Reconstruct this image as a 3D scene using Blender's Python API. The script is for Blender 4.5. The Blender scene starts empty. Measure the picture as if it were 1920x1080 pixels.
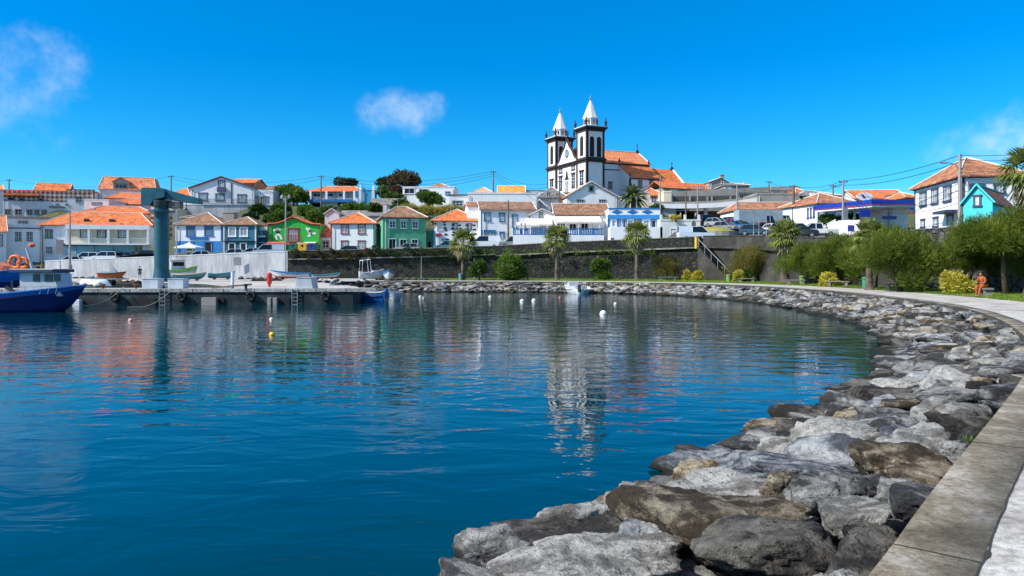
import bpy, math, random
import numpy as np
from mathutils import Vector, noise, Matrix
random.seed(7); RS = np.random.RandomState(7)
F = 1387.0; CZ = 2.85; YH = 500.0
def PX(px, Y): return (px-960)/F*Y
def PZ(py, Y): return CZ-(py-YH)/F*Y
sc = bpy.context.scene
COL = sc.collection
R = math.radians

# ------------------------------------------------------------------ materials
MATS = {}
def newmat(name):
    m = bpy.data.materials.new(name); m.use_nodes = True
    nt = m.node_tree; b = nt.nodes['Principled BSDF']
    return m, nt, b
def nd(nt, t, **kw):
    n = nt.nodes.new(t)
    for k, v in kw.items():
        if k in ('operation', 'blend_type', 'data_type', 'wave_type', 'feature', 'bands_direction', 'interpolation_type', 'distance'):
            setattr(n, k, v)
        else: n.inputs[k].default_value = v
    return n
def c4(c): return (c[0], c[1], c[2], 1)
def ramp(nt, fac, stops):
    r = nt.nodes.new('ShaderNodeValToRGB'); e = r.color_ramp.elements
    while len(e) < len(stops): e.new(0.5)
    for i, (p, c) in enumerate(stops):
        e[i].position = p; e[i].color = c4(c) if len(c) == 3 else c
    nt.links.new(fac, r.inputs[0]); return r.outputs[0]
def mixc(nt, fac, a, b, mode='MIX'):
    m = nt.nodes.new('ShaderNodeMix'); m.data_type = 'RGBA'; m.blend_type = mode
    for s, v in ((0, fac), (6, a), (7, b)):
        if hasattr(v, 'links'): nt.links.new(v, m.inputs[s])
        else: m.inputs[s].default_value = v if s == 0 else c4(v)
    return m.outputs[2]
def coords(nt, kind='Object', scale=(1, 1, 1)):
    t = nt.nodes.new('ShaderNodeTexCoord'); mp = nt.nodes.new('ShaderNodeMapping')
    if kind == 'World':
        g = nt.nodes.new('ShaderNodeNewGeometry'); nt.links.new(g.outputs['Position'], mp.inputs[0])
    else: nt.links.new(t.outputs[kind], mp.inputs[0])
    mp.inputs['Scale'].default_value = scale
    return mp.outputs[0]
def nz(nt, vec, scale, detail=4, rough=0.55, dist=0.0):
    n = nd(nt, 'ShaderNodeTexNoise', Scale=scale, Detail=detail, Roughness=rough, Distortion=dist)
    nt.links.new(vec, n.inputs['Vector']); return n.outputs['Fac']
def bump(nt, b, h, strength, dist=0.02):
    bn = nd(nt, 'ShaderNodeBump', Strength=strength); bn.inputs['Distance'].default_value = dist
    nt.links.new(h, bn.inputs['Height']); nt.links.new(bn.outputs[0], b.inputs['Normal'])

def flat(name, c, rough=0.6, metal=0.0, var=0.12, coat=0.0):
    """paint / plaster / plastic with a little dirt of its own"""
    if name in MATS: return MATS[name]
    m, nt, b = newmat(name)
    v = coords(nt)
    n = nz(nt, v, 1.3, 5, 0.6)
    d = tuple(x*(1-var*2.2) for x in c); l = tuple(min(1, x*(1+var*.4)) for x in c)
    nt.links.new(ramp(nt, n, [(0.3, d), (0.55, c), (0.75, l)]), b.inputs['Base Color'])
    b.inputs['Roughness'].default_value = rough; b.inputs['Metallic'].default_value = metal
    b.inputs['Coat Weight'].default_value = coat
    MATS[name] = m; return m
def plaster(name, c, stain=0.18, sc_=0.5):
    if name in MATS: return MATS[name]
    m, nt, b = newmat(name)
    v = coords(nt, 'Object', (1, 1, 0.35))
    v2 = coords(nt, 'Object', (2.2, 2.2, 0.25))
    n = nz(nt, v, sc_, 6, 0.65); s = nz(nt, v2, 1.1, 5, 0.7)
    dirt = tuple(x*0.62*k for x, k in zip(c, (1.0, .98, .94)))
    f = ramp(nt, s, [(0.5, (0, 0, 0)), (0.78, (stain*3.4,)*3)])
    base = ramp(nt, n, [(0.3, tuple(x*(1-stain) for x in c)), (0.6, c)])
    nt.links.new(mixc(nt, f, base, dirt), b.inputs['Base Color'])
    b.inputs['Roughness'].default_value = 0.85
    bump(nt, b, nz(nt, coords(nt), 9, 4), 0.25, 0.01)
    MATS[name] = m; return m
def tiles(name, c1, c2, c3, bumpy=0.7):
    """clay roof tiles: rows of courses, single tiles of different age"""
    if name in MATS: return MATS[name]
    m, nt, b = newmat(name)
    v = coords(nt)
    vo = nd(nt, 'ShaderNodeTexVoronoi', Scale=3.4); nt.links.new(v, vo.inputs['Vector'])
    n = nz(nt, v, 0.8, 5, 0.7)
    sep = nt.nodes.new('ShaderNodeSeparateColor'); nt.links.new(vo.outputs['Color'], sep.inputs[0])
    base = ramp(nt, n, [(0.3, c1), (0.52, c2), (0.72, c3)])
    tint = ramp(nt, sep.outputs[0], [(0, (0.5, 0.48, 0.47)), (.3, (.9, .88, .86)), (1, (1.25, 1.2, 1.15))])
    nt.links.new(mixc(nt, 1.0, base, tint, 'MULTIPLY'), b.inputs['Base Color'])
    b.inputs['Roughness'].default_value = 0.8
    w = nd(nt, 'ShaderNodeTexWave', Scale=1.5, Distortion=0.6); w.bands_direction = 'X'
    nt.links.new(v, w.inputs['Vector'])
    bump(nt, b, w.outputs['Fac'], bumpy, 0.08)
    MATS[name] = m; return m
def stone(name, cols, scale=1.0, joints=0.5, jc=(0.01, 0.01, 0.01), bs=0.8):
    """rubble masonry"""
    m, nt, b = newmat(name)
    v = coords(nt, 'World')
    nn = nd(nt, 'ShaderNodeTexNoise', Scale=1.6, Detail=3); nt.links.new(v, nn.inputs['Vector'])
    vm = nt.nodes.new('ShaderNodeVectorMath'); vm.operation = 'MULTIPLY_ADD'
    nt.links.new(nn.outputs['Color'], vm.inputs[0]); vm.inputs[1].default_value = (.35, .35, .35); nt.links.new(v, vm.inputs[2])
    vo = nd(nt, 'ShaderNodeTexVoronoi', Scale=scale); nt.links.new(vm.outputs[0], vo.inputs['Vector'])
    ve = nd(nt, 'ShaderNodeTexVoronoi', Scale=scale, feature='DISTANCE_TO_EDGE'); nt.links.new(vm.outputs[0], ve.inputs['Vector'])
    sep = nt.nodes.new('ShaderNodeSeparateColor'); nt.links.new(vo.outputs['Color'], sep.inputs[0])
    base = ramp(nt, sep.outputs[0], [(i/(len(cols)-1), c) for i, c in enumerate(cols)])
    big = nz(nt, v, 0.35, 5, 0.7)
    base = mixc(nt, 1.0, base, ramp(nt, big, [(0.35, (.55, .56, .55)), (0.65, (1.2, 1.2, 1.15))]), 'MULTIPLY')
    j = ramp(nt, ve.outputs['Distance'], [(0.01, (joints,)*3), (0.09, (0, 0, 0))])
    nt.links.new(mixc(nt, j, base, jc), b.inputs['Base Color'])
    b.inputs['Roughness'].default_value = 0.9
    bump(nt, b, ramp(nt, ve.outputs['Distance'], [(0, (0, 0, 0)), (0.15, (1, 1, 1))]), bs, 0.12)
    MATS[name] = m; return m
def rockmat(name, a, bcol, c, pit=0.5, pits=9.0):
    m, nt, b = newmat(name)
    v = coords(nt); oi = nt.nodes.new('ShaderNodeObjectInfo')
    ad = nt.nodes.new('ShaderNodeVectorMath'); ad.operation = 'MULTIPLY_ADD'
    cb = nt.nodes.new('ShaderNodeCombineXYZ'); 
    for i in range(3): nt.links.new(oi.outputs['Random'], cb.inputs[i])
    nt.links.new(cb.outputs[0], ad.inputs[0]); ad.inputs[1].default_value = (37, 51, 23); nt.links.new(v, ad.inputs[2])
    v = ad.outputs[0]
    n1 = nz(nt, v, 1.7, 8, 0.68, 0.6); n2 = nz(nt, v, 9, 6, 0.75); n3 = nz(nt, v, 42, 3, 0.7)
    base = ramp(nt, n1, [(0.34, tuple(x*.7 for x in a)), (0.46, a), (0.5, bcol), (0.6, c), (0.72, bcol)])
    base = mixc(nt, 1.0, base, ramp(nt, n2, [(0.32, (.48, .48, .47)), (0.5, (.92, .92, .9)), (0.66, (1.28, 1.27, 1.22))]), 'MULTIPLY')
    vo = nd(nt, 'ShaderNodeTexVoronoi', Scale=pits, Randomness=1.0); nt.links.new(v, vo.inputs['Vector'])
    vo2 = nd(nt, 'ShaderNodeTexVoronoi', Scale=pits*3.1, Randomness=1.0); nt.links.new(v, vo2.inputs['Vector'])
    pm = ramp(nt, vo.outputs['Distance'], [(0.06, (1, 1, 1)), (0.2, (0, 0, 0))])
    pm2 = ramp(nt, vo2.outputs['Distance'], [(0.1, (1, 1, 1)), (0.28, (0, 0, 0))])
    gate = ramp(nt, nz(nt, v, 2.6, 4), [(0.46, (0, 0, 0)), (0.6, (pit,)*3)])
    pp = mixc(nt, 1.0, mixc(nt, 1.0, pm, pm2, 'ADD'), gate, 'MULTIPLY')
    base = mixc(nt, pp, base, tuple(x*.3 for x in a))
    nv = nd(nt, 'ShaderNodeTexNoise', Scale=2.5, Detail=4); nt.links.new(v, nv.inputs['Vector'])
    va = nt.nodes.new('ShaderNodeVectorMath'); va.operation = 'MULTIPLY_ADD'; nt.links.new(nv.outputs['Color'], va.inputs[0]); va.inputs[1].default_value = (.5, .5, .5); nt.links.new(v, va.inputs[2])
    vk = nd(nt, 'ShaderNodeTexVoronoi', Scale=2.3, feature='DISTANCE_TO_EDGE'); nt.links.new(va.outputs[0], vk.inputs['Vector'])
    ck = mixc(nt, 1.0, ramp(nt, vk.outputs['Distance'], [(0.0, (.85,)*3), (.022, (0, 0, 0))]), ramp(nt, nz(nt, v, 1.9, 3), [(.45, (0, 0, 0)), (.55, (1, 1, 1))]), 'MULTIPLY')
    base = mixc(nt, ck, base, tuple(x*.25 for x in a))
    gp_ = nt.nodes.new('ShaderNodeNewGeometry'); sz_ = nt.nodes.new('ShaderNodeSeparateXYZ'); nt.links.new(gp_.outputs['Position'], sz_.inputs[0])
    za = nt.nodes.new('ShaderNodeMath'); za.operation = 'MULTIPLY_ADD'; nt.links.new(n1, za.inputs[0]); za.inputs[1].default_value = .25; nt.links.new(sz_.outputs['Z'], za.inputs[2])
    wet = ramp(nt, za.outputs[0], [(0.2, (1, 1, 1)), (0.34, (0, 0, 0))])
    nt.links.new(mixc(nt, wet, base, (.016, .017, .013)), b.inputs['Base Color'])
    b.inputs['Roughness'].default_value = 0.92; b.inputs['Specular IOR Level'].default_value = 0.25
    mm = nt.nodes.new('ShaderNodeMath'); mm.operation = 'MULTIPLY_ADD'
    nt.links.new(n2, mm.inputs[0]); mm.inputs[1].default_value = 1.1
    m3 = nt.nodes.new('ShaderNodeMath'); m3.operation = 'MULTIPLY_ADD'
    nt.links.new(n3, m3.inputs[0]); m3.inputs[1].default_value = 0.35
    m4 = nt.nodes.new('ShaderNodeMath'); m4.operation = 'MULTIPLY_ADD'
    nt.links.new(pp, m4.inputs[0]); m4.inputs[1].default_value = -0.6; m4.inputs[2].default_value = 0
    nt.links.new(m4.outputs[0], m3.inputs[2]); nt.links.new(m3.outputs[0], mm.inputs[2])
    bump(nt, b, mm.outputs[0], 1.0, 0.07)
    return m
def leafmat(name, c1, c2, c3, scale=0.9, trans=0.35):
    if name in MATS: return MATS[name]
    m, nt, b = newmat(name)
    n = nz(nt, coords(nt), scale, 4, 0.6)
    g = nt.nodes.new('ShaderNodeNewGeometry')
    mm = nt.nodes.new('ShaderNodeMath'); mm.operation = 'MULTIPLY_ADD'
    nt.links.new(g.outputs['Random Per Island'], mm.inputs[0]); mm.inputs[1].default_value = 0.3
    m2 = nt.nodes.new('ShaderNodeMath'); m2.operation = 'SUBTRACT'; nt.links.new(n, m2.inputs[0]); m2.inputs[1].default_value = 0.15
    nt.links.new(m2.outputs[0], mm.inputs[2])
    col = ramp(nt, mm.outputs[0], [(0.32, c1), (0.5, c2), (0.68, c3)])
    nt.links.new(col, b.inputs['Base Color']); b.inputs['Roughness'].default_value = 0.65
    b.inputs['Specular IOR Level'].default_value = 0.25
    t = nt.nodes.new('ShaderNodeBsdfTranslucent'); nt.links.new(col, t.inputs[0])
    ms = nt.nodes.new('ShaderNodeMixShader'); ms.inputs[0].default_value = trans
    out = nt.nodes['Material Output']
    nt.links.new(b.outputs[0], ms.inputs[1]); nt.links.new(t.outputs[0], ms.inputs[2]); nt.links.new(ms.outputs[0], out.inputs[0])
    MATS[name] = m; return m
def concrete(name, c1, c2, c3, s=1.0, bs=0.35):
    m, nt, b = newmat(name)
    v = coords(nt, 'World')
    n1 = nz(nt, v, 0.55*s, 7, 0.65, 0.4); n2 = nz(nt, v, 6*s, 6, 0.75); n3 = nz(nt, v, 60*s, 2, 0.7)
    base = ramp(nt, n1, [(0.32, c1), (0.5, c2), (0.66, c3)])
    base = mixc(nt, 1.0, base, ramp(nt, n2, [(0.34, (.5, .49, .46)), (0.5, (.95, .95, .95)), (0.66, (1.3, 1.3, 1.3))]), 'MULTIPLY')
    base = mixc(nt, 1.0, base, ramp(nt, n3, [(0.35, (.72, .72, .72)), (0.62, (1.15, 1.15, 1.15))]), 'MULTIPLY')
    nt.links.new(base, b.inputs['Base Color']); b.inputs['Roughness'].default_value = 0.9
    bump(nt, b, mixc(nt, 0.5, n2, n3), bs, 0.02)
    return m

WHITE = plaster('white_plaster', (.84, .85, .86), .10)
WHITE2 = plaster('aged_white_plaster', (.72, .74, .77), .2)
PINKW = plaster('pale_pink_plaster', (.66, .58, .6), .15)
GREYW = plaster('grey_plaster', (.36, .36, .37), .2)
CONC = plaster('weathered_concrete', (.34, .32, .29), .28)
CREAM = plaster('cream_plaster', (.72, .64, .48), .12)
BLUEW = plaster('blue_plaster', (.03, .25, .62), .14)
LBLUE = plaster('pale_blue_plaster', (.32, .52, .62), .2)
TEALW = plaster('teal_plaster', (.03, .17, .25), .12)
GREENW = plaster('bright_green_plaster', (.02, .42, .05), .12)
SEAGR = plaster('sea_green_plaster', (.1, .4, .23), .14)
TURQ = plaster('turquoise_plaster', (.07, .62, .68), .12)
CHAPEL = plaster('chapel_blue_plaster', (.05, .36, .58), .12)
ORANGE = tiles('new_orange_tiles', (.4, .1, .035), (.72, .18, .045), (.8, .26, .08), .7)
ORANGE2 = tiles('salmon_tiles', (.56, .17, .07), (.7, .24, .1), (.78, .31, .15), .5)
BROWN = tiles('old_brown_tiles', (.17, .09, .055), (.3, .16, .09), (.42, .28, .18))
BROWN2 = tiles('mottled_red_tiles', (.2, .08, .04), (.42, .17, .08), (.5, .33, .22))
SLATE = tiles('grey_sheet_roof', (.16, .15, .15), (.22, .21, .2), (.28, .27, .26))
MORTAR = plaster('mortar_ridge', (.62, .58, .54), .2)
BASALT = flat('dark_basalt_trim', (.035, .02, .017), .8)
TB = flat('blue_trim', (.03, .13, .42), .5)
TBL = flat('light_blue_trim', (.02, .14, .38), .5)
TNAVY = flat('slate_blue_trim', (.045, .065, .12), .6)
TRED = flat('red_trim', (.3, .03, .03), .5)
TWHITE = flat('white_trim', (.8, .8, .8), .5, var=.05)
TGREY = flat('grey_trim', (.12, .12, .13), .6)
TBROWN = flat('brown_trim', (.14, .07, .04), .6)
TPURP = flat('plum_trim', (.11, .06, .08), .6)
GLASS = flat('window_glass', (.03, .04, .055), .08, var=.3)
CURT = flat('curtained_glass', (.32, .38, .42), .15, var=.3)
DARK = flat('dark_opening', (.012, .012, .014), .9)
STEEL = flat('galvanised_steel', (.4, .42, .44), .45, .6)
BLACKM = flat('black_iron', (.02, .02, .022), .5)
WOOD = flat('pole_wood', (.16, .12, .09), .9, var=.25)

# ------------------------------------------------------------------ mesh building
class MB:
    def __init__(s, mats=None):
        s.v = []; s.f = []; s.mi = []; s.mats = mats or []; s.T = None; s.k = 0
    def add(s, vs, fs, mi=None):
        b = len(s.v)
        if s.T: vs = [s.T(*p) for p in vs]
        s.v += [tuple(p) for p in vs]
        for f in fs: s.f.append(tuple(i+b for i in f)); s.mi.append(s.k if mi is None else mi)
        return s
    def box(s, x0, x1, y0, y1, z0, z1, mi=None):
        vs = [(x, y, z) for z in (z0, z1) for y in (y0, y1) for x in (x0, x1)]
        return s.add(vs, [(0, 2, 3, 1), (4, 5, 7, 6), (0, 1, 5, 4), (2, 6, 7, 3), (0, 4, 6, 2), (1, 3, 7, 5)], mi)
    def prism(s, poly, axis, a, b, mi=None):
        """poly of 2d points extruded along axis from a to b"""
        def mk(p, t): 
            return (t, p[0], p[1]) if axis == 'x' else (p[0], t, p[1]) if axis == 'y' else (p[0], p[1], t)
        n = len(poly)
        vs = [mk(p, a) for p in poly]+[mk(p, b) for p in poly]
        fs = [tuple(range(n)), tuple(range(2*n-1, n-1, -1))]+[(i, i+n, (i+1) % n+n, (i+1) % n) for i in range(n)]
        return s.add(vs, fs, mi)
    def slab(s, quad, th, mi=None):
        n = len(quad)
        vs = [tuple(p) for p in quad]+[(p[0], p[1], p[2]-th) for p in quad]
        fs = [tuple(range(n)), tuple(range(2*n-1, n-1, -1))]+[(i, i+n, (i+1) % n+n, (i+1) % n) for i in range(n)]
        return s.add(vs, fs, mi)
    def tube(s, pts, rad, n=8, mi=None, cap=True):
        pts = [Vector(p) for p in pts]
        if not hasattr(rad, '__len__'): rad = [rad]*len(pts)
        vs = []; fs = []
        for i, p in enumerate(pts):
            d = (pts[min(i+1, len(pts)-1)]-pts[max(i-1, 0)]).normalized()
            u = d.cross(Vector((0, 0, 1)) if abs(d.z) < .95 else Vector((1, 0, 0))).normalized(); w = d.cross(u)
            for j in range(n):
                a = 2*math.pi*(j+.5)/n
                vs.append(p+(u*math.cos(a)+w*math.sin(a))*rad[i])
        for i in range(len(pts)-1):
            for j in range(n):
                fs.append((i*n+j, i*n+(j+1) % n, (i+1)*n+(j+1) % n, (i+1)*n+j))
        if cap: fs += [tuple(range(n-1, -1, -1)), tuple(range((len(pts)-1)*n, len(pts)*n))]
        return s.add(vs, fs, mi)
    def lathe(s, cx, cy, prof, n=16, mi=None):
        vs = []; fs = []
        for r, z in prof:
            for j in range(n):
                a = 2*math.pi*(j+.5)/n; vs.append((cx+r*math.cos(a), cy+r*math.sin(a), z))
        for i in range(len(prof)-1):
            for j in range(n): fs.append((i*n+j, i*n+(j+1) % n, (i+1)*n+(j+1) % n, (i+1)*n+j))
        fs += [tuple(range(n-1, -1, -1)), tuple(range((len(prof)-1)*n, len(prof)*n))]
        return s.add(vs, fs, mi)
    def build(s, name, mat=None, parent=None, smooth=False, bevel=0, loc=None):
        me = bpy.data.meshes.new(name); me.from_pydata(s.v, [], s.f)
        for m in (s.mats or [mat]): me.materials.append(m)
        if s.mats: me.polygons.foreach_set('material_index', s.mi)
        if smooth: me.polygons.foreach_set('use_smooth', [True]*len(me.polygons))
        me.update()
        import bmesh
        bm = bmesh.new(); bm.from_mesh(me); bmesh.ops.recalc_face_normals(bm, faces=bm.faces)
        if bevel:
            bmesh.ops.bevel(bm, geom=[e for e in bm.edges if e.is_manifold and e.calc_face_angle(0) > .5], offset=bevel, segments=2, affect='EDGES')
        bm.to_mesh(me); bm.free()
        o = bpy.data.objects.new(name, me); COL.objects.link(o)
        if parent: o.parent = parent
        if loc: o.location = loc
        return o
def npmesh(name, verts, faces, mat, parent=None, smooth=False, mi=None, mats=None):
    """big triangle/quad meshes straight from numpy"""
    me = bpy.data.meshes.new(name)
    nf, k = faces.shape
    me.vertices.add(len(verts)); me.vertices.foreach_set('co', verts.astype(np.float32).ravel())
    me.loops.add(nf*k); me.loops.foreach_set('vertex_index', faces.astype(np.int32).ravel())
    me.polygons.add(nf); me.polygons.foreach_set('loop_start', np.arange(0, nf*k, k, dtype=np.int32))
    me.polygons.foreach_set('loop_total', np.full(nf, k, dtype=np.int32))
    for m in (mats or [mat]): me.materials.append(m)
    if mi is not None: me.polygons.foreach_set('material_index', mi.astype(np.int32))
    if smooth: me.polygons.foreach_set('use_smooth', np.ones(nf, dtype=bool))
    me.update(calc_edges=True); me.validate()
    o = bpy.data.objects.new(name, me); COL.objects.link(o)
    if parent: o.parent = parent
    return o
def empty(name, label, cat, loc=(0, 0, 0), rz=0, group=None):
    o = bpy.data.objects.new(name, None); COL.objects.link(o)
    o.location = loc; o.rotation_euler = (0, 0, rz); o.empty_display_size = .3
    tag(o, label, cat, group); return o
def tag(o, label, cat, group=None):
    o['label'] = label; o['category'] = cat
    if group: o['group'] = group
    return o
def setting(o, kind='structure'):
    o['kind'] = kind; return o
def copy_tree(o, loc=None, rz=None, label=None, group=None, parent=None):
    c = o.copy(); COL.objects.link(c)
    if parent: c.parent = parent
    if loc is not None: c.location = loc
    if rz is not None: c.rotation_euler = (0, 0, rz)
    if label: c['label'] = label
    if group: c['group'] = group
    for ch in list(o.children): copy_tree(ch, parent=c)
    return c
GP = []   # ground control points (x, y, z)
def gp(px, Y, z): GP.append((PX(px, Y), Y, z))
def gz(x, y):
    a = GPA; d2 = (a[:, 0]-x)**2+(a[:, 1]-y)**2+4.0
    w = d2**-1.6
    return float((w*a[:, 2]).sum()/w.sum())

# ------------------------------------------------------------------ houses
HOUSES = []
class House:
    def __init__(s, name, label, pxa, pxb, Y, m, yb, depth, cat='house', group=None, sink=0.0, below=3.5, g=True):
        s.Y = Y; s.m = m; s.d = depth; HOUSES.append(s)
        s.A = (PX(pxa, Y), Y); kb = (pxb-960)/F
        t = (kb*Y-s.A[0])/(1-kb*m)
        s.th = math.atan(m); s.w = t*math.sqrt(1+m*m)
        s.ex = (math.cos(s.th), math.sin(s.th)); s.ey = (-math.sin(s.th), math.cos(s.th))
        s.z0 = PZ(yb, Y); s.below = below
        s.root = empty(name, label, cat, (s.A[0], s.A[1], s.z0), s.th, group)
        if g:
            for u in (0.0, s.w):
                for v in (-1.0, depth): GP.append((s.A[0]+s.ex[0]*u+s.ey[0]*v, s.A[1]+s.ex[1]*u+s.ey[1]*v, s.z0-.05))
    def fx(s, px, py, d=0.0, face='f'):
        """photo pixel -> (along, z) on a wall plane"""
        k = (px-960)/F
        if face == 'f': ox, oy = s.A[0]-s.ey[0]*d, s.A[1]-s.ey[1]*d; dx, dy = s.ex
        elif face == 'l': ox, oy = s.A[0]-s.ex[0]*d, s.A[1]-s.ex[1]*d; dx, dy = s.ey
        else: ox, oy = s.A[0]+s.ex[0]*(s.w+d), s.A[1]+s.ex[1]*(s.w+d); dx, dy = s.ey
        t = (k*oy-ox)/(dx-k*dy)
        Y = oy+dy*t
        return t, PZ(py, Y)-s.z0
    def mb(s, face='f', mats=None):
        b = MB(mats)
        if face == 'f': b.T = lambda a, d, z: (a, -d, z)
        elif face == 'l': b.T = lambda a, d, z: (-d, a, z)
        elif face == 'r': b.T = lambda a, d, z: (s.w+d, a, z)
        return b
    def body(s, ye, mat, gable=None, name='wall'):
        """ye = pixel row of the eave at pxa; gable: pixel (x,y) of a front gable's peak"""
        s.h = PZ(ye, s.Y)-s.z0
        b = MB()
        if gable:
            u, zp = s.fx(*gable); s.gu, s.gz = u, zp
            b.prism([(0, -s.below), (s.w, -s.below), (s.w, s.h), (u, zp), (0, s.h)], 'y', 0, s.d)
        else: b.box(0, s.w, 0, s.d, -s.below, s.h)
        s.wall = b.build(name, mat, s.root); s.wm = mat; return s
    def rise(s, yp, back=None):
        Yr = s.Y+(s.d/2 if back is None else back)
        return max(.5, PZ(yp, Yr)-s.z0-s.h)
    def caps(s, lines, ro, mat=None, r=.09):
        b = MB()
        for p, q in lines:
            p = Vector(p)+Vector((0, 0, r*.4)); q = Vector(q)+Vector((0, 0, r*.4))
            b.tube([p, q], r, 6)
        b.build('ridge_cap', mat or MORTAR, ro)
    def hip(s, yp, mat, o=.35, inset=None, cap=True, capm=None, rise=None):
        w, d, h = s.w, s.d, s.h; r = rise or s.rise(yp)
        i = inset if inset is not None else min(w, d)/2
        i = min(i, w/2-.01)
        z = h+.02; k = r/(d/2)*o*.6
        a, b_, c, e = (-o, -o, z-k), (w+o, -o, z-k), (w+o, d+o, z-k), (-o, d+o, z-k)
        p, q = (i, d/2, z+r), (w-i, d/2, z+r)
        th = .14; dn = lambda v: (v[0], v[1], v[2]-th)
        m = MB(); m.add([a, b_, c, e, p, q, dn(a), dn(b_), dn(c), dn(e)],
              [(0, 1, 5, 4), (1, 2, 5), (2, 3, 4, 5), (3, 0, 4), (0, 6, 7, 1), (1, 7, 8, 2), (2, 8, 9, 3), (3, 9, 6, 0), (9, 8, 7, 6)])
        ro = m.build('roof', mat, s.root)
        if cap: s.caps([(a, p), (b_, q), (c, q), (e, p), (p, q)], ro, capm)
        s.cornice(TGREY if capm is None else capm); return s
    def cornice(s, mat, hgt=.18, proud=.1):
        b = MB(); o = proud
        b.box(-o, s.w+o, -o, s.d+o, s.h-hgt-.12, s.h-.12); b.build('cornice', mat, s.root)
    def gablex(s, yp, mat, o=.3, cap=True, verge=None, rise=None, back=None):
        """ridge runs along the front"""
        w, d, h = s.w, s.d, s.h; r = rise or s.rise(yp); y = back or d/2
        m = MB(); k = .12+r/(d/2)*o; ow = .25
        m.slab([(-ow, -o, h+.16-k), (w+ow, -o, h+.16-k), (w+ow, y, h+.16+r-.0), (-ow, y, h+.16+r)], .14)
        m.slab([(-ow, y+.004, h+.16+r), (w+ow, y+.004, h+.16+r), (w+ow, d+o, h+.16-k), (-ow, d+o, h+.16-k)], .14)
        ro = m.build('roof', mat, s.root)
        g = MB(); g.prism([(.002, h-.004), (d-.002, h-.004), (y, h+r-.06)], 'x', .003, w-.003); g.build('gable', s.wm, s.root)
        if cap: s.caps([((-ow, y, h+.16+r), (w+ow, y, h+.16+r)), ((-ow+.06, -o, h+.16-k), (-ow+.06, y, h+.16+r)), ((w+ow-.06, -o, h+.16-k), (w+ow-.06, y, h+.16+r))], ro, verge)
        return s
    def gabley(s, mat, o=.3, verge=None, rr=.08):
        w, d, h = s.w, s.d, s.h; u, zp = s.gu, s.gz
        kl = (zp-h)/u; kr = (zp-h)/(w-u); m = MB(); e = .02
        m.slab([(-o, -o, h-kl*o+.14+e), (u, -o, zp+.14+e), (u, d+o, zp+.14+e), (-o, d+o, h-kl*o+.14+e)], .14)
        m.slab([(u+.004, -o, zp+.14+e), (w+o, -o, h-kr*o+.14+e), (w+o, d+o, h-kr*o+.14+e), (u+.004, d+o, zp+.14+e)], .14)
        ro = m.build('roof', mat, s.root)
        s.caps([((-o, -o, h-kl*o+.12), (u, -o, zp+.15)), ((u, -o, zp+.15), (w+o, -o, h-kr*o+.12)), ((u, -o, zp+.15), (u, d+o, zp+.15))], ro, verge, rr)
        return s
    def flatroof(s, mat=None, par=.35, pm=None):
        b = MB(); h = s.h; o = .06
        b.box(-o, s.w+o, -o, .18, h, h+par); b.box(-o, s.w+o, s.d-.18, s.d+o, h, h+par)
        b.box(-o, .18, .18, s.d-.18, h, h+par); b.box(s.w-.18, s.w+o, .18, s.d-.18, h, h+par)
        b.build('parapet', pm or s.wm, s.root)
        c = MB(); c.box(.18, s.w-.18, .18, s.d-.18, h+.004, h+.1); c.build('roof', mat or CONC, s.root); return s
    def win(s, rects, face='f', trim=TGREY, tw=.12, pane=GLASS, sash=TWHITE, name='window', nx=2, nz_=2, sill=True, d=0.0):
        for (x0, y0, x1, y1) in rects:
            a0, _ = s.fx(x0, y0, d, face); a1, _ = s.fx(x1, y0, d, face)
            xm = (x0+x1)/2; _, zt = s.fx(xm, y0, d, face); _, zb = s.fx(xm, y1, d, face)
            if a0 > a1: a0, a1 = a1, a0
            if zt-zb < .3: continue
            s.rect_win(a0, a1, zb, zt, face, trim, tw, pane, sash, name, nx, nz_, sill, d)
        return s
    def rect_win(s, a0, a1, zb, zt, face='f', trim=TGREY, tw=.12, pane=GLASS, sash=TWHITE, name='window', nx=2, nz_=2, sill=True, d=0.0):
        b = s.mb(face, [trim, sash]); p = .07
        b.box(a0, a0+tw, d, d+p, zb+tw, zt-tw, 0); b.box(a1-tw, a1, d, d+p, zb+tw, zt-tw, 0)
        b.box(a0-(.06 if sill else 0), a1+(.06 if sill else 0), d, d+p+.04, zt-tw, zt, 0)
        if name == 'window': b.box(a0-(.06 if sill else 0), a1+(.06 if sill else 0), d, d+p+.06, zb, zb+tw, 0)
        i0, i1, j0, j1 = a0+tw, a1-tw, zb+(tw if name == 'window' else 0), zt-tw
        if i1-i0 < .1: i0, i1 = a0+.03, a1-.03
        f = .05
        b.box(i0, i0+f, d, d+.045, j0, j1, 1); b.box(i1-f, i1, d, d+.045, j0, j1, 1)
        b.box(i0+f, i1-f, d, d+.045, j1-f, j1, 1); b.box(i0+f, i1-f, d, d+.045, j0, j0+f, 1)
        for k in range(1, nx):
            x = i0+(i1-i0)*k/nx; b.box(x-.03, x+.03, d, d+.04, j0+f, j1-f, 1)
        for k in range(1, nz_):
            z = j0+(j1-j0)*k/nz_; b.box(i0+f, i1-f, d, d+.036, z-.02, z+.02, 1)
        wo = b.build(name, None, s.root)
        q = s.mb(face); q.box(i0+f*.5, i1-f*.5, d, d+.02, j0+f*.5, j1-f*.5); q.build('pane', pane, wo)
        return wo
    def panel(s, x0, y0, x1, y1, mat, name, face='f', proud=.03, d=0.0):
        a0, _ = s.fx(x0, y0, d, face); a1, _ = s.fx(x1, y0, d, face)
        if a0 > a1: a0, a1 = a1, a0
        xm = (x0+x1)/2; _, zt = s.fx(xm, y0, d, face); _, zb = s.fx(xm, y1, d, face)
        b = s.mb(face); b.box(a0, a1, d, d+proud, zb, zt); return b.build(name, mat, s.root)
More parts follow.
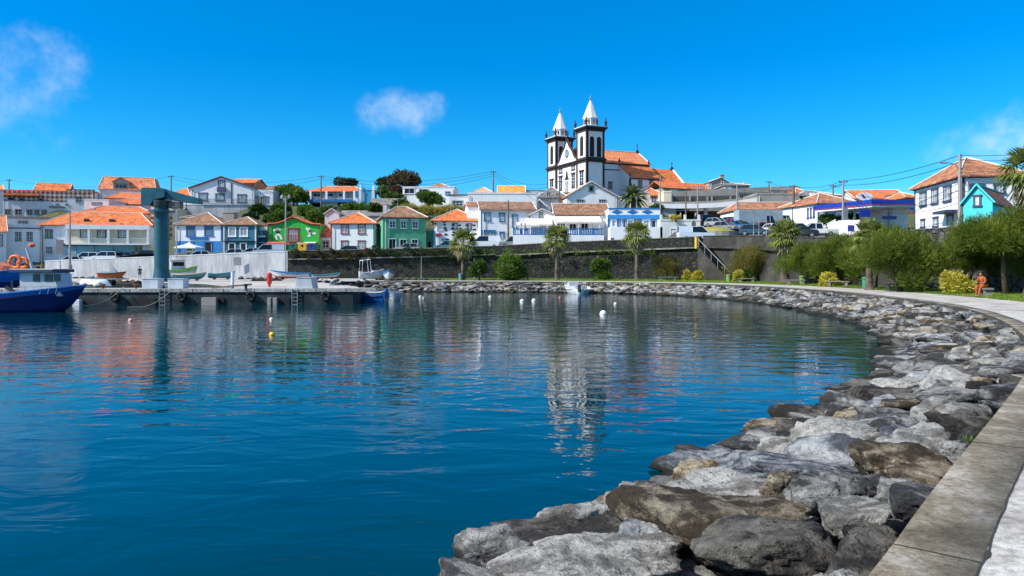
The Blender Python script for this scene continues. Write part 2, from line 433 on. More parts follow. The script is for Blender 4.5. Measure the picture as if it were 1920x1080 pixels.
    def corners(s, mat, wd=.3, name='corner_trim'):
        for (x, y) in ((0, 0), (s.w, 0), (0, s.d)):
            b = MB(); b.box(x-.03 if x == 0 else x-wd, x+wd if x == 0 else x+.03, y-.03 if y == 0 else y-wd, y+wd if y == 0 else y+.03, -.5, s.h-.31)
            b.build(name, mat, s.root)
        return s
    def chimney(s, u, v, wd, h0, h1, mat=None):
        b = MB(); b.box(u, u+wd, v, v+wd, h0, h1); b.box(u-.08, u+wd+.08, v-.08, v+wd+.08, h1, h1+.15)
        b.build('chimney', mat or s.wm, s.root); return s

# ------------------------------------------------------------------ shoreline curves
PZT = 1.15   # level of the path and the quay
def catmull(P, step):
    P = [np.array(p, float) for p in P]; out = []
    for i in range(len(P)-1):
        p0 = P[max(i-1, 0)]; p1 = P[i]; p2 = P[i+1]; p3 = P[min(i+2, len(P)-1)]
        n = max(2, int(np.linalg.norm(p2-p1)/step))
        for j in range(n):
            t = j/n
            out.append(.5*((2*p1)+(-p0+p2)*t+(2*p0-5*p1+4*p2-p3)*t*t+(-p0+3*p1-3*p2+p3)*t**3))
    out.append(P[-1]); return np.array(out)
EDGE = catmull([(-8.5, -8.5), (-4.0, -3.1), (-1.4, .0), (1.96, 4.07), (3.3, 5.75), (7.4, 10.8), (10.2, 14.5), (12.6, 18.2), (15.8, 24), (18.5, 30.2), (20.4, 37),
                (21.8, 46), (22.4, 54), (21.8, 63), (19.8, 71), (15.8, 77.5), (10, 82), (2.5, 84.6), (-8, 86.3), (-17, 87)], .5)
seg = np.diff(EDGE, axis=0); tl = np.vstack([seg, seg[-1:]]); tl = tl/np.linalg.norm(tl, axis=1)[:, None]
for _ in range(6): tl = (np.roll(tl, 1, 0)+tl+np.roll(tl, -1, 0)); tl[0] = tl[1]; tl[-1] = tl[-2]; tl = tl/np.linalg.norm(tl, axis=1)[:, None]
NL = np.stack([-tl[:, 1], tl[:, 0]], 1)     # towards the water (left of travel)
S = np.concatenate([[0], np.cumsum(np.linalg.norm(seg, axis=1))])
def edge_at(s, off=0.0):
    i = min(len(S)-2, max(0, int(np.searchsorted(S, s)-1))); f = (s-S[i])/(S[i+1]-S[i])
    p = EDGE[i]*(1-f)+EDGE[i+1]*f; n = NL[i]*(1-f)+NL[i+1]*f
    return p+n*off, n
def strip(offs, zs, name, mat, i0=0, i1=None, smooth=False):
    P = EDGE[i0:i1]; N = NL[i0:i1]; n = len(P); k = len(offs)
    V = np.zeros((n, k, 3))
    for j, (o, z) in enumerate(zip(offs, zs)): V[:, j, :2] = P+N*o; V[:, j, 2] = z
    idx = np.arange(n*k).reshape(n, k)
    Fc = np.stack([idx[:-1, :-1], idx[1:, :-1], idx[1:, 1:], idx[:-1, 1:]], -1).reshape(-1, 4)
    Fc = Fc[:, ::-1]
    return npmesh(name, V.reshape(-1, 3), Fc, mat)

# coping, path, lawn edge
PATHM = concrete('path_concrete', (.28, .26, .23), (.45, .43, .4), (.62, .6, .57), 1.6, .6)
COPM = concrete('coping_concrete', (.13, .105, .065), (.28, .235, .165), (.54, .5, .43), 2.6, .9)
setting(strip([0, -.46, -.46], [PZT+.0, PZT, PZT-.2], 'path_coping', COPM))
setting(strip([0, 0], [-.2, PZT], 'coping_face', concrete('dark_face_concrete', (.025, .024, .02), (.06, .056, .048), (.12, .11, .095), 2.0, .8)))  # outer face in a darker concrete than the coping top
setting(strip([-.45, -4.5], [PZT-.004, PZT-.004], 'path', PATHM))
jm = MB()
for s_ in np.arange(3.0, S[-1]-2, 3.4):      # dark joints across the coping and the path
    p, n = edge_at(s_+.35, .0); q, _ = edge_at(s_+.35, -.46); d = np.array([n[1], -n[0]])*.008
    jm.add([(p[0]-d[0], p[1]-d[1], PZT+.003), (q[0]-d[0], q[1]-d[1], PZT+.003), (q[0]+d[0], q[1]+d[1], PZT+.003), (p[0]+d[0], p[1]+d[1], PZT+.003)], [(0, 1, 2, 3)])
setting(jm.build('expansion_joints', flat('joint_dirt', (.035, .028, .02), .95)))
crk = MB(); prev = None                       # the ragged crack between coping and path
for s_ in np.arange(1.0, 60, .06):
    w = .004+.014*abs(noise.noise(Vector((s_*1.3, 5, 0))))+(.012 if noise.noise(Vector((s_*4, 1, 9))) > .3 else 0)
    o = -.467+.010*noise.noise(Vector((s_*3, 0, 0)))
    a, _ = edge_at(s_, o-w); b_, _ = edge_at(s_, o+w)
    if prev: crk.add([(prev[0][0], prev[0][1], PZT+.004), (prev[1][0], prev[1][1], PZT+.004), (b_[0], b_[1], PZT+.004), (a[0], a[1], PZT+.004)], [(0, 1, 2, 3)])
    prev = (a, b_)
setting(crk.build('path_crack', MATS['joint_dirt']))
# rubble slope under the boulders, running down below the water
SLM = concrete('slope_rubble', (.03, .03, .03), (.06, .058, .055), (.1, .1, .1))
setting(strip([-.02, .4, 3.2, 6.5, 9], [.86, .66, -.45, -1.8, -3.0], 'bank', SLM))

# ------------------------------------------------------------------ boulders
def ico(sub):
    import bmesh
    bm = bmesh.new(); bmesh.ops.create_icosphere(bm, subdivisions=sub, radius=1)
    v = np.array([x.co[:] for x in bm.verts]); f = np.array([[q.index for q in p.verts] for p in bm.faces]); bm.free(); return v, f
ICO = {k: ico(k) for k in (3, 4, 5, 6)}
def rock_shape(seed, sub, dims, rough=1.0, nplanes=13, sharp=44):
    rs = np.random.RandomState(seed); v, f = ICO[sub]
    P = rs.normal(size=(nplanes, 3)); P /= np.linalg.norm(P, axis=1)[:, None]
    P = np.vstack([P, [[0, 0, 1], [0, 0, -1]]]); D = rs.uniform(.6, 1.0, len(P)); D[-2] = rs.uniform(.52, .75); D[-1] = .8
    dt = np.maximum(v@P.T, 1e-3); r = D[None]/dt
    r = np.minimum(r, 6.0); r = (np.sum(r**-sharp, axis=1))**(-1/sharp); r = np.minimum(r, 1.18)
    w = v*r[:, None]; off = Vector(rs.uniform(-50, 50, 3)); out = np.empty_like(w)
    for i in range(len(w)):
        p = Vector(w[i]); n = Vector(v[i])
        d = .12*noise.fractal(p*1.5+off, .9, 2.1, 5)*rough
        c = noise.noise(p*3.1+off*1.7); d -= .075*rough*max(0, .16-abs(c))*3; c2 = noise.noise(p*5.3-off); d -= .03*rough*max(0, .12-abs(c2))*4
        if sub >= 4:
            vp = noise.voronoi(p*2.6+off+Vector((d, -d, d))*2)[1][0]; d += .042*(noise.cell(vp*13.7)-.5)*rough
            vp = noise.voronoi(p*6.5-off)[1][0]; d += .016*(noise.cell(vp*17.3)-.5)*rough
        if sub >= 5:
            d += .03*noise.fractal(p*8+off, .75, 2.1, 4)*rough
            q = noise.voronoi(p*7+off)[0][0]; g = noise.noise(p*1.8-off)
            if g > .05: d -= .035*max(0, .35-q)*min(1, g*4)*rough
        out[i] = p+n*d
    out *= np.array(dims)/2.0
    return out, f
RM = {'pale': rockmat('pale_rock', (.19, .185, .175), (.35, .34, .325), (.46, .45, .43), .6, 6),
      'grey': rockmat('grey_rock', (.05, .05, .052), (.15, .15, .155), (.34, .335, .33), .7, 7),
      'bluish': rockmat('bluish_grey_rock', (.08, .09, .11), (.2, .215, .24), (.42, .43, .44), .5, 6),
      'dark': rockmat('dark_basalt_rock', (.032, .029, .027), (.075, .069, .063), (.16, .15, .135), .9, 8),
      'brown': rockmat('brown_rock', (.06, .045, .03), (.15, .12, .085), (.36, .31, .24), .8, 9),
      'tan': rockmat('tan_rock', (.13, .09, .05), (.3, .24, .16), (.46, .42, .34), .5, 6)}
for m_ in RM.values(): MATS[m_.name] = m_
def slk(y): return .225+.07*min(1, max(0, (y-9)/8))
def slope_z(x, y):
    d = EDGE-np.array([x, y]); i = int(np.argmin((d**2).sum(1))); off = float(np.dot(np.array([x, y])-EDGE[i], NL[i]))
    return .86-slk(y)*max(off, 0), off, i
def on_slope(px, py):
    """where the ray of a pixel meets the boulder slope"""
    best = None
    for Y in np.arange(3.2, 60, .05):
        z = PZ(py, Y); x = PX(px, Y); sz, off, i = slope_z(x, Y)
        if z <= sz-.12: return x, Y, sz, off, i
    return PX(px, 20), 20, 0, 1, 0
HERO = [ # x0,y0,x1,y1, colour, depth factor, label
 (945, 1015, 1300, 1120, 'pale', .95, 'broad flat-topped white boulder at the bottom edge of the picture'),
 (868, 1012, 1030, 1095, 'grey', .9, 'pitted grey boulder lying lowest at the left tip of the rock slope'),
 (1018, 960, 1172, 1040, 'pale', .8, 'grey-white peaked boulder at the waterline behind the broad white slab'),
 (1150, 985, 1320, 1060, 'bluish', .9, 'smooth bluish grey slab between the white slab and the big brown boulder'),
 (1168, 905, 1510, 1070, 'brown', 1.0, 'huge rounded brown boulder with pale speckles, the largest on the slope'),
 (1160, 918, 1262, 975, 'grey', .8, 'small pitted grey boulder at the waterline left of the huge brown boulder'),
 (1248, 878, 1390, 940, 'tan', .7, 'rusty brown and grey boulder perched behind the huge brown boulder'),
 (1335, 860, 1620, 935, 'bluish', .8, 'long bluish grey boulder lying behind the huge brown boulder'),
 (1330, 992, 1590, 1100, 'dark', .9, 'dark pitted lava boulder in front of the huge brown boulder'),
 (1418, 905, 1508, 962, 'brown', .7, 'small brownish boulder tucked right of the huge brown boulder'),
 (1490, 902, 1655, 992, 'grey', .9, 'blocky speckled grey boulder right of the huge brown boulder'),
 (1518, 958, 1672, 1040, 'pale', .9, 'pale wedge-shaped boulder with a dark hollow near the coping corner'),
 (1580, 1005, 1700, 1085, 'dark', .9, 'dark lava boulder pressed against the nearest coping'),
 (1395, 838, 1540, 888, 'pale', .7, 'clean white boulder at the waterline left of the tall white block'),
 (1492, 798, 1645, 888, 'pale', .95, 'tall white block with a shaded hollow under its front'),
 (1545, 775, 1690, 812, 'tan', .8, 'creamy flat boulder directly behind the tall white block'),
 (1585, 855, 1785, 918, 'brown', .8, 'long grey-brown boulder with a white broken face'),
 (1612, 842, 1712, 870, 'dark', .7, 'dark oval boulder on top of the long grey-brown one'),
 (1685, 822, 1765, 866, 'pale', .8, 'small white angular boulder amid dark ones near the coping'),
 (1732, 784, 1875, 845, 'dark', .9, 'dark reddish lava boulder near the coping beyond the small weed'),
 (1640, 895, 1800, 960, 'brown', .7, 'olive-brown flat boulder with pale lichen against the coping'),
 (1635, 932, 1750, 992, 'grey', .8, 'speckled grey boulder beside the pale wedge-shaped boulder'),
 (1790, 812, 1862, 866, 'grey', .8, 'light grey upright boulder leaning on the coping'),
 (1765, 850, 1835, 888, 'grey', .7, 'little grey boulder beside the weed at the coping'),
 (1585, 732, 1735, 788, 'dark', .8, 'dark brown long boulder with a tan top left of mid slope'),
 (1635, 720, 1768, 752, 'pale', .7, 'long white humped boulder midway up the slope'),
 (1725, 743, 1900, 782, 'grey', .7, 'long grey flat boulder below the coping at the right edge'),
 (1620, 800, 1740, 838, 'grey', .8, 'grey rounded boulder right of the tall white block'),
 (1540, 750, 1600, 800, 'grey', .8, 'grey boulder at the waterline beyond the tall white block'),
]
placed = []; rockobjs = []; stuffV = []; stuffF = []; stuffM = []
RKEYS = list(RM)
GROUPR = 'boulders of the rock slope'
for hi, (x0, y0, x1, y1, col, dfac, lab) in enumerate(HERO):
    x, y, z, off, i = on_slope((x0+x1)/2, y0*.35+y1*.65)
    W = (x1-x0)/F*y*1.06; Hpx = (y1-y0)/F*y
    el = math.atan2(CZ-z, y); dep = W*dfac; hgt = max(.42, min(.95*W, (Hpx-dep*.55*math.sin(el))/math.cos(el)*1.35+.2))
    v, f = rock_shape(100+hi, 5 if hi < 14 else 5, (W, dep, hgt), 1.0, 12 if col in ('pale', 'bluish', 'grey') else 18)
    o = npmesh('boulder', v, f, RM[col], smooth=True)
    o.location = (x, y, z+.02); o.rotation_euler = (R(random.uniform(-6, 6)), R(random.uniform(-5, 5)), R(random.uniform(-8, 8)))
    tag(o, lab, 'boulder', GROUPR); placed.append((x, y, W*.42)); rockobjs.append(o)
# the shared shapes
SHAPES = {}
def shape_mesh(k, sub, col):
    key = (k, sub, col)
    if key not in SHAPES:
        r2 = random.Random(k*7+1)
        v, f = rock_shape(500+k, sub, (1.0, r2.uniform(.6, .85), r2.uniform(.5, .7)), 1.1, 14)
        o = npmesh('boulder', v, f, RM[col], smooth=True); SHAPES[key] = o.data; bpy.data.objects.remove(o)
    return SHAPES[key]
cand = []
s = 1.0
rows = [.2, .66, 1.14, 1.62, 2.1, 2.55, 2.95, 3.35]
while s < S[-1]:
    p, n = edge_at(s); dist = max(4, p[1])
    for ri, off in enumerate(rows):
        o2 = off+random.uniform(-.12, .1); ss = s+random.uniform(-.2, .2)+(ri % 2)*.37
        if ss > S[-1] or (ri == 7 and p[1] > 15): continue
        q, nn = edge_at(ss, o2)
        cand.append((q[0], q[1], max(-.12, .87-(slk(p[1])+.01)*o2)+random.uniform(-.05, .05)+(.1 if ri == 0 else 0), ss, o2, ri, nn))
    s += .7
cand = [c for c in cand if c[1] > 2.5]
kept = []
for c in cand:
    if c[1] < 5.5 and c[4] > .5: continue
    if any((c[0]-p[0])**2+(c[1]-p[1])**2 < (p[2]+.12)**2 for p in placed): continue
    kept.append(c)
# fillers between the big ones
for p in placed[:16]:
    for _ in range(7):
        a = random.uniform(0, 6.28); x = p[0]+math.cos(a)*(p[2]+.25); y = p[1]+math.sin(a)*(p[2]+.25)
        z, off, i = slope_z(x, y)
        if .2 < off < 3.2 and y > 5.2: kept.append((x, y, z-.28, S[i], off, 9, NL[i]))
kept.sort(key=lambda c: c[1]**2+c[0]**2)
def zone(c):
    d = c[1]
    if d < 13: return 'on the near slope'
    if d < 24: return 'where the path leaves the picture'
    if d < 45: return 'below the seated person'
    if d < 70: return 'below the feathery trees'
    return 'on the far bank'
CN = {'pale': 'whitish', 'grey': 'mid-grey', 'bluish': 'bluish grey', 'dark': 'nearly black', 'brown': 'brownish', 'tan': 'tan'}
nind = 300-len(HERO)
for n_, c in enumerate(kept):
    x, y, z, ss, off, ri, nn = c
    d = math.hypot(x, y); wet = z < .12
    col = random.choices(RKEYS, weights=[24, 34, 12, 20, 8, 3] if not wet else [6, 30, 10, 48, 6, 0])[0]
    sub = 5 if d < 8 else 4 if d < 30 else 3
    sz = random.choice([.6, .75, .9, 1.0, 1.15, 1.3])*random.uniform(.9, 1.1)*(1.0 if ri != 9 else .6)
    k = random.randrange(14 if sub == 3 else 10)
    rz = math.atan2(nn[1], nn[0])+random.choice([0, 0, 1.57])+random.uniform(-.5, .5)
    tx = random.uniform(-.2, .2); ty = random.uniform(-.18, .18)
    if off < 1.3:
        sz = min(sz, (off+.45)/.8); rz = math.atan2(nn[1], nn[0])+1.57+random.uniform(-.25, .25)
    me = shape_mesh(k, sub, col)
    scl = (sz*random.uniform(1.1, 1.6), sz*random.uniform(1.0, 1.25), sz*random.uniform(.65, .95))
    if n_ < nind:
        o = bpy.data.objects.new('boulder', me); COL.objects.link(o)
        o.location = (x, y, z); o.rotation_euler = (tx, ty, rz); o.scale = scl
        row = 'along the waterline' if off > 2.6 else 'in the top row' if off < .7 else 'in the middle rows'
        tag(o, '%s angular boulder %s, %s' % (CN[col], row, zone(c)), 'boulder', GROUPR)
    else:
        V = np.empty(len(me.vertices)*3, dtype=np.float32); me.vertices.foreach_get('co', V); V = V.reshape(-1, 3)*np.array(scl)
        M = np.array(Matrix.Rotation(rz, 3, 'Z')@Matrix.Rotation(ty, 3, 'Y')@Matrix.Rotation(tx, 3, 'X'))
        V = V@M.T+np.array([x, y, z]); Fc = ICO[sub][1]+sum(len(a) for a in stuffV)
        stuffV.append(V); stuffF.append(Fc); stuffM.append(np.full(len(Fc), RKEYS.index(col)))
# small stones wedged in the gaps
for i in range(620):
    ss = random.uniform(2, 60)**1.0; off = random.uniform(.1, 2.9); q, nn = edge_at(ss, off); x, y = q
    if y < 2.5: continue
    k = random.randrange(10); col = random.choice(['grey', 'dark', 'grey', 'brown', 'pale', 'dark']); me = shape_mesh(k, 3, col); V = np.empty(len(me.vertices)*3, dtype=np.float32); me.vertices.foreach_get('co', V)
    M = np.array(Matrix.Rotation(random.uniform(0, 6), 3, 'Z')@Matrix.Rotation(random.uniform(-.6, .6), 3, 'Y')); V = (V.reshape(-1, 3)*random.uniform(.25, .6))@M.T+np.array([x, y, .62-.29*off])
    Fc = ICO[3][1]+sum(len(a) for a in stuffV); stuffV.append(V); stuffF.append(Fc); stuffM.append(np.full(len(Fc), RKEYS.index(col)))
# rocks filling the corner between the quay and the far bank
for i in range(46):
    t = i/45; x = -12.2-11*t+random.uniform(-.3, 1.2); y = 60+24*t+random.uniform(-.4, .4); z = .35-random.uniform(-.35, .4)
    V = None; k = random.randrange(14); col = random.choice(['grey', 'dark', 'pale', 'grey', 'bluish']); me = shape_mesh(k, 3, col)
    V = np.empty(len(me.vertices)*3, dtype=np.float32); me.vertices.foreach_get('co', V); V = V.reshape(-1, 3)*random.uniform(.9, 1.5)+np.array([x, y, z])
    Fc = ICO[3][1]+sum(len(a) for a in stuffV); stuffV.append(V); stuffF.append(Fc); stuffM.append(np.full(len(Fc), RKEYS.index(col)))
if stuffV:
    o = npmesh('boulders', np.vstack(stuffV), np.vstack(stuffF), None, smooth=True, mi=np.concatenate(stuffM), mats=[RM[k] for k in RKEYS])
    o['kind'] = 'stuff'; tag(o, 'mass of small stones in the gaps and distant grey boulders banking the far shore', 'boulders')

# ------------------------------------------------------------------ water and sea bed
def water():
    m, nt, b = newmat('harbour_water')
    v = coords(nt, 'World', (1, 1, 1))
    def rot(scale, ang):
        g = nt.nodes.new('ShaderNodeNewGeometry'); mp = nt.nodes.new('ShaderNodeMapping'); nt.links.new(g.outputs['Position'], mp.inputs[0])
        mp.inputs['Scale'].default_value = scale; mp.inputs['Rotation'].default_value = (0, 0, ang); return mp.outputs[0]
    a = nz(nt, rot((.55, 1.0, 1), .3), 1.25, 3, .5, .6)     # long swell
    c = nz(nt, rot((.6, 1.0, 1), -.2), 4.2, 3, .5, .4)      # ripples
    e = nz(nt, rot((.7, 1.0, 1), .1), 13, 2, .5)            # fine
    patch = ramp(nt, nz(nt, v, .07, 3, .5), [(0.42, (.2,)*3), (0.6, (1,)*3)])
    sp = nt.nodes.new('ShaderNodeSeparateXYZ'); nt.links.new(v, sp.inputs[0])
    mr = nt.nodes.new('ShaderNodeMapRange'); nt.links.new(sp.outputs['Y'], mr.inputs[0])
    mr.inputs[1].default_value = 12; mr.inputs[2].default_value = 34; mr.inputs[3].default_value = .2; mr.inputs[4].default_value = 1.0
    pm = mixc(nt, 1.0, patch, mr.outputs[0], 'MULTIPLY')
    def ma(x, k, y=None):
        n = nt.nodes.new('ShaderNodeMath'); n.operation = 'MULTIPLY_ADD'; nt.links.new(x, n.inputs[0])
        if hasattr(k, 'links'): nt.links.new(k, n.inputs[1])
        else: n.inputs[1].default_value = k
        if y is None: n.inputs[2].default_value = 0
        else: nt.links.new(y, n.inputs[2])
        return n.outputs[0]
    fine = ma(ma(e, .0013), pm); rip = ma(ma(c, .0058), pm)
    h = ma(a, .027); 
    ad = nt.nodes.new('ShaderNodeMath'); ad.operation = 'ADD'; nt.links.new(fine, ad.inputs[0]); nt.links.new(rip, ad.inputs[1])
    ad2 = nt.nodes.new('ShaderNodeMath'); ad2.operation = 'ADD'; nt.links.new(ad.outputs[0], ad2.inputs[0]); nt.links.new(h, ad2.inputs[1])
    bump(nt, b, ad2.outputs[0], 1.0, 1.0)
    depth = nz(nt, v, .12, 4, .6)
    nt.links.new(ramp(nt, depth, [(0.35, (.0, .024, .038)), (0.65, (.0, .033, .044))]), b.inputs['Base Color'])
    b.inputs['Roughness'].default_value = .02; b.inputs['IOR'].default_value = 1.333
    return m
w_ = MB(); w_.add([(-2500, -2500, 0), (2500, -2500, 0), (2500, 3000, 0), (-2500, 3000, 0)], [(0, 1, 2, 3)])
setting(w_.build('water', water()))
w_ = MB(); w_.add([(-2500, -2500, -3.2), (2500, -2500, -3.2), (1500, 3000, -3.2), (-1500, 3000, -3.2)], [(0, 1, 2, 3)])
setting(w_.build('sea_bed', SLM))

# ------------------------------------------------------------------ quay
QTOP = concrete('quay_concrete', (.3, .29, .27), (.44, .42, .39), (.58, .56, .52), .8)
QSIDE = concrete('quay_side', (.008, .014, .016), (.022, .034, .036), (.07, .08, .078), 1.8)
def block(name, poly, z0, z1, top, side):
    m = MB([top, side]); n = len(poly)
    m.add([(p[0], p[1], z1) for p in poly]+[(p[0], p[1], z0) for p in poly],
          [tuple(range(n))], 0)
    m.f += [(i, (i+1) % n, (i+1) % n+n, i+n) for i in range(n)]; m.mi += [1]*n
    return m.build(name)
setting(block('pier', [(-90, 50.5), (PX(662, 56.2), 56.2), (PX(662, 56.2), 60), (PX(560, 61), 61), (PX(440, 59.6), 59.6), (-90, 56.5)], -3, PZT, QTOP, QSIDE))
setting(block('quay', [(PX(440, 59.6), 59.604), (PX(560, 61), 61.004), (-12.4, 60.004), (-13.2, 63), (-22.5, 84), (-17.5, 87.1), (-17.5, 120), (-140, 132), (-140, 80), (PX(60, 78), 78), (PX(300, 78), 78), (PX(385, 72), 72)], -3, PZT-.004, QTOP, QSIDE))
# coping strip along the pier, a touch paler
m = MB(); 
for k in range(22):
    xa = -60+k*2.26; ya = 50.5+(xa+90)/(90+PX(662, 56.2))*5.7
    xb = xa+2.2; yb_ = 50.5+(xb+90)/(90+PX(662, 56.2))*5.7
    m.add([(xa, ya-.08, PZT+.06), (xb, yb_-.08, PZT+.06), (xb, yb_+.5, PZT+.06), (xa, ya+.5, PZT+.06), (xa, ya-.08, PZT-.2), (xb, yb_-.08, PZT-.2), (xb, yb_+.5, PZT-.02), (xa, ya+.5, PZT-.02)], [(0, 1, 2, 3), (0, 1, 5, 4), (2, 3, 7, 6), (1, 2, 6, 5), (0, 3, 7, 4)])
setting(m.build('pier_coping', QTOP))
# recesses of the pier: dark culvert mouths and pale concrete buttresses
def pier_y(px): 
    for _ in range(4):
        Y = 55
        for _ in range(6): X = PX(px, Y); Y = 50.5+(X+90)/(90+PX(662, 56.2))*5.7
    return Y
for (x0, x1, y0, y1) in ((403, 420, 558, 578), (520, 543, 559, 577), (243, 292, 559, 574)):
    Y = pier_y((x0+x1)/2); b = MB(); b.box(PX(x0, Y), PX(x1, Y), Y-.06, Y+.3, PZ(y1, Y), PZ(y0, Y))
    tag(b.build('culvert', DARK), {403: 'dark square culvert mouth beside a pale buttress in the pier side', 520: 'dark square culvert mouth in the pier below the red post', 243: 'wide dark culvert mouth in the pier side below the crane'}[x0], 'culvert')
for (x0, x1, y0, y1, l) in ((377, 405, 558, 580, 'pale concrete buttress left of a dark culvert in the pier side'), (501, 508, 558, 577, 'narrow worn buttress of the pier left of the right hand culvert'), (511, 519, 558, 577, 'brownish buttress touching the right hand culvert'), (128, 149, 562, 586, 'slanted white stone block at the foot of the pier under the boat bow')):
    Y = pier_y((x0+x1)/2)-.4; b = MB(); xa, xb = PX(x0, Y), PX(x1, Y); sl = .5 if x0 == 128 else 0
    b.prism([(xa+sl, PZ(y0, Y)), (xb, PZ(y0, Y)), (xb, -.8), (xa-sl*.4, -.8)], 'y', Y, Y+.4-.0)
    tag(b.build('buttress', CONC if x0 != 128 else WHITE2, bevel=.03), l, 'buttress')

# ------------------------------------------------------------------ big walls
def chainwall(name, label, pts, mat, th=.7, cat='wall', ledge=None, zb=.6, capmat=None):
    """pts: (x, y, ztop)"""
    r = empty(name, label, cat, (pts[0][0], pts[0][1], PZT)); L = np.array(pts[0]); L[2] = PZT
    def run(nm, front, back, zlo, zhi, mt):
        m = MB(); n = len(pts); vs = []
        for i, p in enumerate(pts):
            a = np.array(pts[max(i-1, 0)][:2]); b_ = np.array(pts[min(i+1, n-1)][:2]); d = (b_-a)/np.linalg.norm(b_-a); nn = np.array([-d[1], d[0]])
            f_ = np.array(p[:2])-nn*front; k = np.array(p[:2])+nn*back
            for q, z in ((f_, zlo(p)), (f_, zhi(p)), (k, zhi(p)), (k, zlo(p))): vs.append((q[0]-L[0], q[1]-L[1], z-L[2]))
        fs = []
        for i in range(n-1):
            for j in range(4): fs.append((i*4+j, i*4+(j+1) % 4, (i+1)*4+(j+1) % 4, (i+1)*4+j))
        fs += [(0, 1, 2, 3), ((n-1)*4+3, (n-1)*4+2, (n-1)*4+1, (n-1)*4)]
        m.add(vs, fs); return m.build(nm, mt, r)
    run('wall', 0, th, lambda p: zb, lambda p: p[2], mat)
    if ledge: run('ledge', .4, -.002, lambda p: p[2]-ledge-.12, lambda p: p[2]-ledge+.06, capmat or mat)
    run('wall_cap', .06, th+.06, lambda p: p[2]+.003, lambda p: p[2]+.1, capmat or mat)
    return r
DKSTONE = stone('dark_rubble', [(.006, .006, .006), (.02, .021, .019), (.011, .012, .011), (.05, .05, .046), (.018, .019, .017), (.03, .03, .027)], 2.3, .8)
LTSTONE = stone('grey_masonry', [(.06, .058, .055), (.12, .115, .11), (.085, .082, .078), (.18, .175, .16)], 1.25, .95, (.015, .014, .012), 1.0)
LEDGEC = concrete('ledge_cap', (.12, .115, .1), (.2, .19, .17), (.3, .29, .26))
MIDSTONE = concrete('old_grey_wall', (.02, .019, .017), (.042, .04, .035), (.08, .076, .067), .8, .8)
QWALL = plaster('stained_white_wall', (.46, .47, .5), .5, .5)
def lerp_pts(a, b, n):
    return [tuple(np.array(a)*(1-i/n)+np.array(b)*i/n) for i in range(n+1)]
W0 = (PX(84, 117), 117.0, PZ(490, 117)); W1 = (PX(539, 108), 108.0, PZ(472, 108))
chainwall('quay_wall', 'long stained white retaining wall behind the quay', lerp_pts(W0, W1, 8), QWALL, .6, ledge=None, zb=1.0, capmat=WHITE2)
wa = lambda px, Y, py: (PX(px, Y), Y, PZ(py, Y))
D0 = [wa(540.5, 108, 471), wa(660, 107.5, 469), wa(800, 107, 466), wa(930, 106, 461.5)]
chainwall('sea_wall', 'blackish rubble wall overgrown at the top, behind the small beached boats', D0, DKSTONE, .8, ledge=1.15, zb=1.0, capmat=LEDGEC)
D1 = [wa(930.5, 106, 461.5), wa(1060, 103.6, 454.5), wa(1200, 99.5, 449), wa(1312, 95, 444)]
chainwall('sea_wall', 'dark stone wall with a ledge behind the lawn and the palms', D1, DKSTONE, .8, ledge=1.35, zb=1.0, capmat=LEDGEC)
D2 = [wa(1318, 94.6, 443), wa(1400, 86, 443), wa(1470, 78, 445), wa(1550, 69, 447), wa(1700, 59, 447)]
chainwall('sea_wall', 'smooth old grey wall right of the stone stair, behind the trees', D2, MIDSTONE, .8, ledge=1.35, zb=1.0)
D3 = [wa(1700.5, 58.9, 433), wa(1850, 50.5, 424), (33.2, 44, 6.2), (33.6, 30, 6.3), (31, 10, 6.3), (24, -8, 6.3)]
chainwall('masonry_wall', 'light grey block masonry wall behind the seated person', D3, LTSTONE, .9, zb=1.0)
WALLP = [W0]+[W1]+D0[1:]+D1[1:]+D2[1:]+D3[1:]
for p in WALLP[:-1]:
    k = p[0]/p[1]*F+960; 
    GP.append((p[0]*1.02, p[1]*1.02+1.2, p[2]-.95)); GP.append((p[0]*1.06, p[1]*1.06+1.5, p[2]-.9))
GP.append((24, -8, 5.4)); GP.append((36, 20, 5.4)); GP.append((45, 10, 5.6))

# lawn between path and wall
LAWN = leafmat('lawn_green', (.07, .12, .012), (.13, .21, .02), (.22, .3, .035), 1.4, .0)
lv = []; lf = []
inner = [tuple(EDGE[i]+NL[i]*-4.5) for i in range(0, len(EDGE), 4)]
inner = [p for p in inner if p[1] > -6]+[(-17.5, 91.6)]
wallxy = [(p[0], p[1]) for p in reversed(WALLP) if p[0] > -20]+[(-17.5, 107.6)]
wl = np.array(wallxy); il = np.array(inner)
def resample(P, n):
    d = np.concatenate([[0], np.cumsum(np.linalg.norm(np.diff(P, axis=0), axis=1))]); t = np.linspace(0, d[-1], n)
    return np.stack([np.interp(t, d, P[:, 0]), np.interp(t, d, P[:, 1])], 1)
A_ = resample(il, 220); B_ = resample(wl, 220); kk = 9
V = np.zeros((220, kk, 3))
for j in range(kk):
    t = j/(kk-1); V[:, j, :2] = A_*(1-t)+B_*t; V[:, j, 2] = PZT-.02+.05*math.sin(math.pi*t)
V[1:-1, 1:-1, 2] += RS.uniform(-.03, .05, (218, kk-2))
idx = np.arange(220*kk).reshape(220, kk)
Fc = np.stack([idx[:-1, :-1], idx[1:, :-1], idx[1:, 1:], idx[:-1, 1:]], -1).reshape(-1, 4)
setting(npmesh('lawn', V.reshape(-1, 3), Fc[:, ::-1], LAWN, smooth=True))
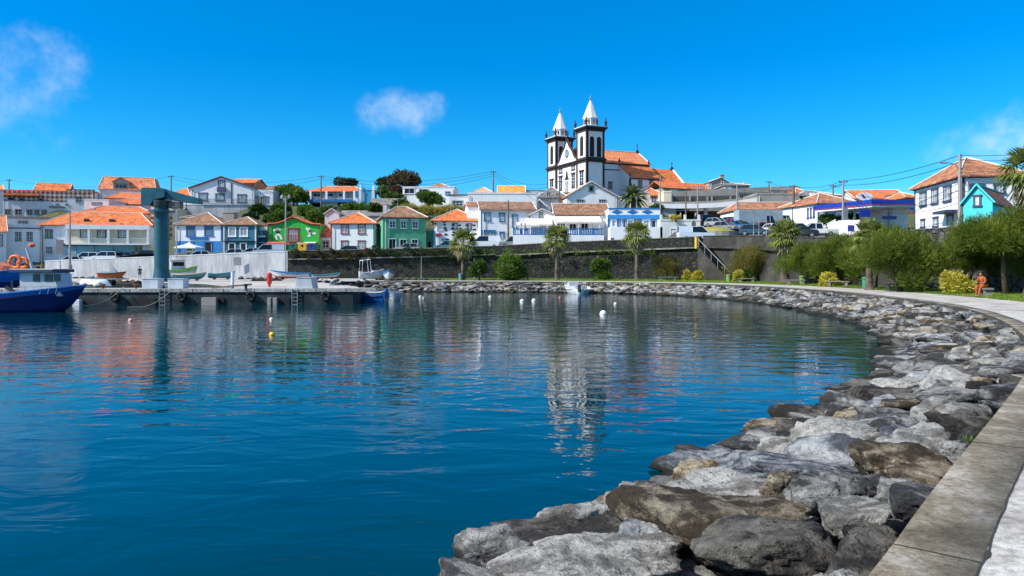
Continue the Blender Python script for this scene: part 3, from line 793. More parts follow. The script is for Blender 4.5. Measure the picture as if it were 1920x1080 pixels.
# grass blades
n = 60000; ii = RS.randint(0, 219, n); tt = RS.uniform(.0, 1, n); uu = RS.uniform(0, 1, n)
base = (A_[ii]*(1-uu[:, None])+A_[ii+1]*uu[:, None])*(1-tt[:, None])+(B_[ii]*(1-uu[:, None])+B_[ii+1]*uu[:, None])*tt[:, None]
hh = RS.uniform(.05, .17, n); aa = RS.uniform(0, 6.28, n); ww = .03
dx = np.cos(aa)*ww; dy = np.sin(aa)*ww; lean = RS.normal(0, .04, (n, 2))
V = np.zeros((n, 3, 3)); V[:, 0, :2] = base-np.stack([dx, dy], 1); V[:, 1, :2] = base+np.stack([dx, dy], 1); V[:, 2, :2] = base+lean
V[:, 0, 2] = V[:, 1, 2] = PZT-.03; V[:, 2, 2] = PZT+hh
o = npmesh('grass', V.reshape(-1, 3), np.arange(n*3).reshape(n, 3), leafmat('grass_green', (.08, .14, .015), (.14, .22, .025), (.24, .3, .05), 1.4, .3))
o['kind'] = 'stuff'; tag(o, 'short green grass of the lawn between path and wall', 'grass')

# ------------------------------------------------------------------ houses, left to right
OLD = dict(trim=TPURP, tw=.13)
# main white house with the orange hip roof (left)
h = House('house', 'wide white house with orange hip roof and pillared balcony left of the teal crane', 75, 283, 131, .2, 486, 11)
h.body(420, WHITE).hip(398, ORANGE, .45, 3.2)
h.win([(85, 430, 99, 447)], tw=.18, trim=TPURP)
h.panel(124, 430, 280, 455, CREAM, 'balcony_wall', proud=.02)
h.win([(150, 430, 166, 447), (182, 430, 199, 447), (221, 430, 238, 447)], trim=TPURP, tw=.2, pane=CURT, d=.02)
u0, _ = h.fx(122, 430, 1.3); u1 = h.w; za = h.fx(122, 420, 1.3)[1]-.1; zc = h.fx(200, 430, 1.3)[1]; zf = h.fx(200, 456, 1.3)[1]
b = h.mb(); b.box(u0, u1, .03, 1.3, zc, za); b.build('balcony_lintel', WHITE, h.root)
for px in (124, 166, 203, 239, 279):
    u, _ = h.fx(px, 440, 1.3); u = min(max(u, u0+.2), u1-.2); b = h.mb(); b.box(u-.18, u+.18, .95, 1.27, zf, zc); b.build('pillar', WHITE, h.root)
b = h.mb(); b.box(u0, u1, .03, 1.4, zf-.3, zf); b.build('balcony_floor', WHITE, h.root)
b = h.mb(); 
for k in range(int((u1-u0)/.22)): b.box(u0+.1+k*.22, u0+.14+k*.22, 1.1, 1.14, zf, zf+.85)
b.box(u0, u1, 1.08, 1.16, zf+.85, zf+.92); b.build('railing', TWHITE, h.root)
for i, (a, c) in enumerate(((122, 144), (145, 178), (180, 213), (215, 249))):
    h.panel(a, 460, c, 478, LBLUE, 'shop_front', proud=.3)
h.panel(120, 457, 183, 461, DARK, 'awning', proud=.5)
h.win([(252, 459, 267, 480)], trim=TNAVY, tw=.15, name='door', sill=False, nz_=1)
for px in (157, 205):
    u = h.fx(px, 408)[0]; b = MB(); b.box(u-.35, u+.35, 1.0, 1.8, h.h+.5, h.h+1.1); b.build('skylight', BLACKM, h.root)
# behind it, layers of orange roofs
h = House('house', 'house showing an orange roof just above the wide white house', 150, 284, 143, .3, 415, 9)
h.body(397, PINKW).hip(386, ORANGE, .4, 3).chimney(1.2, 1.5, .8, 0, 2.6, WHITE)
h = House('house', 'low pinkish flat-topped house with a dark strip window above the orange roofs', 158, 204, 150, .0, 400, 8)
h.body(376, PINKW).flatroof(SLATE, .2); h.win([(172, 379, 191, 384)], nx=4, nz_=1, sill=False)
h = House('house', 'house with a wide orange roof under the pink mansard house, left of the crane head', 205, 300, 156, .3, 400, 9)
h.body(381, PINKW).hip(372, ORANGE, .4, 2.5)
h = House('house', 'house whose bright orange roof strip runs below the dormer of the mansard house', 198, 300, 163, .3, 390, 8)
h.body(370, WHITE2).hip(361, ORANGE, .4, 2.2)
h = House('house', 'house with a red-brown mansard roof and a gabled dormer, highest at the left', 186, 290, 172, .3, 375, 9)
h.body(354, WHITE2)
r = h.rise(332, 3.0); o_ = .3
m = MB(); m.add([(-o_, -o_, h.h), (h.w+o_, -o_, h.h), (h.w+o_, h.d, h.h), (-o_, h.d, h.h), (.4, 2.2, h.h+r), (h.w-.4, 2.2, h.h+r), (h.w-.4, h.d-2, h.h+r), (.4, h.d-2, h.h+r)], [(0, 1, 5, 4), (1, 2, 6, 5), (2, 3, 7, 6), (3, 0, 4, 7), (4, 5, 6, 7), (3, 2, 1, 0)])
ro = m.build('roof', ORANGE2, h.root); h.caps([((-o_, -o_, h.h), (.4, 2.2, h.h+r)), ((.4, 2.2, h.h+r), (h.w-.4, 2.2, h.h+r)), ((h.w+o_, -o_, h.h), (h.w-.4, 2.2, h.h+r))], ro)
ua, zb_ = h.fx(212, 353); uc = h.fx(242, 353)[0]; zt = h.fx(226, 340)[1]; zp = h.fx(226, 333)[1]
m = MB(); m.prism([(ua, h.h-.1), (uc, h.h-.1), (uc, zt), ((ua+uc)/2, zp), (ua, zt)], 'y', -.1, 2.5); dm = m.build('dormer', GREYW, h.root)
m = MB(); m.slab([(ua-.3, -.4, zt-.1), ((ua+uc)/2, -.4, zp+.15), ((ua+uc)/2, 2.6, zp+.15), (ua-.3, 2.6, zt-.1)], .12); m.slab([((ua+uc)/2+.004, -.4, zp+.15), (uc+.3, -.4, zt-.1), (uc+.3, 2.6, zt-.1), ((ua+uc)/2+.004, 2.6, zp+.15)], .12); m.build('dormer_roof', ORANGE2, dm)
h.win([(215, 344, 238, 354)], trim=TPURP, tw=.1, d=.1, nx=3, nz_=1)
# long building with the chequered tiling
CHK = MATS.get('x') or None
def chequer():
    m, nt, b = newmat('chequered_tiling')
    v = coords(nt, 'Object', (1, 1, 1)); mp = nt.nodes.new('ShaderNodeMapping'); nt.links.new(v, mp.inputs[0]); mp.inputs['Rotation'].default_value = (0, math.pi/4, 0); mp.inputs['Location'].default_value = (.1, .37, .1)
    c = nd(nt, 'ShaderNodeTexChecker', Scale=1.5); nt.links.new(mp.outputs[0], c.inputs['Vector'])
    c.inputs['Color1'].default_value = c4((.2, .055, .03)); c.inputs['Color2'].default_value = c4((.55, .5, .42))
    nt.links.new(mixc(nt, 1.0, c.outputs[0], ramp(nt, nz(nt, v, 1.2), [(.3, (.6, .6, .6)), (.6, (1, 1, 1))]), 'MULTIPLY'), b.inputs['Base Color']); b.inputs['Roughness'].default_value = .6
    return m
CHK = chequer()
h = House('apartment_building', 'long white building with a brown and cream chequered upper storey, far left on the hill', 5, 178, 165, .25, 430, 12, 'building')
h.body(357, WHITE2).flatroof(CONC, .25, ORANGE)
h.panel(6, 357.5, 124, 377, CHK, 'tiled_band', proud=.05); h.panel(124.5, 355, 178, 371, CHK, 'tiled_band', proud=.06)
h.panel(8, 363, 76, 367, ORANGE, 'awning', proud=.9)
h.win([(14, 370, 27, 376), (37, 371, 45, 377), (72, 372, 80, 377)], trim=DARK, tw=.05, pane=DARK, sill=False, nx=1, nz_=1, d=.05)
h.win([(9, 392, 21, 403), (28, 392, 41, 403), (50, 393, 61, 403), (64, 393, 74, 403), (78, 393, 88, 403), (142, 369, 154, 379)], trim=TGREY, tw=.1, pane=GLASS)
h.win([(104, 382, 111, 385), (122, 382, 128, 385)], trim=TGREY, tw=.05, nx=1, nz_=1, sill=False)
h.panel(93, 387, 122, 389, TGREY, 'ledge', proud=.4)
h = House('house', 'gabled block with a bright orange roof rising above the chequered building', 64, 128, 172, .4, 375, 8)
h.body(357, ORANGE2).gablex(344.5, ORANGE, .3)
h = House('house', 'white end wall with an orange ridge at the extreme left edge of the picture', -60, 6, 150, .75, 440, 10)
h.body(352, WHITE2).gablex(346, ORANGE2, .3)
h = House('house', 'low grey and white building with a long dark flat roof behind the small white house', -10, 100, 142, .6, 430, 9)
h.body(409, WHITE2).flatroof(SLATE, .5, CONC); h.win([(34, 414, 52, 419)], nx=3, nz_=1, trim=TPURP, tw=.06)
h = House('house', 'small white house with two plum-framed upper windows, left of the wide white house', 13, 74, 128, .5, 496, 8)
h.body(425, WHITE).flatroof(CONC, .4, WHITE2); h.win([(29, 435, 40, 452), (50, 435, 61, 452)], **OLD)
h.win([(28, 480, 38, 492), (87, 463, 97, 475)], **OLD); h.cornice(TPURP)
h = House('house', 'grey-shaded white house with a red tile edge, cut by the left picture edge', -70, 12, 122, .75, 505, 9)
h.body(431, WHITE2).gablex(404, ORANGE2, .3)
h.win([(-20, 440, -10, 462), (-2, 440, 5, 462)], **OLD)
h = House('apartment_building', 'narrow block with brown and cream balcony bands half hidden by the crane column', 284, 324, 140, .0, 470, 9, 'building')
h.body(392, CREAM).flatroof()
for k in range(7):
    h.panel(285, 396+k*10.5, 323, 400.5+k*10.5, TBROWN, 'balcony', proud=.8)
# blue and white house
h = House('house', 'house with white upper storey, bright blue ground floor and blue-framed murals, right of the crane', 329, 417, 125, .02, 474, 8)
h.body(420, WHITE).hip(399, BROWN, .35, 4.6)
h.panel(329.2, 452, 416, 474, BLUEW, 'painted_ground_floor', proud=.03)
h.panel(414, 420.5, 417, 452, TB, 'corner_trim', proud=.05)
MURAL = plaster('mural_paint', (.12, .22, .3), .5, 3.0)
h.win([(349, 424, 366, 444), (383, 424, 400, 443)], trim=TB, tw=.15, pane=MURAL, nx=1, nz_=1, sash=TB)
h.panel(356, 444, 390, 449.5, TBL, 'shop_sign', proud=.12)
h.win([(349, 453, 363, 471), (383, 453, 398, 474)], trim=TB, tw=.12, pane=DARK, name='door', sill=False, nx=1, nz_=1, d=.03)
b = MB(); b.box(10, 13, 5, 6.4, h.h+.3, h.h+3.0); 
h.chimney(6.3, 4.5, 1.9, h.h+.2, h.h+2.2, CONC)
h = House('house', 'brown-roofed house peeping out behind the blue and white house', 341, 400, 133, .02, 440, 7)
h.body(408, WHITE2).hip(400, BROWN, .3, 3)
# teal house
h = House('house', 'dark teal two-storey house with white-framed windows beside the blue and white house', 419, 480, 125, .02, 473, 8)
h.body(420, TEALW).hip(407, BROWN, .35, 2.7)
h.win([(428, 425.5, 443, 444.5), (449, 425.5, 465, 444.5)], trim=TWHITE, tw=.18, pane=CURT, nz_=1)
h.panel(419.5, 451.5, 479, 453, DARK, 'ledge', proud=.25)
h.win([(428, 455, 442, 472), (450, 455, 463, 473)], trim=TWHITE, tw=.15, pane=DARK, name='door', sill=False, nx=1, nz_=1)
for px in ((419, 421), (478, 480.5)): h.panel(px[0], 420.5, px[1], 473, TWHITE, 'corner_trim', proud=.05)
h = House('house', 'small teal and white annex with a balcony between the teal and the bright green house', 481, 500.5, 127, .0, 473, 6)
h.body(432, TEALW).flatroof(CONC, .6, WHITE2); h.panel(481, 442, 500, 445, TWHITE, 'balcony_rail', proud=.8); h.panel(487, 432, 492, 442, CURT, 'window', proud=.05)
h.win([(485, 454, 497, 471)], trim=TWHITE, tw=.12, pane=DARK, name='door', sill=False, nx=1, nz_=1)
# bright green gabled house
h = House('house', 'bright green gabled house with red trim and two painted athletes', 501.5, 600, 126, .02, 470, 10)
h.h = PZ(420, 126)-h.z0
b = MB(); pr = [(0, -3)]; top = []
for px, py in ((501.5, 420), (515, 420), (524, 418), (533, 415), (541, 410), (549, 408), (557, 410), (566, 414), (575, 418), (587, 420.5), (600, 421)): top.append(h.fx(px, py))
top[0] = (0, top[0][1]); top[-1] = (h.w, top[-1][1])
b.prism([(0, -3), (h.w, -3)]+top[::-1], 'y', 0, 6); h.wall = b.build('wall', GREENW, h.root); h.wm = GREENW
b = MB()
for p, q in zip(top[:-1], top[1:]): b.slab([(p[0], -.35, p[1]+.22), (q[0], -.35, q[1]+.22), (q[0], 6.3, q[1]+.22), (p[0], 6.3, p[1]+.22)], .2)
ro = b.build('roof', ORANGE, h.root); b = MB()
for p, q in zip(top[:-1], top[1:]): b.slab([(p[0], -.1, p[1]+.01), (q[0], -.1, q[1]+.01), (q[0], -.005, q[1]+.01), (p[0], -.005, p[1]+.01)], .22)
b.build('red_verge', TRED, h.root)
h.panel(501.5, 421, 503, 466, TRED, 'corner_trim', proud=.06); h.panel(598.5, 421.5, 600, 466, TRED, 'corner_trim', proud=.06)
h.win([(539, 427, 561, 453)], trim=TRED, tw=.22, pane=CURT, sash=TRED, name='door', sill=False, nx=4)
zb_ = h.fx(550, 453, 1)[1]; ua = h.fx(533, 453, 1)[0]; uc = h.fx(567, 453, 1)[0]
b = h.mb(); b.box(ua, uc, .03, 1.0, zb_-.15, zb_)
for k in range(13): x = ua+(uc-ua-.05)*k/12; b.box(x, x+.05, .94, .99, zb_, zb_+1.0)
b.box(ua, uc, .92, 1.0, zb_+1.0, zb_+1.06); b.build('balcony', TRED, h.root)
AWN = flat('red_awning', (.55, .1, .09), .8); AWW = flat('white_awning', (.62, .6, .58), .8)
def awning(h, x0, x1, y0, y1, out, mat, name='awning', d=0.0):
    a, zt = h.fx(x0, y0, d); c = h.fx(x1, y0, d)[0]; zb_ = h.fx((x0+x1)/2, y1, d+out)[1]
    b = h.mb(); b.slab([(a, d+.02, zt), (c, d+.02, zt), (c, d+out, zb_+.12), (a, d+out, zb_+.12)], .05); b.box(a, c, d+out, d+out+.03, zb_-.08, zb_+.16)
    return b.build(name, mat, h.root)
awning(h, 503, 547, 453, 458, 1.6, AWN); awning(h, 560, 594, 453.5, 457.5, 1.6, AWW)
h.win([(548, 458, 562, 470), (566, 459, 580, 470)], trim=TRED, tw=.1, pane=DARK, name='door', sill=False, nx=1, nz_=1)
# the painted athletes
def mural(h, pts, w, mat, name='mural', d=.0):
    b = h.mb()
    for poly in pts:
        P = [h.fx(x, y) for x, y in poly]
        for p, q in zip(P[:-1], P[1:]):
            L = math.hypot(q[0]-p[0], q[1]-p[1]); n = (-(q[1]-p[1])/L*w, (q[0]-p[0])/L*w)
            v = [(p[0]+n[0], d+.03, p[1]+n[1]), (q[0]+n[0], d+.03, q[1]+n[1]), (q[0]-n[0], d+.03, q[1]-n[1]), (p[0]-n[0], d+.03, p[1]-n[1])]
            b.add(v, [(0, 1, 2, 3)])
        c = P[0]
    return b.build(name, mat, h.root)
mural(h, [[(513, 433), (517, 430), (521, 432), (526, 430)], [(521, 438), (517, 444), (519, 450)], [(521, 438), (526, 443), (528, 449)], [(520.5, 427.5), (522, 429)]], .16, TWHITE)
mural(h, [[(520, 430), (521.5, 438)]], .3, DARK)
mural(h, [[(574, 427), (577, 431), (579, 437), (583, 441), (577, 443)], [(579, 437), (586, 437.5), (592, 437.8)], [(578, 430), (581, 428)]], .16, TWHITE)
mural(h, [[(578, 432), (580, 436)], [(582, 437.3), (586, 437.6)]], .28, DARK)
h = House('house', 'tiny red and white house with a red balcony, right of the bright green house', 601, 620, 127, .0, 470, 7)
h.body(438, WHITE2).gablex(426, ORANGE, .3); h.panel(601, 438, 620, 445.5, TRED, 'balcony', proud=.5); h.win([(604, 451, 618, 466)], trim=TRED, tw=.1, pane=DARK)
# white house, red windows
h = House('house', 'white house with four red-framed windows and an orange pyramid roof', 620, 702, 122, .0, 471, 8.2)
h.body(417, WHITE).hip(399.5, ORANGE, .4, 3.4); h.cornice(TRED, .22, .13)
h.win([(639, 420, 654, 439), (671, 420, 685.5, 439)], trim=TRED, tw=.16, pane=CURT)
h.win([(639, 450.5, 653, 468), (670.5, 450.5, 685, 468)], trim=TRED, tw=.14, pane=CURT)
h.panel(620, 419, 622, 471, TRED, 'corner_trim', proud=.05); h.panel(700, 419, 702, 471, TGREY, 'corner_trim', proud=.05)
# sea-green house
h = House('house', 'sea-green house with a brown hip roof and three small white-topped windows', 717.5, 798, 119, .26, 471, 8.5)
h.body(405.5, SEAGR).hip(396, BROWN, .35, 2.6, rise=1.9)
h.win([(730, 414, 742, 428), (751, 414, 762, 429), (772.5, 415, 784, 429)], trim=TWHITE, tw=.06, pane=GLASS)
h.win([(707.5, 413, 709.5, 430), (711.5, 413, 713.5, 430)], face='l', trim=TWHITE, tw=.05, pane=GLASS, nx=1)
for a in (728, 749, 771): h.panel(a, 411.5, a+15, 413.3, TWHITE, 'lintel', proud=.12)
h.win([(728, 447, 743, 469), (749, 448, 763, 468), (771, 448, 784, 468)], trim=TWHITE, tw=.1, pane=DARK, name='door', sill=False, nz_=1)
h.win([(707, 449, 711, 468)], face='l', trim=TWHITE, tw=.1, pane=DARK, name='door', sill=False, nz_=1)
h = House('house', 'narrow green annex with a dark doorway right of the sea-green house', 799, 813, 123, .0, 468, 6)
h.body(433, SEAGR).flatroof(CONC, .4, CREAM); h.win([(801, 451, 810, 467)], trim=TEALW, tw=.08, pane=DARK, name='door', sill=False, nx=1, nz_=1)
# white house with black stone quoins
h = House('house', 'white house with scattered black stone quoins around its windows and an orange roof', 814, 901, 121, .1, 467, 10)
h.body(412, WHITE).hip(392.5, ORANGE, .5, 4.2)
for (x, y) in ((815, 418), (830, 415), (831, 420), (832, 426), (833, 430), (833, 438), (847, 420), (859, 421), (846, 427), (860, 427), (848, 434), (847, 439), (873, 421), (886, 421), (874, 428), (887, 429), (873, 437), (888, 437), (896, 423), (897, 433), (836, 447), (897, 416)):
    h.panel(x, y, x+5.5, y+3.2, BASALT, 'quoin_stone', proud=.06)
h.win([(849, 418, 858, 431), (876, 419, 885, 432)], trim=BASALT, tw=.12, pane=CURT)
h.win([(819, 418, 829, 432)], trim=TWHITE, tw=.1, pane=CREAM); h.panel(817, 438, 828, 443, TRED, 'flower_box', proud=.3)
h.win([(829, 447, 838, 466)], trim=TBL, tw=.1, pane=CURT, name='door', sill=False, nz_=1)
h.panel(813, 433, 815.5, 465, TBL, 'corner_trim', proud=.05)
# long blue-trimmed house
h = House('house', 'long white house with a brown roof and pale blue window frames behind the wooden pole', 901, 1004, 117, .12, 457, 8.5)
h.body(392, WHITE).gablex(380, BROWN, .35)
TBF = flat('sky_blue_trim', (.025, .15, .36), .5)
h.win([(907, 398, 920, 415), (936, 399, 947, 416), (960, 402, 971, 427)], trim=TBF, tw=.17, pane=CURT)
h.win([(903, 433, 929, 448), (936, 434, 946, 449)], trim=TBF, tw=.2, pane=CURT, name='door', sill=False, nx=3, nz_=1)
h.panel(901, 392.5, 903, 450, TBF, 'corner_trim', proud=.05); h.panel(903.5, 391.8, 1000, 393.2, TBF, 'frieze', proud=.08)
h.panel(903, 431, 929, 433, TBF, 'lintel', proud=.1)
h = House('house', 'plain white gable wall left of the long blue-trimmed house', 877, 900, 122, .12, 455, 9)
h.body(386, WHITE).gablex(381, BROWN2, .2)
# restaurant
h = House('restaurant', 'white restaurant with cream awnings over a blue-railed terrace and a brown roof', 1040, 1143, 112, .0, 458, 9, 'restaurant')
h.body(401, WHITE).gablex(384, BROWN, .3)
h.panel(1040, 401, 1142, 404, TBL, 'frieze', proud=.08)
h.panel(1112, 405, 1137, 430, WHITE2, 'wall_panel', proud=.05)
h.win([(1066, 418, 1082, 432), (1088, 417, 1104, 432), (1110, 415, 1124, 432)], trim=CREAM, tw=.12, pane=DARK, name='door', sill=False, nx=2, nz_=1)  # doors widened; their dark panes also paint in the shade under the awning
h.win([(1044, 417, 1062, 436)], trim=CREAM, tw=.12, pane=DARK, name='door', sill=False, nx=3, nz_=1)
AWC = flat('cream_awning', (.66, .61, .54), .85, var=.05)
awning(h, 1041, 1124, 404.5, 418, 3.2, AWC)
ua, zt = h.fx(962, 441, 4.2); uc, _ = h.fx(1132, 441, 4.2)
b = h.mb(); b.box(ua, uc, .03, 4.4, -3, h.fx(1050, 441, 4.4)[1]); b.build('terrace', WHITE, h.root); zt = h.fx(1050, 441, 4.4)[1]
b = h.mb(); b.box(ua, uc, 4.2, 4.3, zt+.05, zt+.18); b.box(ua, uc, 4.2, 4.3, zt+.88, zt+1.0)
n_ = int((uc-ua)/.32)
for k in range(n_): x = ua+k*.32; b.box(x, x+(.14 if k % 6 else .26), 4.22, 4.28, zt+.18, zt+(.88 if k % 6 else 1.12))
b.build('railing', TBL, h.root)
for px in (966, 990, 1026, 1060, 1085, 1124):
    u = h.fx(px, 430, 3.1)[0]; b = h.mb(); b.box(u-.05, u+.05, 3.05, 3.15, zt, zt+2.4); b.build('post', TWHITE, h.root)
h = House('house', 'small gabled wing of the restaurant with an arched window above the left awning', 995, 1040, 114, .0, 455, 8)
h.body(404, WHITE, gable=(1016, 394)).gabley(BROWN, .25)
h.win([(1011, 398.5, 1018, 409)], trim=TGREY, tw=.1, pane=GLASS); h.panel(998, 423, 1038, 436, CREAM, 'shade_tint_panel', proud=.03)  # cream panel paints the tone of shade below the awning
h.win([(1008, 424, 1020, 437)], trim=TWHITE, tw=.08, pane=DARK, name='door', sill=False, nx=2, nz_=1)
awning(h, 984, 1034, 409, 422, 3.0, AWC); awning(h, 968, 1010, 416, 424, 4.2, AWW)
# blue and white flat house
h = House('house', 'flat-roofed white house with blue diamonds on its parapet and a blue band', 1141, 1237, 109, .0, 462, 8)
h.body(404, WHITE).flatroof(CONC, .95)
for x in (1157, 1186, 1214):
    P = [h.fx(x+dx, 397.5+dy, .06) for dx, dy in ((-11, 0), (0, -4.2), (11, 0), (0, 4.2))]
    b = h.mb(); b.add([(p[0], .10, p[1]) for p in P]+[(p[0], .065, p[1]) for p in P], [(0, 1, 2, 3), (0, 1, 5, 4), (1, 2, 6, 5), (2, 3, 7, 6), (3, 0, 4, 7)]); b.build('diamond', TBL, h.root)
h.panel(1141, 390, 1237, 392.3, TBL, 'parapet_cap', proud=.14); h.panel(1139, 403, 1237, 410.5, BLUEW, 'blue_band', proud=.25)
h.panel(1141, 427, 1237, 455, WHITE, 'terrace_wall', proud=2.0)
h.win([(1147, 411, 1156, 426), (1176, 411, 1188, 427), (1206, 411, 1218, 427)], trim=TWHITE, tw=.1, pane=CURT)
h.win([(1157, 411, 1164, 427), (1167, 411, 1174.5, 427), (1189, 411, 1203, 427), (1220, 411, 1231, 427)], trim=TBL, tw=.14, pane=DARK, name='door', sill=False, nx=1, nz_=1)
h.panel(1139, 404, 1143, 428, TBL, 'corner_trim', proud=.06); h.panel(1145, 446, 1151, 450.5, TGREY, 'vent', d=2.0)
# garage
h = House('garage', 'white garage building with a planted flat roof and small posts, behind the wall', 1238, 1313, 107, .0, 458, 8, 'garage')
h.body(414, WHITE2).flatroof(CONC, .2, WHITE2)
h.win([(1257, 428, 1292, 449)], trim=WHITE2, tw=.08, pane=TWHITE, sash=WHITE2, name='door', sill=False, nx=4, nz_=1)
for px in (1240, 1258, 1285, 1311):
    u = h.fx(px, 410)[0]; b = h.mb(); b.box(u-.15, u+.15, -.35, -.05, h.h, h.h+.9); b.build('post', WHITE2, h.root)
# mid row
h = House('house', 'white gabled house with an orange roof in front of the church', 1063, 1157, 148, .13, 395, 12)
h.body(368, WHITE, gable=(1108, 342)).gabley(ORANGE, .35, TWHITE)
h.win([(1081, 374, 1095, 384), (1123, 374, 1136, 383)], trim=TGREY, tw=.1, pane=GLASS, nx=3); h.win([(1104, 348, 1113.5, 360)], trim=TGREY, tw=.15, pane=DARK, nx=1, nz_=1)
h.win([(1166, 378, 1170, 389)], face='r', trim=TGREY, tw=.1, nx=1)
h = House('house', 'white lower wing stepping down right of the gabled house, behind the large palm', 1158, 1172, 150, .13, 395, 8)
h.body(371, WHITE).flatroof()
h = House('house', 'white cubic house with small square windows and outside stairs, left of the gabled house', 1009, 1064, 152, .0, 410, 9)
h.body(369, WHITE2).hip(351, SLATE, .3, 3.4, capm=WHITE2)
h.win([(1025, 361, 1033, 370.5), (1043, 362, 1050, 370), (1014, 363, 1018, 370), (1041, 382, 1047, 388)], trim=TGREY, tw=.08, pane=GLASS)
h.panel(1047, 371, 1062, 396, flat('ochre_wall', (.4, .24, .12), .8), 'ochre_wall', proud=.05)
h.panel(1013, 371.5, 1046, 373, TGREY, 'balcony', proud=.9)
for k in range(8):
    h.panel(1010+k*1.8, 374+k*1.8, 1013+k*1.8, 376+k*1.8, TWHITE, 'stair_tread', proud=.8)
h = House('house', 'low grey-roofed white house at the foot of the church facade', 985, 1024, 165, .0, 372, 8)
h.body(358, WHITE2).flatroof(SLATE, .2, SLATE)
h = House('house', 'broad white windowless building with a blue-grey coping, above the long blue-trimmed house', 877, 1008, 143, .04, 410, 12)
h.body(364, WHITE).flatroof(CONC, .35, WHITE2)
h.win([(936, 379, 943, 383), (972, 379, 985, 383)], trim=TPURP, tw=.06, pane=DARK, nx=1, nz_=1, sill=False)
h = House('house', 'house showing a pale yellow-orange roof between white verges, behind the broad white building', 884, 926, 160, .0, 380, 9)
h.body(362, WHITE2).hip(351, tiles('pale_tiles', (.5, .28, .16), (.65, .38, .24), (.7, .48, .34), .4), .3, 2.8)
h = House('house', 'house with a vivid yellow-orange roof left of the church', 934, 984, 162, .0, 380, 9)
h.body(362, WHITE2).gablex(350, tiles('yellow_orange_tiles', (.7, .25, .04), (.85, .33, .05), (.9, .4, .08), .4), .4, verge=TWHITE)
# upper left
h = House('house', 'grey gabled house with dark-framed windows above the spiked fence, right of the crane', 357, 478, 150, .06, 383, 12)
h.body(353, WHITE2, gable=(415, 333)).gabley(TPURP, .3, TPURP, .12)
TNB = flat('dark_blue_frame', (.06, .07, .14), .6)
h.win([(372, 361, 389, 377), (404, 362.5, 421, 377), (445, 364, 462, 380)], trim=TNB, tw=.22, pane=CURT, nx=1, nz_=1)
h.win([(409, 338, 422, 360)], trim=TNB, tw=.2, pane=CURT, nx=2); h.panel(408, 351, 423, 360, TNB, 'balcony', proud=.5)
h.panel(433, 343, 434.5, 381, TPURP, 'downpipe', proud=.12)
h = House('house', 'pink-fronted upper block with a thin orange roof behind the grey gabled house', 430, 478, 158, .0, 370, 7)
h.body(342, ORANGE2).gablex(337.5, ORANGE, .4)
h = House('house', 'flat-roofed white extension with a pillared porch right of the grey gabled house', 475, 512, 151, .06, 384, 8)
h.body(361, WHITE2).flatroof(CONC, .6, WHITE2); h.win([(479, 367, 486, 384), (488, 368, 498, 384), (499, 368, 504, 382)], trim=TGREY, tw=.12, pane=DARK, name='door', sill=False, nz_=1)
h = House('house', 'house with a low brown roof half hidden by the treetops right of the porch', 480, 535, 166, .0, 375, 9)
h.body(354, WHITE2).hip(348, BROWN, .3, 3)
r_ = chainwall('retaining_wall', 'white retaining wall with a spiked fence below the grey gabled house', lerp_pts(wa(322, 146, 384), wa(506, 147.5, 385), 6), QWALL, .5, zb=6.5, capmat=WHITE2)
b = MB()
a = np.array(wa(375, 146.2, 383)); c = np.array(wa(503, 147.3, 385)); L = np.array([a[0], a[1], a[2]])
for k in range(70):
    p = a+(c-a)*k/69-L; b.box(p[0]-.025, p[0]+.025, p[1]-.02, p[1]+.02, 0, 1.15+(.12 if k % 5 == 0 else 0))
b.tube([(0, 0, .95), tuple(c-L+np.array([0, 0, .95]))], .03, 5); b.tube([(0, 0, .2), tuple(c-L+np.array([0, 0, .2]))], .03, 5)
o = b.build('fence', TGREY, None, loc=tuple(L)); tag(o, 'spiked iron fence along the top of the white retaining wall', 'fence')
h = House('house', 'house with an orange gable edge just behind the crane boom', 306, 358, 155, .0, 388, 8)
h.body(372, WHITE2).hip(354, ORANGE, .3, 2.4)
h = House('house', 'white and blue house with a long veranda under an orange roof', 580, 678, 158, .0, 390, 10)
h.body(358, WHITE).hip(350, ORANGE, .6, 2.4)
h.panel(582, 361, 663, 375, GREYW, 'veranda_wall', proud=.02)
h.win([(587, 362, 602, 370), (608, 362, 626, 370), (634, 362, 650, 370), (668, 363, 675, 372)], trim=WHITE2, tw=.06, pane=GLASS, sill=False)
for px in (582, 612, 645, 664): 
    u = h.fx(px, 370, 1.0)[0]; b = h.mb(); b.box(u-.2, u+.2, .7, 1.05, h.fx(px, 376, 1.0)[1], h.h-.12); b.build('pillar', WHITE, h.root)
h.panel(581, 374.5, 663, 380, TBL, 'blue_band', proud=1.1); h.panel(584, 381, 601, 388.5, DARK, 'painted_shade_panel', proud=.03); h.panel(633, 380, 651, 388, DARK, 'painted_shade_panel', proud=.03)  # dark panels lie flat on the wall; shade of openings painted in
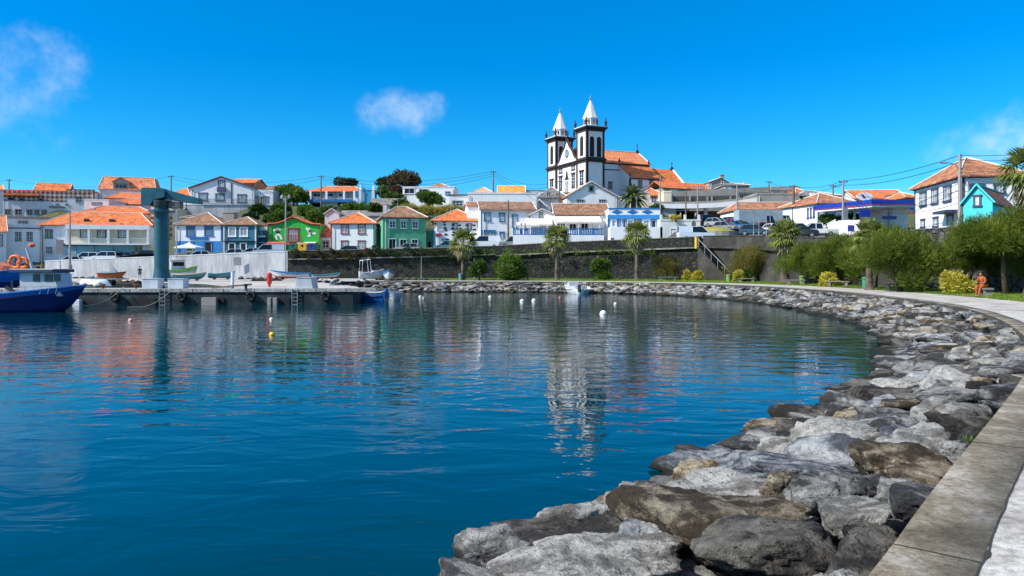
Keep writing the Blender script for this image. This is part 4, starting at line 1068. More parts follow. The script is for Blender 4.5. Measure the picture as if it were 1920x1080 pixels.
# chapel
h = House('chapel', 'small turquoise chapel with a pointed turret and white pinnacles', 681, 703, 152, .12, 385, 6, 'chapel')
h.body(357, CHAPEL).flatroof(CONC, .2, CHAPEL)
for px in (675.5, 700):
    u = h.fx(px, 370)[0]; b = MB(); b.box(u-.25, u+.25, -.3, .2, -1, h.h+.1); b.add([(u-.3, -.35, h.h+.1), (u+.3, -.35, h.h+.1), (u+.3, .25, h.h+.1), (u-.3, .25, h.h+.1), (u, -.05, h.h+1.3)], [(0, 1, 4), (1, 2, 4), (2, 3, 4), (3, 0, 4), (0, 3, 2, 1)]); b.build('pinnacle', WHITE, h.root)
u = h.fx(677.5, 350)[0]; zt_ = h.fx(677.5, 338)[1]
b = MB(); b.box(u-.75, u+.75, .4, 1.9, -1, h.h+.4); b.add([(u-.8, .35, h.h+.4), (u+.8, .35, h.h+.4), (u+.8, 1.95, h.h+.4), (u-.8, 1.95, h.h+.4), (u, 1.15, zt_)], [(0, 1, 4), (1, 2, 4), (2, 3, 4), (3, 0, 4), (0, 3, 2, 1)]); b.build('turret', CHAPEL, h.root)
h.panel(679, 361, 683, 378, TWHITE, 'pilaster', proud=.1)
h = House('house', 'long grey-roofed outhouse with a white wall right of the turquoise chapel', 694, 752, 146, .05, 394, 7)
h.body(383, WHITE2).gablex(373, SLATE, .3, cap=False)
h = House('house', 'white house with dark wide windows behind the round green tree', 755, 852, 156, -.03, 385, 10)
h.body(352, WHITE).flatroof(CONC, .25, WHITE2); h.win([(757, 352.5, 778, 364), (785, 354, 799, 364)], trim=TWHITE, tw=.1, pane=DARK, nz_=1)
h.win([(835, 359, 844, 366)], trim=TBL, tw=.1)
h = House('house', 'brown hip roof block at the right end of the white house behind the round tree', 792, 852, 164, .0, 375, 9)
h.body(354, WHITE).hip(345, BROWN2, .4, 3.2)
h = House('house', 'low white flat-roofed house with one dark window, beneath the brown hip roof block', 842, 877, 148, .0, 392, 8)
h.body(367, WHITE2).flatroof(SLATE, .3, TGREY); h.win([(848, 376, 868, 387)], trim=TGREY, tw=.08, pane=GLASS, nx=3)
h = House('house', 'small mauve ruin with a chimney above the red-trimmed house', 609, 636, 134, .0, 420, 6)
h.body(402, PINKW, gable=(622, 393)).gabley(SLATE, .2)
h = House('house', 'low grey stone barn roof behind the red-trimmed house', 636, 712, 138, .0, 415, 7)
h.body(404, GREYW).gablex(396, SLATE, .2, cap=False); h.chimney(8, 1, .7, 1, 3.3, PINKW)

# ------------------------------------------------------------------ church
h = House('church', 'white twin-towered church with dark basalt trim and orange roofs on the hill', 1100, 1217, 190, .44, 352, 22.4, 'church', below=2)
root = h.root; NW = 22.7; YN = 5.2; TW = 5.2
zent = PZ(296, 190)-h.z0; ztw = PZ(238, 190)-h.z0; FD = 22.4
CHW = plaster('church_white', (.8, .79, .8), .12)
for d_ in (h, ): d_.h = zent
b = MB(); b.box(TW, NW, YN, YN+12, -6, zent); b.build('nave_wall', CHW, root)
b = MB(); b.box(.25, TW+1, TW-.01, FD-TW+.01, -6, zent); b.build('facade', CHW, root)
# nave roof
rz_ = PZ(281, 204)-h.z0; yc = YN+6
m = MB(); m.slab([(2.6, YN-.4, zent+.15), (NW+.3, YN-.4, zent+.15), (NW+.3, yc, rz_), (2.6, yc, rz_)], .2); m.slab([(2.6, yc+.004, rz_), (NW+.3, yc+.004, rz_), (NW+.3, YN+12.4, zent+.15), (2.6, YN+12.4, zent+.15)], .2)
ro = m.build('nave_roof', ORANGE2, root); b = MB(); b.tube([(2.6, yc, rz_+.05), (NW+.3, yc, rz_+.05)], .16, 6); b.tube([(NW+.25, YN-.4, zent+.2), (NW+.25, yc, rz_+.05)], .16, 6); b.build('ridge_cap', MORTAR, ro)
m = MB(); m.prism([(YN, zent-.01), (YN+12, zent-.01), (yc, rz_-.3)], 'x', NW-.4, NW-.003); m.build('end_gable', CHW, root)
b = MB(); b.box(TW+.05, NW+.12, YN-.12, YN-.003, zent-.35, zent-.05); b.build('nave_cornice', BASALT, root)
b = MB(); b.box(TW+.05, NW+.12, YN-.08, YN-.003, zent-2.0, zent-1.75); b.build('nave_band', BASALT, root)
def cross(x, y, z, hh, par):
    b = MB(); b.box(x-.45, x+.45, y-.45, y+.45, z, z+.5); b.lathe(x, y, [(.28, z+.5), (.4, z+.8), (.15, z+1.1)], 8); b.box(x-.07, x+.07, y-.07, y+.07, z+1.1, z+hh); b.box(x-.07, x+.07, y-.4, y+.4, z+hh*.75, z+hh*.75+.14); b.build('roof_cross', BASALT, par)
cross(NW, yc, rz_-.2, 2.8, root)
def pinnacle(x, y, z, s=1.0):
    b = MB(); b.lathe(x, y, [(.32*s, z), (.32*s, z+.35*s), (.2*s, z+.45*s), (.42*s, z+.95*s), (.3*s, z+1.35*s), (.1*s, z+1.7*s), (.16*s, z+1.85*s), (.02, z+2.4*s)], 8); return b.build('pinnacle', BASALT, root)
pinnacle(NW-.3, YN-.1, zent, .7); pinnacle(13.0, YN-.1, zent, .7)
# towers
def tower(y0, ztop_off):
    par = root; zt = ztw; y1 = y0+TW
    b = MB(); b.box(0, TW, y0, y1, -6, zt); t = b.build('tower', CHW, par)
    for (x, y) in ((0, y0), (TW, y0), (0, y1), (TW, y1)):     # basalt corner strips
        w_ = .5; xa, xb = (-.08, w_) if x == 0 else (TW-w_, TW+.08); ya, yb_ = (y0-.08, y0+w_) if y == y0 else (y1-w_, y1+.08)
        q = MB(); q.box(xa, xb, ya, yb_, -6, zent-.9); q.box(xa, xb, ya, yb_, zent+.35, zt-.9); q.build('corner_trim', BASALT, t)
    q = MB(); q.box(-.25, TW+.25, y0-.25, y1+.25, zent-.9, zent-.4); q.box(-.5, TW+.5, y0-.5, y1+.5, zent-.4, zent); q.box(-.2, TW+.2, y0-.2, y1+.2, zent, zent+.35); q.build('entablature', BASALT, t)
    q = MB(); q.box(-.2, TW+.2, y0-.2, y1+.2, zt-.9, zt-.4); q.box(-.45, TW+.45, y0-.45, y1+.45, zt-.4, zt-.1); q.box(-.75, TW+.75, y0-.75, y1+.75, zt-.1, zt+.25); q.build('tower_cornice', BASALT, t)
    q = MB(); q.box(-.55, TW+.55, y0-.55, y1+.55, zt+.25, zt+.5); q.build('tower_parapet', CHW, t)
    for x in (-.3, TW+.3):
        for y in (y0-.3, y1+.3): o = pinnacle(x, y, zt+.5, 1.0); o.parent = t
    cx, cy = TW/2, (y0+y1)/2; a = zt+.5
    q = MB(); q.lathe(cx, cy, [(2.05, a), (2.05, a+.35), (1.85, a+.4), (1.85, a+2.1), (2.05, a+2.15), (2.05, a+2.45)], 8); q.build('lantern', CHW, t)
    q = MB()
    for k in range(8):
        an = 2*math.pi*(k+.5)/8; q.tube([(cx+math.cos(an)*1.9, cy+math.sin(an)*1.9, a+.35), (cx+math.cos(an)*1.9, cy+math.sin(an)*1.9, a+2.15)], .12, 5)
        an = 2*math.pi*k/8; q.tube([(cx+math.cos(an)*1.72, cy+math.sin(an)*1.72, a+.7), (cx+math.cos(an)*1.72, cy+math.sin(an)*1.72, a+1.8)], .28, 6)
    q.build('lantern_openings', TGREY, t)
    q = MB(); q.lathe(cx, cy, [(2.08, a+2.45), (1.95, a+2.6), (1.35, a+4.1), (.75, a+5.7), (.22, a+7.0)], 8); q.build('spire', CHW, t)
    q = MB(); q.lathe(cx, cy, [(.2, a+7.0), (.32, a+7.15), (.14, a+7.3), (.3, a+7.6), (.3, a+7.75), (.05, a+8.0), (.04, a+8.6)], 8); q.build('finial', STEEL, t)
    # bell openings: arches
    def arch(face, c, w, z0, z1):
        n = 8; P = [(-w/2, z0), (w/2, z0)]+[(w/2*math.cos(math.pi*k/n), z1-w/2+w/2*math.sin(math.pi*k/n)) for k in range(n+1)]
        q = MB(); 
        if face == 'f': q.prism([(c+p[0], p[1]) for p in P], 'y', y0-.05, y0+.2)
        else: q.prism([(c+p[0], p[1]) for p in P], 'x', -.05, .2)
        return q.build('bell_opening', DARK, t)
    zb_ = zent+.45
    arch('f', TW*.30, 1.25, zb_, zb_+5.2); arch('f', TW*.70, 1.25, zb_, zb_+5.2)
    arch('l', y0+TW*.5, 1.7, zb_+.4, zb_+5.6)
    q = MB(); q.lathe(.5, y0+TW*.5, [(.5, zb_+1.8), (.42, zb_+2.1), (.3, zb_+2.6), (.1, zb_+2.8)], 10)
    return t
tower(0, 0); tower(FD-TW, 0)
# middle gable with the clock
yc2 = FD/2; zp_ = PZ(264, 201)-h.z0
prof = [(-5.9, .0), (-5.6, .5), (-4.9, .9), (-4.2, 1.4), (-3.6, 2.3), (-3.0, 3.2), (-2.3, 3.9), (-1.5, 4.6), (-.9, 5.5), (-.35, 6.3), (0, 6.7)]
k_ = (zp_-zent)/6.7; prof = [(a, z*k_) for a, z in prof]; full = prof+[(-a, z) for a, z in prof[-2::-1]]
m = MB(); m.prism([(yc2+a, zent+z) for a, z in full], 'x', .2, .75); m.build('gable', CHW, root)
m = MB()
for (a, z), (a2, z2) in zip(full[:-1], full[1:]): m.tube([(.35, yc2+a, zent+z+.1), (.35, yc2+a2, zent+z2+.1)], .38, 6)
m.build('gable_coping', BASALT, root)
b = MB(); b.box(.1, .9, yc2-.35, yc2+.35, zp_, zp_+.9); b.box(.4, .6, yc2-.1, yc2+.1, zp_+.9, zp_+2.6); b.box(.4, .6, yc2-.5, yc2+.5, zp_+1.8, zp_+2.0); b.build('gable_cross', BASALT, root)
m = MB([TGREY, CURT]); n = 20
zk = PZ(289, 201)-h.z0
m.prism([(yc2+1.15*math.cos(2*math.pi*k/n), zk+1.15*math.sin(2*math.pi*k/n)) for k in range(n)], 'x', .08, .22, 0)
m.prism([(yc2+.85*math.cos(2*math.pi*k/n), zk+.85*math.sin(2*math.pi*k/n)) for k in range(n)], 'x', .02, .09, 1)
m.box(-.02, .015, yc2-.05, yc2+.05, zk, zk+.7, 0); m.box(-.02, .015, yc2-.45, yc2, zk-.05, zk+.05, 0); m.build('clock', None, root)
b = MB(); b.box(-.05, .22, TW+.1, FD-TW-.1, zent-.9, zent-.4); b.box(-.3, .22, TW+.52, FD-TW-.52, zent-.4, zent); b.build('entablature', BASALT, root)
# facade windows with heavy lintels
def fwin(yc_, w, z0, z1, lint=True):
    b = MB([BASALT, TWHITE]); X = 0 if (yc_ < TW or yc_ > FD-TW) else .25
    b.box(X-.1, X, yc_-w/2-.2, yc_-w/2, z0, z1, 0); b.box(X-.1, X, yc_+w/2, yc_+w/2+.2, z0, z1, 0); b.box(X-.25, X, yc_-w/2-(.5 if lint else .2), yc_+w/2+(.5 if lint else .2), z1, z1+.35, 0); b.box(X-.15, X, yc_-w/2-.25, yc_+w/2+.25, z0-.25, z0, 0)
    for k in (1, 2, 3): b.box(X-.06, X, yc_-w/2, yc_+w/2, z0+(z1-z0)*k/4-.04, z0+(z1-z0)*k/4+.04, 1)
    b.box(X-.06, X, yc_-.05, yc_+.05, z0, z1, 1)
    wo = b.build('window', None, root); q = MB(); q.box(X-.03, X-.004, yc_-w/2, yc_+w/2, z0, z1); q.build('pane', GLASS, wo)
zA = PZ(345, 193)-h.z0; zB = PZ(322, 193)-h.z0
fwin(TW*.5, 1.5, zA, zB); fwin(FD-TW*.5, 1.5, zA-.6, zB-.4)
fwin(yc2-3.6, 1.3, zA-.4, zB-.1); fwin(yc2+3.6, 1.3, zA-.4, zB-.1); 
fwin(yc2-3.6, 1.6, zB+1.1, zB+2.0, False); fwin(yc2+3.6, 1.6, zB+1.1, zB+2.0, False)
b = MB(); b.prism([(yc2-1.2, zB-1.2), (yc2+1.2, zB-1.2), (yc2+.6, zB-.5), (yc2+.35, zB+.6), (yc2, zB+1.3), (yc2-.35, zB+.6), (yc2-.6, zB-.5)], 'x', .1, .24); b.build('portal_crest', BASALT, root)
b = MB(); b.box(.05, .24, yc2-.8, yc2+.8, zA-3, zB-1.6); b.build('niche', GREYW, root)
b = MB(); 
for y in (TW+.05, FD-TW-.45): b.box(.0, .24, y, y+.4, -6, zent-.9)
b.build('pilaster', BASALT, root)
# nave side windows
for xx in (7.0, 10.2):
    h.rect_win(xx-.6, xx+.6, PZ(352, 195)-h.z0, PZ(337, 195)-h.z0, 'f', BASALT, .15, GLASS, TWHITE, d=-YN)
# side wing
WX0, WX1 = 13.0, 22.4; zlt = PZ(309, 200)-h.z0; zlb = PZ(329, 194)-h.z0
m = MB(); m.prism([(0, -6), (YN-.003, -6), (YN-.003, zlt-.25), (0, zlb-.15)], 'x', WX0, WX1); m.build('wing_wall', CHW, root)
m = MB(); m.slab([(WX0-.2, -.35, zlb-.05), (WX1+.25, -.35, zlb-.05), (WX1+.25, YN-.13, zlt), (WX0-.2, YN-.13, zlt)], .16); m.build('wing_roof', ORANGE, root)
b = MB(); b.box(WX0-.15, WX1+.15, -.14, -.004, zlb-.75, zlb-.4); b.build('wing_cornice', BASALT, root)
for x in (WX0, WX1-.35): b = MB(); b.box(x-.05, x+.4, -.06, .3, -6, zlb-.8); b.build('corner_trim', BASALT, root)
for x in (WX0+.1, WX1-.1): pinnacle(x, -.1, zlb-.1, .55)
for px in (1200, 1221):
    a, z0_ = h.fx(px-3.5, 352); a2, z1_ = h.fx(px+4, 338); h.rect_win(a, a2, z0_, z1_, 'f', BASALT, .15, GLASS, TWHITE)
# apse and sacristy
m = MB(); AX = 32.5; za_ = PZ(343, 205)-h.z0; zr_ = PZ(318, 209)-h.z0
m.prism([(3.4, -6), (13.5, -6), (13.5, za_), (8.4, zr_), (3.4, za_)], 'x', NW+.003, AX); m.build('apse_wall', CHW, root)
m = MB(); m.slab([(NW+.02, 2.9, za_-.3), (AX+.4, 2.9, za_-.3), (AX+.4, 8.4, zr_+.2), (NW+.02, 8.4, zr_+.2)], .16); m.slab([(NW+.02, 8.404, zr_+.2), (AX+.4, 8.404, zr_+.2), (AX+.4, 14, za_-.3), (NW+.02, 14, za_-.3)], .16); ro = m.build('apse_roof', ORANGE, root)
b = MB(); b.tube([(AX+.2, 2.9, za_-.2), (AX+.2, 8.4, zr_+.25)], .3, 6); b.build('ridge_cap', WHITE, ro); cross(AX, 8.4, zr_, 2.4, root)

# ------------------------------------------------------------------ right of the church
h = House('long_building', 'long low grey building with a vivid orange roof stretching right from the church apse', 1247, 1352, 185, .42, 375, 7, 'building')
h.body(352, CONC); h.h = h.h
u1 = h.w
m = MB(); r = 2.0; m.slab([(-1, -.4, h.h), (u1+.3, -.4, h.h), (u1+.3, 3.5, h.h+r), (-1, 3.5, h.h+r)], .15); m.slab([(-1, 3.504, h.h+r), (u1+.3, 3.504, h.h+r), (u1+.3, 7.4, h.h), (-1, 7.4, h.h)], .15); m.build('roof', ORANGE, h.root)
m = MB(); m.prism([(0, h.h-.01), (7, h.h-.01), (3.5, h.h+r-.2)], 'x', u1-.3, u1-.003); m.build('gable', CONC, h.root)
h.win([(1279, 353, 1283, 359), (1289, 352, 1295, 358)], trim=TGREY, tw=.1, pane=DARK, nx=1, nz_=1); h.panel(1257, 355, 1270, 359.5, WHITE, 'white_panel'); h.panel(1297, 351, 1307, 358, WHITE, 'white_panel'); h.panel(1311, 350, 1322, 357.5, WHITE, 'white_panel')
h = House('house', 'grey concrete house with a tall chimney at the end of the long orange roof', 1330, 1366, 190, .1, 375, 8)
h.body(342, CONC, gable=(1352, 334)).gabley(SLATE, .2); h.chimney(3.4, 1, 1.0, 2, PZ(327, 190)-h.z0, CONC)
h.win([(1332, 349, 1337, 355), (1352, 340, 1357, 345)], trim=TWHITE, tw=.08, pane=DARK, nx=1, nz_=1)
h = House('house', 'low grey house with white strips behind the concrete parking deck', 1358, 1405, 182, .0, 375, 8)
h.body(347, CONC).hip(344, SLATE, .3, 2.5); h.panel(1358, 349, 1372, 354, WHITE, 'white_panel'); h.chimney(5.5, 2, .7, 1, PZ(343, 184)-h.z0, WHITE2)
# the concrete parking structure
h = House('parking_deck', 'unfinished grey concrete parking structure with parapets below the orange-roofed building', 1258, 1500, 152, .06, 400, 14, 'parking deck')
h.h = PZ(359, 152)-h.z0; b = MB(); b.prism([(0, -5), (h.w, -5), (h.w, h.fx(1500, 352)[1]), (h.fx(1445, 351)[0], h.fx(1445, 350)[1]), (h.fx(1375, 354)[0], h.fx(1375, 353.5)[1]), (0, h.h)], 'y', 0, 14); b.build('wall', CONC, h.root)
b = h.mb(); P = [h.fx(1262, 368), h.fx(1420, 366), h.fx(1420, 377), h.fx(1262, 379)]; b.add([(p[0], .03, p[1]) for p in P]+[(p[0], .0, p[1]) for p in P], [(0, 1, 2, 3), (0, 1, 5, 4), (1, 2, 6, 5), (2, 3, 7, 6), (3, 0, 4, 7)]); b.build('painted_shade_band', flat('painted_shade_grey', (.09, .085, .08), .9), h.root)  # flat dark sheet on the wall; shade of a recess painted as colour
for px in (1292, 1325, 1333, 1368, 1384): 
    h.panel(px, 368, px+3, 376.5, CONC, 'pier', proud=.25)
for k in range(13): h.panel(1385+k*4.6, 359, 1385.5+k*4.6, 369, TGREY, 'railing_post', proud=.2)
h.panel(1444, 350, 1500, 357, GREYW, 'parapet', proud=.3)
for px in (1447, 1460, 1474, 1486): h.panel(px, 357.5, px+11, 368, CREAM, 'bay', proud=.05)
h = House('parking_deck', 'dark open car shelter under a curving white band and canopy, above the parked cars', 1228, 1424, 134, .03, 420, 14, 'car shelter')
zf_ = h.fx(1300, 420)[1]
P = [(1228, 382, 389), (1260, 383, 391), (1300, 382.5, 391), (1345, 380.5, 389), (1385, 376.5, 386), (1419, 370.5, 381)]
b = MB(); vs = []; fs = []
for px, y0, y1 in P:
    u, z0_ = h.fx(px, y0); _, z1_ = h.fx(px, y1); vs += [(u, -.3, z0_), (u, -.3, z1_), (u, .0, z1_), (u, .0, z0_)]
for i in range(len(P)-1):
    for j in range(4): fs.append((i*4+j, i*4+(j+1) % 4, (i+1)*4+(j+1) % 4, (i+1)*4+j))
fs += [(0, 1, 2, 3), (23, 22, 21, 20)]; b.add(vs, fs); b.build('white_band', WHITE, h.root)
b = MB(); vs = []; fs = []
for px, y0, y1 in P:
    u, z0_ = h.fx(px, y0-2.5); vs += [(u, -.1, z0_+.2), (u, -.1, z0_-.3), (u, 13.5, z0_-.3), (u, 13.5, z0_+.2)]
for i in range(len(P)-1):
    for j in range(4): fs.append((i*4+j, i*4+(j+1) % 4, (i+1)*4+(j+1) % 4, (i+1)*4+j))
fs += [(0, 1, 2, 3), (23, 22, 21, 20)]; b.add(vs, fs); b.build('deck', CONC, h.root)
b = MB(); b.box(0, h.w, 13.6, 14, -2, h.fx(1400, 385)[1]); b.build('rear_wall', GREYW, h.root)
b = MB(); b.box(h.fx(1228, 400)[0], h.fx(1262, 400)[0], .1, .5, -2, h.fx(1245, 391)[1]); b.build('side_wall', CONC, h.root)
b = MB(); b.box(h.w-.4, h.w, .1, 13.5, -2, h.fx(1419, 385)[1]); b.build('side_wall', CONC, h.root)
for px in (1262, 1321, 1371): u = h.fx(px, 400)[0]; b = MB(); b.box(u, u+.6, .1, .7, -2, h.fx(px, 388)[1]); b.build('column', CONC, h.root)
h = House('house', 'grey concrete block with a sloping shadow right of the white canopy', 1419, 1505, 140, .0, 400, 8)
h.h = PZ(370, 140)-h.z0; h.body(365, CONC).flatroof(CONC, .3)
h = House('house', 'white annex with an orange tent-like roof below the church, left of the car shelter', 1206, 1245, 158, .0, 385, 7)
h.body(366, WHITE2).hip(353, ORANGE, .3, 3); h.win([(1222, 369, 1229, 379)], trim=TPURP, tw=.2)
h = House('house', 'low cream wall block between the annex and the car shelter', 1245, 1259, 150, .0, 390, 6)
h.body(361, CREAM).flatroof()
h = House('house', 'pale stone house corner behind the large date palm', 1192, 1219, 140, .0, 400, 7)
h.body(363, CREAM).flatroof(CONC, .2)
# brown tiled long house
h = House('house', 'long low white house with brown tiled roof and brown-framed windows behind parked cars', 1383, 1527, 124, .04, 428, 9)
h.body(391.5, WHITE).hip(379.5, BROWN2, .4, 1.6)
h.win([(1402, 396, 1415, 406), (1424, 396, 1436, 404), (1444, 396, 1457, 405), (1465, 395.5, 1479, 405), (1490, 395, 1500, 400)], trim=TBROWN, tw=.18, pane=CURT, nz_=1)
h.panel(1383.5, 398, 1388, 420, TBROWN, 'corner_trim', proud=.05)
h = House('house', 'low white shop with a dark strip window under a sloping roof edge', 1455, 1512, 116, .06, 434, 6)
h.body(407, WHITE).gablex(401.5, BROWN2, .3); h.win([(1460, 411, 1476, 416), (1492, 406, 1508, 410)], trim=TWHITE, tw=.05, pane=DARK, nx=3, nz_=1, sill=False)
# blue-trimmed house by the station
h = House('house', 'white house with a brown pyramid roof and navy-framed windows left of the fuel station', 1533, 1612, 106, .22, 432, 9)
h.body(379.5, WHITE).hip(361.5, BROWN2, .4, 4)
TNV = flat('navy_trim', (.03, .055, .22), .5)
h.win([(1548.5, 384, 1566, 406), (1583, 384, 1598, 401)], trim=TNV, tw=.18, pane=CURT)
h.win([(1514, 390, 1516.5, 411), (1519.5, 389, 1522, 410), (1525, 388, 1528, 409)], face='l', trim=TNV, tw=.25, pane=CURT, nx=1)
h.win([(1519.5, 421, 1521.5, 430), (1525, 420, 1528, 431)], face='l', trim=TNV, tw=.15, pane=GLASS, nx=1)
h.panel(1532.5, 381, 1534, 430, TNV, 'corner_trim', proud=.06)
h = House('house', 'cluster of pale gabled roofs with a white dormer behind the navy-framed house', 1500, 1575, 140, .0, 400, 10)
h.body(366, WHITE2).hip(359, SLATE, .3, 3); h.panel(1518, 362, 1526, 370, WHITE, 'dormer', proud=.5)
h = House('house', 'dark-edged house with an orange top at the end of the concrete deck', 1493, 1512, 150, .0, 385, 6)
h.body(361, TBROWN).hip(352.5, ORANGE, .3, 2)
h = House('house', 'orange-roofed house behind the fuel station canopy', 1603, 1700, 126, -.12, 400, 9)
h.body(371, WHITE2); 
h.h = PZ(371, 126)-h.z0; h.gablex(359, ORANGE, .4); h.win([(1622, 366, 1632, 372), (1660, 366, 1672, 371)], trim=TGREY, tw=.08, pane=GLASS)
h = House('house', 'tiny orange roof left of the big white house', 1699, 1722, 118, .0, 400, 7)
h.body(369, BROWN).hip(361, ORANGE, .3, 2)
# fuel station
h = House('fuel_station', 'fuel station with a royal blue canopy, white soffit and blue pumps', 1632, 1717, 92, .0, 436, 9, 'fuel station')
zc0 = h.fx(1640, 383)[1]; zc1 = h.fx(1640, 374)[1]; RBL = flat('royal_blue_panel', (.01, .03, .33), .35, coat=.3)
ul = h.fx(1634, 378)[0]; 
b = MB(); P = [(ul, 0), (h.w+1.5, 0), (h.w+1.5, 9), (ul-3.5, 9)]
b.slab([(p[0], p[1], zc1) for p in P], zc1-zc0); b.build('canopy', RBL, h.root)
b = MB(); b.slab([(p[0]+(.1 if i in (0, 3) else -.1), p[1]+(.1 if i < 2 else -.1), zc0-.004) for i, p in enumerate(P)], .32); b.build('soffit', TWHITE, h.root)
b = MB(); b.slab([(p[0]+(-.04 if i in (0, 3) else .04), p[1]+(-.04 if i < 2 else .04), zc0+.01) for i, p in enumerate(P)], .1); b.build('red_stripe', TRED, h.root)
for px in (1667, ): u = h.fx(px, 400, -2)[0]; b = MB(); b.box(u, u+.4, 2, 2.4, -.5, zc0-.3); b.build('column', STEEL, h.root)
u = h.fx(1625, 400, -4)[0]; b = MB(); b.box(u-1.6, u-1.4, 4, 4.3, -.5, zc0-.3); b.build('column', STEEL, h.root)
b = MB(); b.box(h.fx(1671, 400, -3.0)[0], h.w+.6, 3.0, 8.5, -1, zc0-.33); b.build('kiosk', WHITE, h.root)
b = MB(); b.box(h.fx(1612, 400, -8.95)[0], h.fx(1671, 400, -8.95)[0], 8.6, 8.9, -1, PZ(411, 100)-h.z0); b.build('rear_wall', WHITE2, h.root)
for (x0, y0, x1, y1, mt, nm, dd) in ((1612, 393, 1631, 407, RBL, 'price_sign', 0), (1614, 412, 1630, 418, TRED, 'price_sign', 0), (1612, 420, 1630, 431, RBL, 'fuel_pump', 0), (1655, 405, 1681, 411, RBL, 'sign_board', -1.9), (1590, 422, 1602, 434, RBL, 'sign_board', .5), (1706, 389, 1716, 394, RBL, 'sign_board', 1)):
    a, zt_ = h.fx(x0, y0, dd); c, zb_ = h.fx(x1, y1, dd); b = h.mb(); b.box(a, c, dd-.12, dd+.04, zb_, zt_); b.build(nm, mt, h.root)
u, zz = h.fx(1621, 370, -1.5); q = MB([TWHITE, TRED]); vs = []
q.T = lambda a, d, z: (a, -d, z)
n = 24; q.prism([(u+1.0*math.cos(2*math.pi*k/n), zc1+.5+.5*math.sin(2*math.pi*k/n)) for k in range(n)], 'y', -1.6, -1.4, 0)
q.prism([(u-.5, zc1+.72), (u-.25, zc1+.8), (u+.1, zc1+.33), (u-.22, zc1+.3)], 'y', -1.395, -1.36, 1); q.build('oval_sign', None, h.root)
# low white walls and hedge around the navy house
chainwall('garden_wall', 'low white garden wall with posts between the navy-framed house and the fuel station', [wa(1560, 97, 421), wa(1573, 95, 415), wa(1612, 93, 414)], WHITE, .3, zb=5.6, capmat=WHITE)
chainwall('garden_wall', 'sloping white garden wall in front of the navy-framed house', [wa(1545, 100, 424), wa(1567, 99, 412)], WHITE, .3, zb=5.6, capmat=WHITE)
# big white house right
h = House('house', 'big white two-storey house with slate-blue window frames and a mottled red roof at the right', 1803, 1925, 72, -.17, 436, 12.4)
h.h = PZ(328, 72)-h.z0; h.body(328, WHITE).hip(308, BROWN2, .45, 5.4, rise=2.5)
h.cornice(TNAVY, .2, .12)
h.win([(1725, 358.5, 1738, 388), (1747, 352, 1760, 384), (1769.5, 346.5, 1784.5, 379.5)], face='l', trim=TNAVY, tw=.22, pane=CURT)
h.win([(1727, 410, 1735, 428), (1750, 406, 1760, 427), (1776, 402, 1788, 430)], face='l', trim=TNAVY, tw=.2, pane=CURT)
h.win([(1818.5, 344, 1845, 368), (1863, 343, 1885, 365)], trim=TNAVY, tw=.22, pane=CURT)
h.panel(1772, 395, 1799, 400, TNAVY, 'awning', face='l', proud=1.2)
h.corners(TNAVY, .28)
# turquoise house
h = House('house', 'little turquoise gabled house with a red-brown roof in front of the big white house', 1806, 1861, 64, -.95, 440, 9)
h.body(381, TURQ, gable=(1832, 350)); 
h.gabley(tiles('dark_red_tiles', (.14, .05, .035), (.22, .09, .06), (.32, .15, .1), .8), .2, TURQ)
h.win([(1825, 365, 1840, 388)], trim=TNAVY, tw=.16, pane=CURT)

# gutter pipes and aerials
rg = random.Random(12)
for h in HOUSES:
    if not hasattr(h, 'h') or h.root['category'] not in ('house', 'building') or h.w < 5: continue
    for u in ((.45,) if h.w < 9 else (.45, h.w-.45)):
        b = MB(); b.tube([(u, -.14, -.5), (u, -.14, h.h-.25)], .05, 6); b.build('downpipe', TGREY if rg.random() < .5 else WHITE2, h.root)
    if rg.random() < .5 and h.w > 6:
        u = h.w*rg.uniform(.25, .75); v = h.d*rg.uniform(.5, .8); z = h.h; b = MB(); b.tube([(u, v, z), (u, v, z+3.4)], .025, 5)
        b.tube([(u-.55, v, z+3.2), (u+.55, v, z+3.2)], .02, 4)
        for k in range(5): b.tube([(u-.5+k*.25, v-.25, z+3.2), (u-.5+k*.25, v+.25, z+3.2)], .015, 4)
        b.build('aerial', STEEL, h.root)

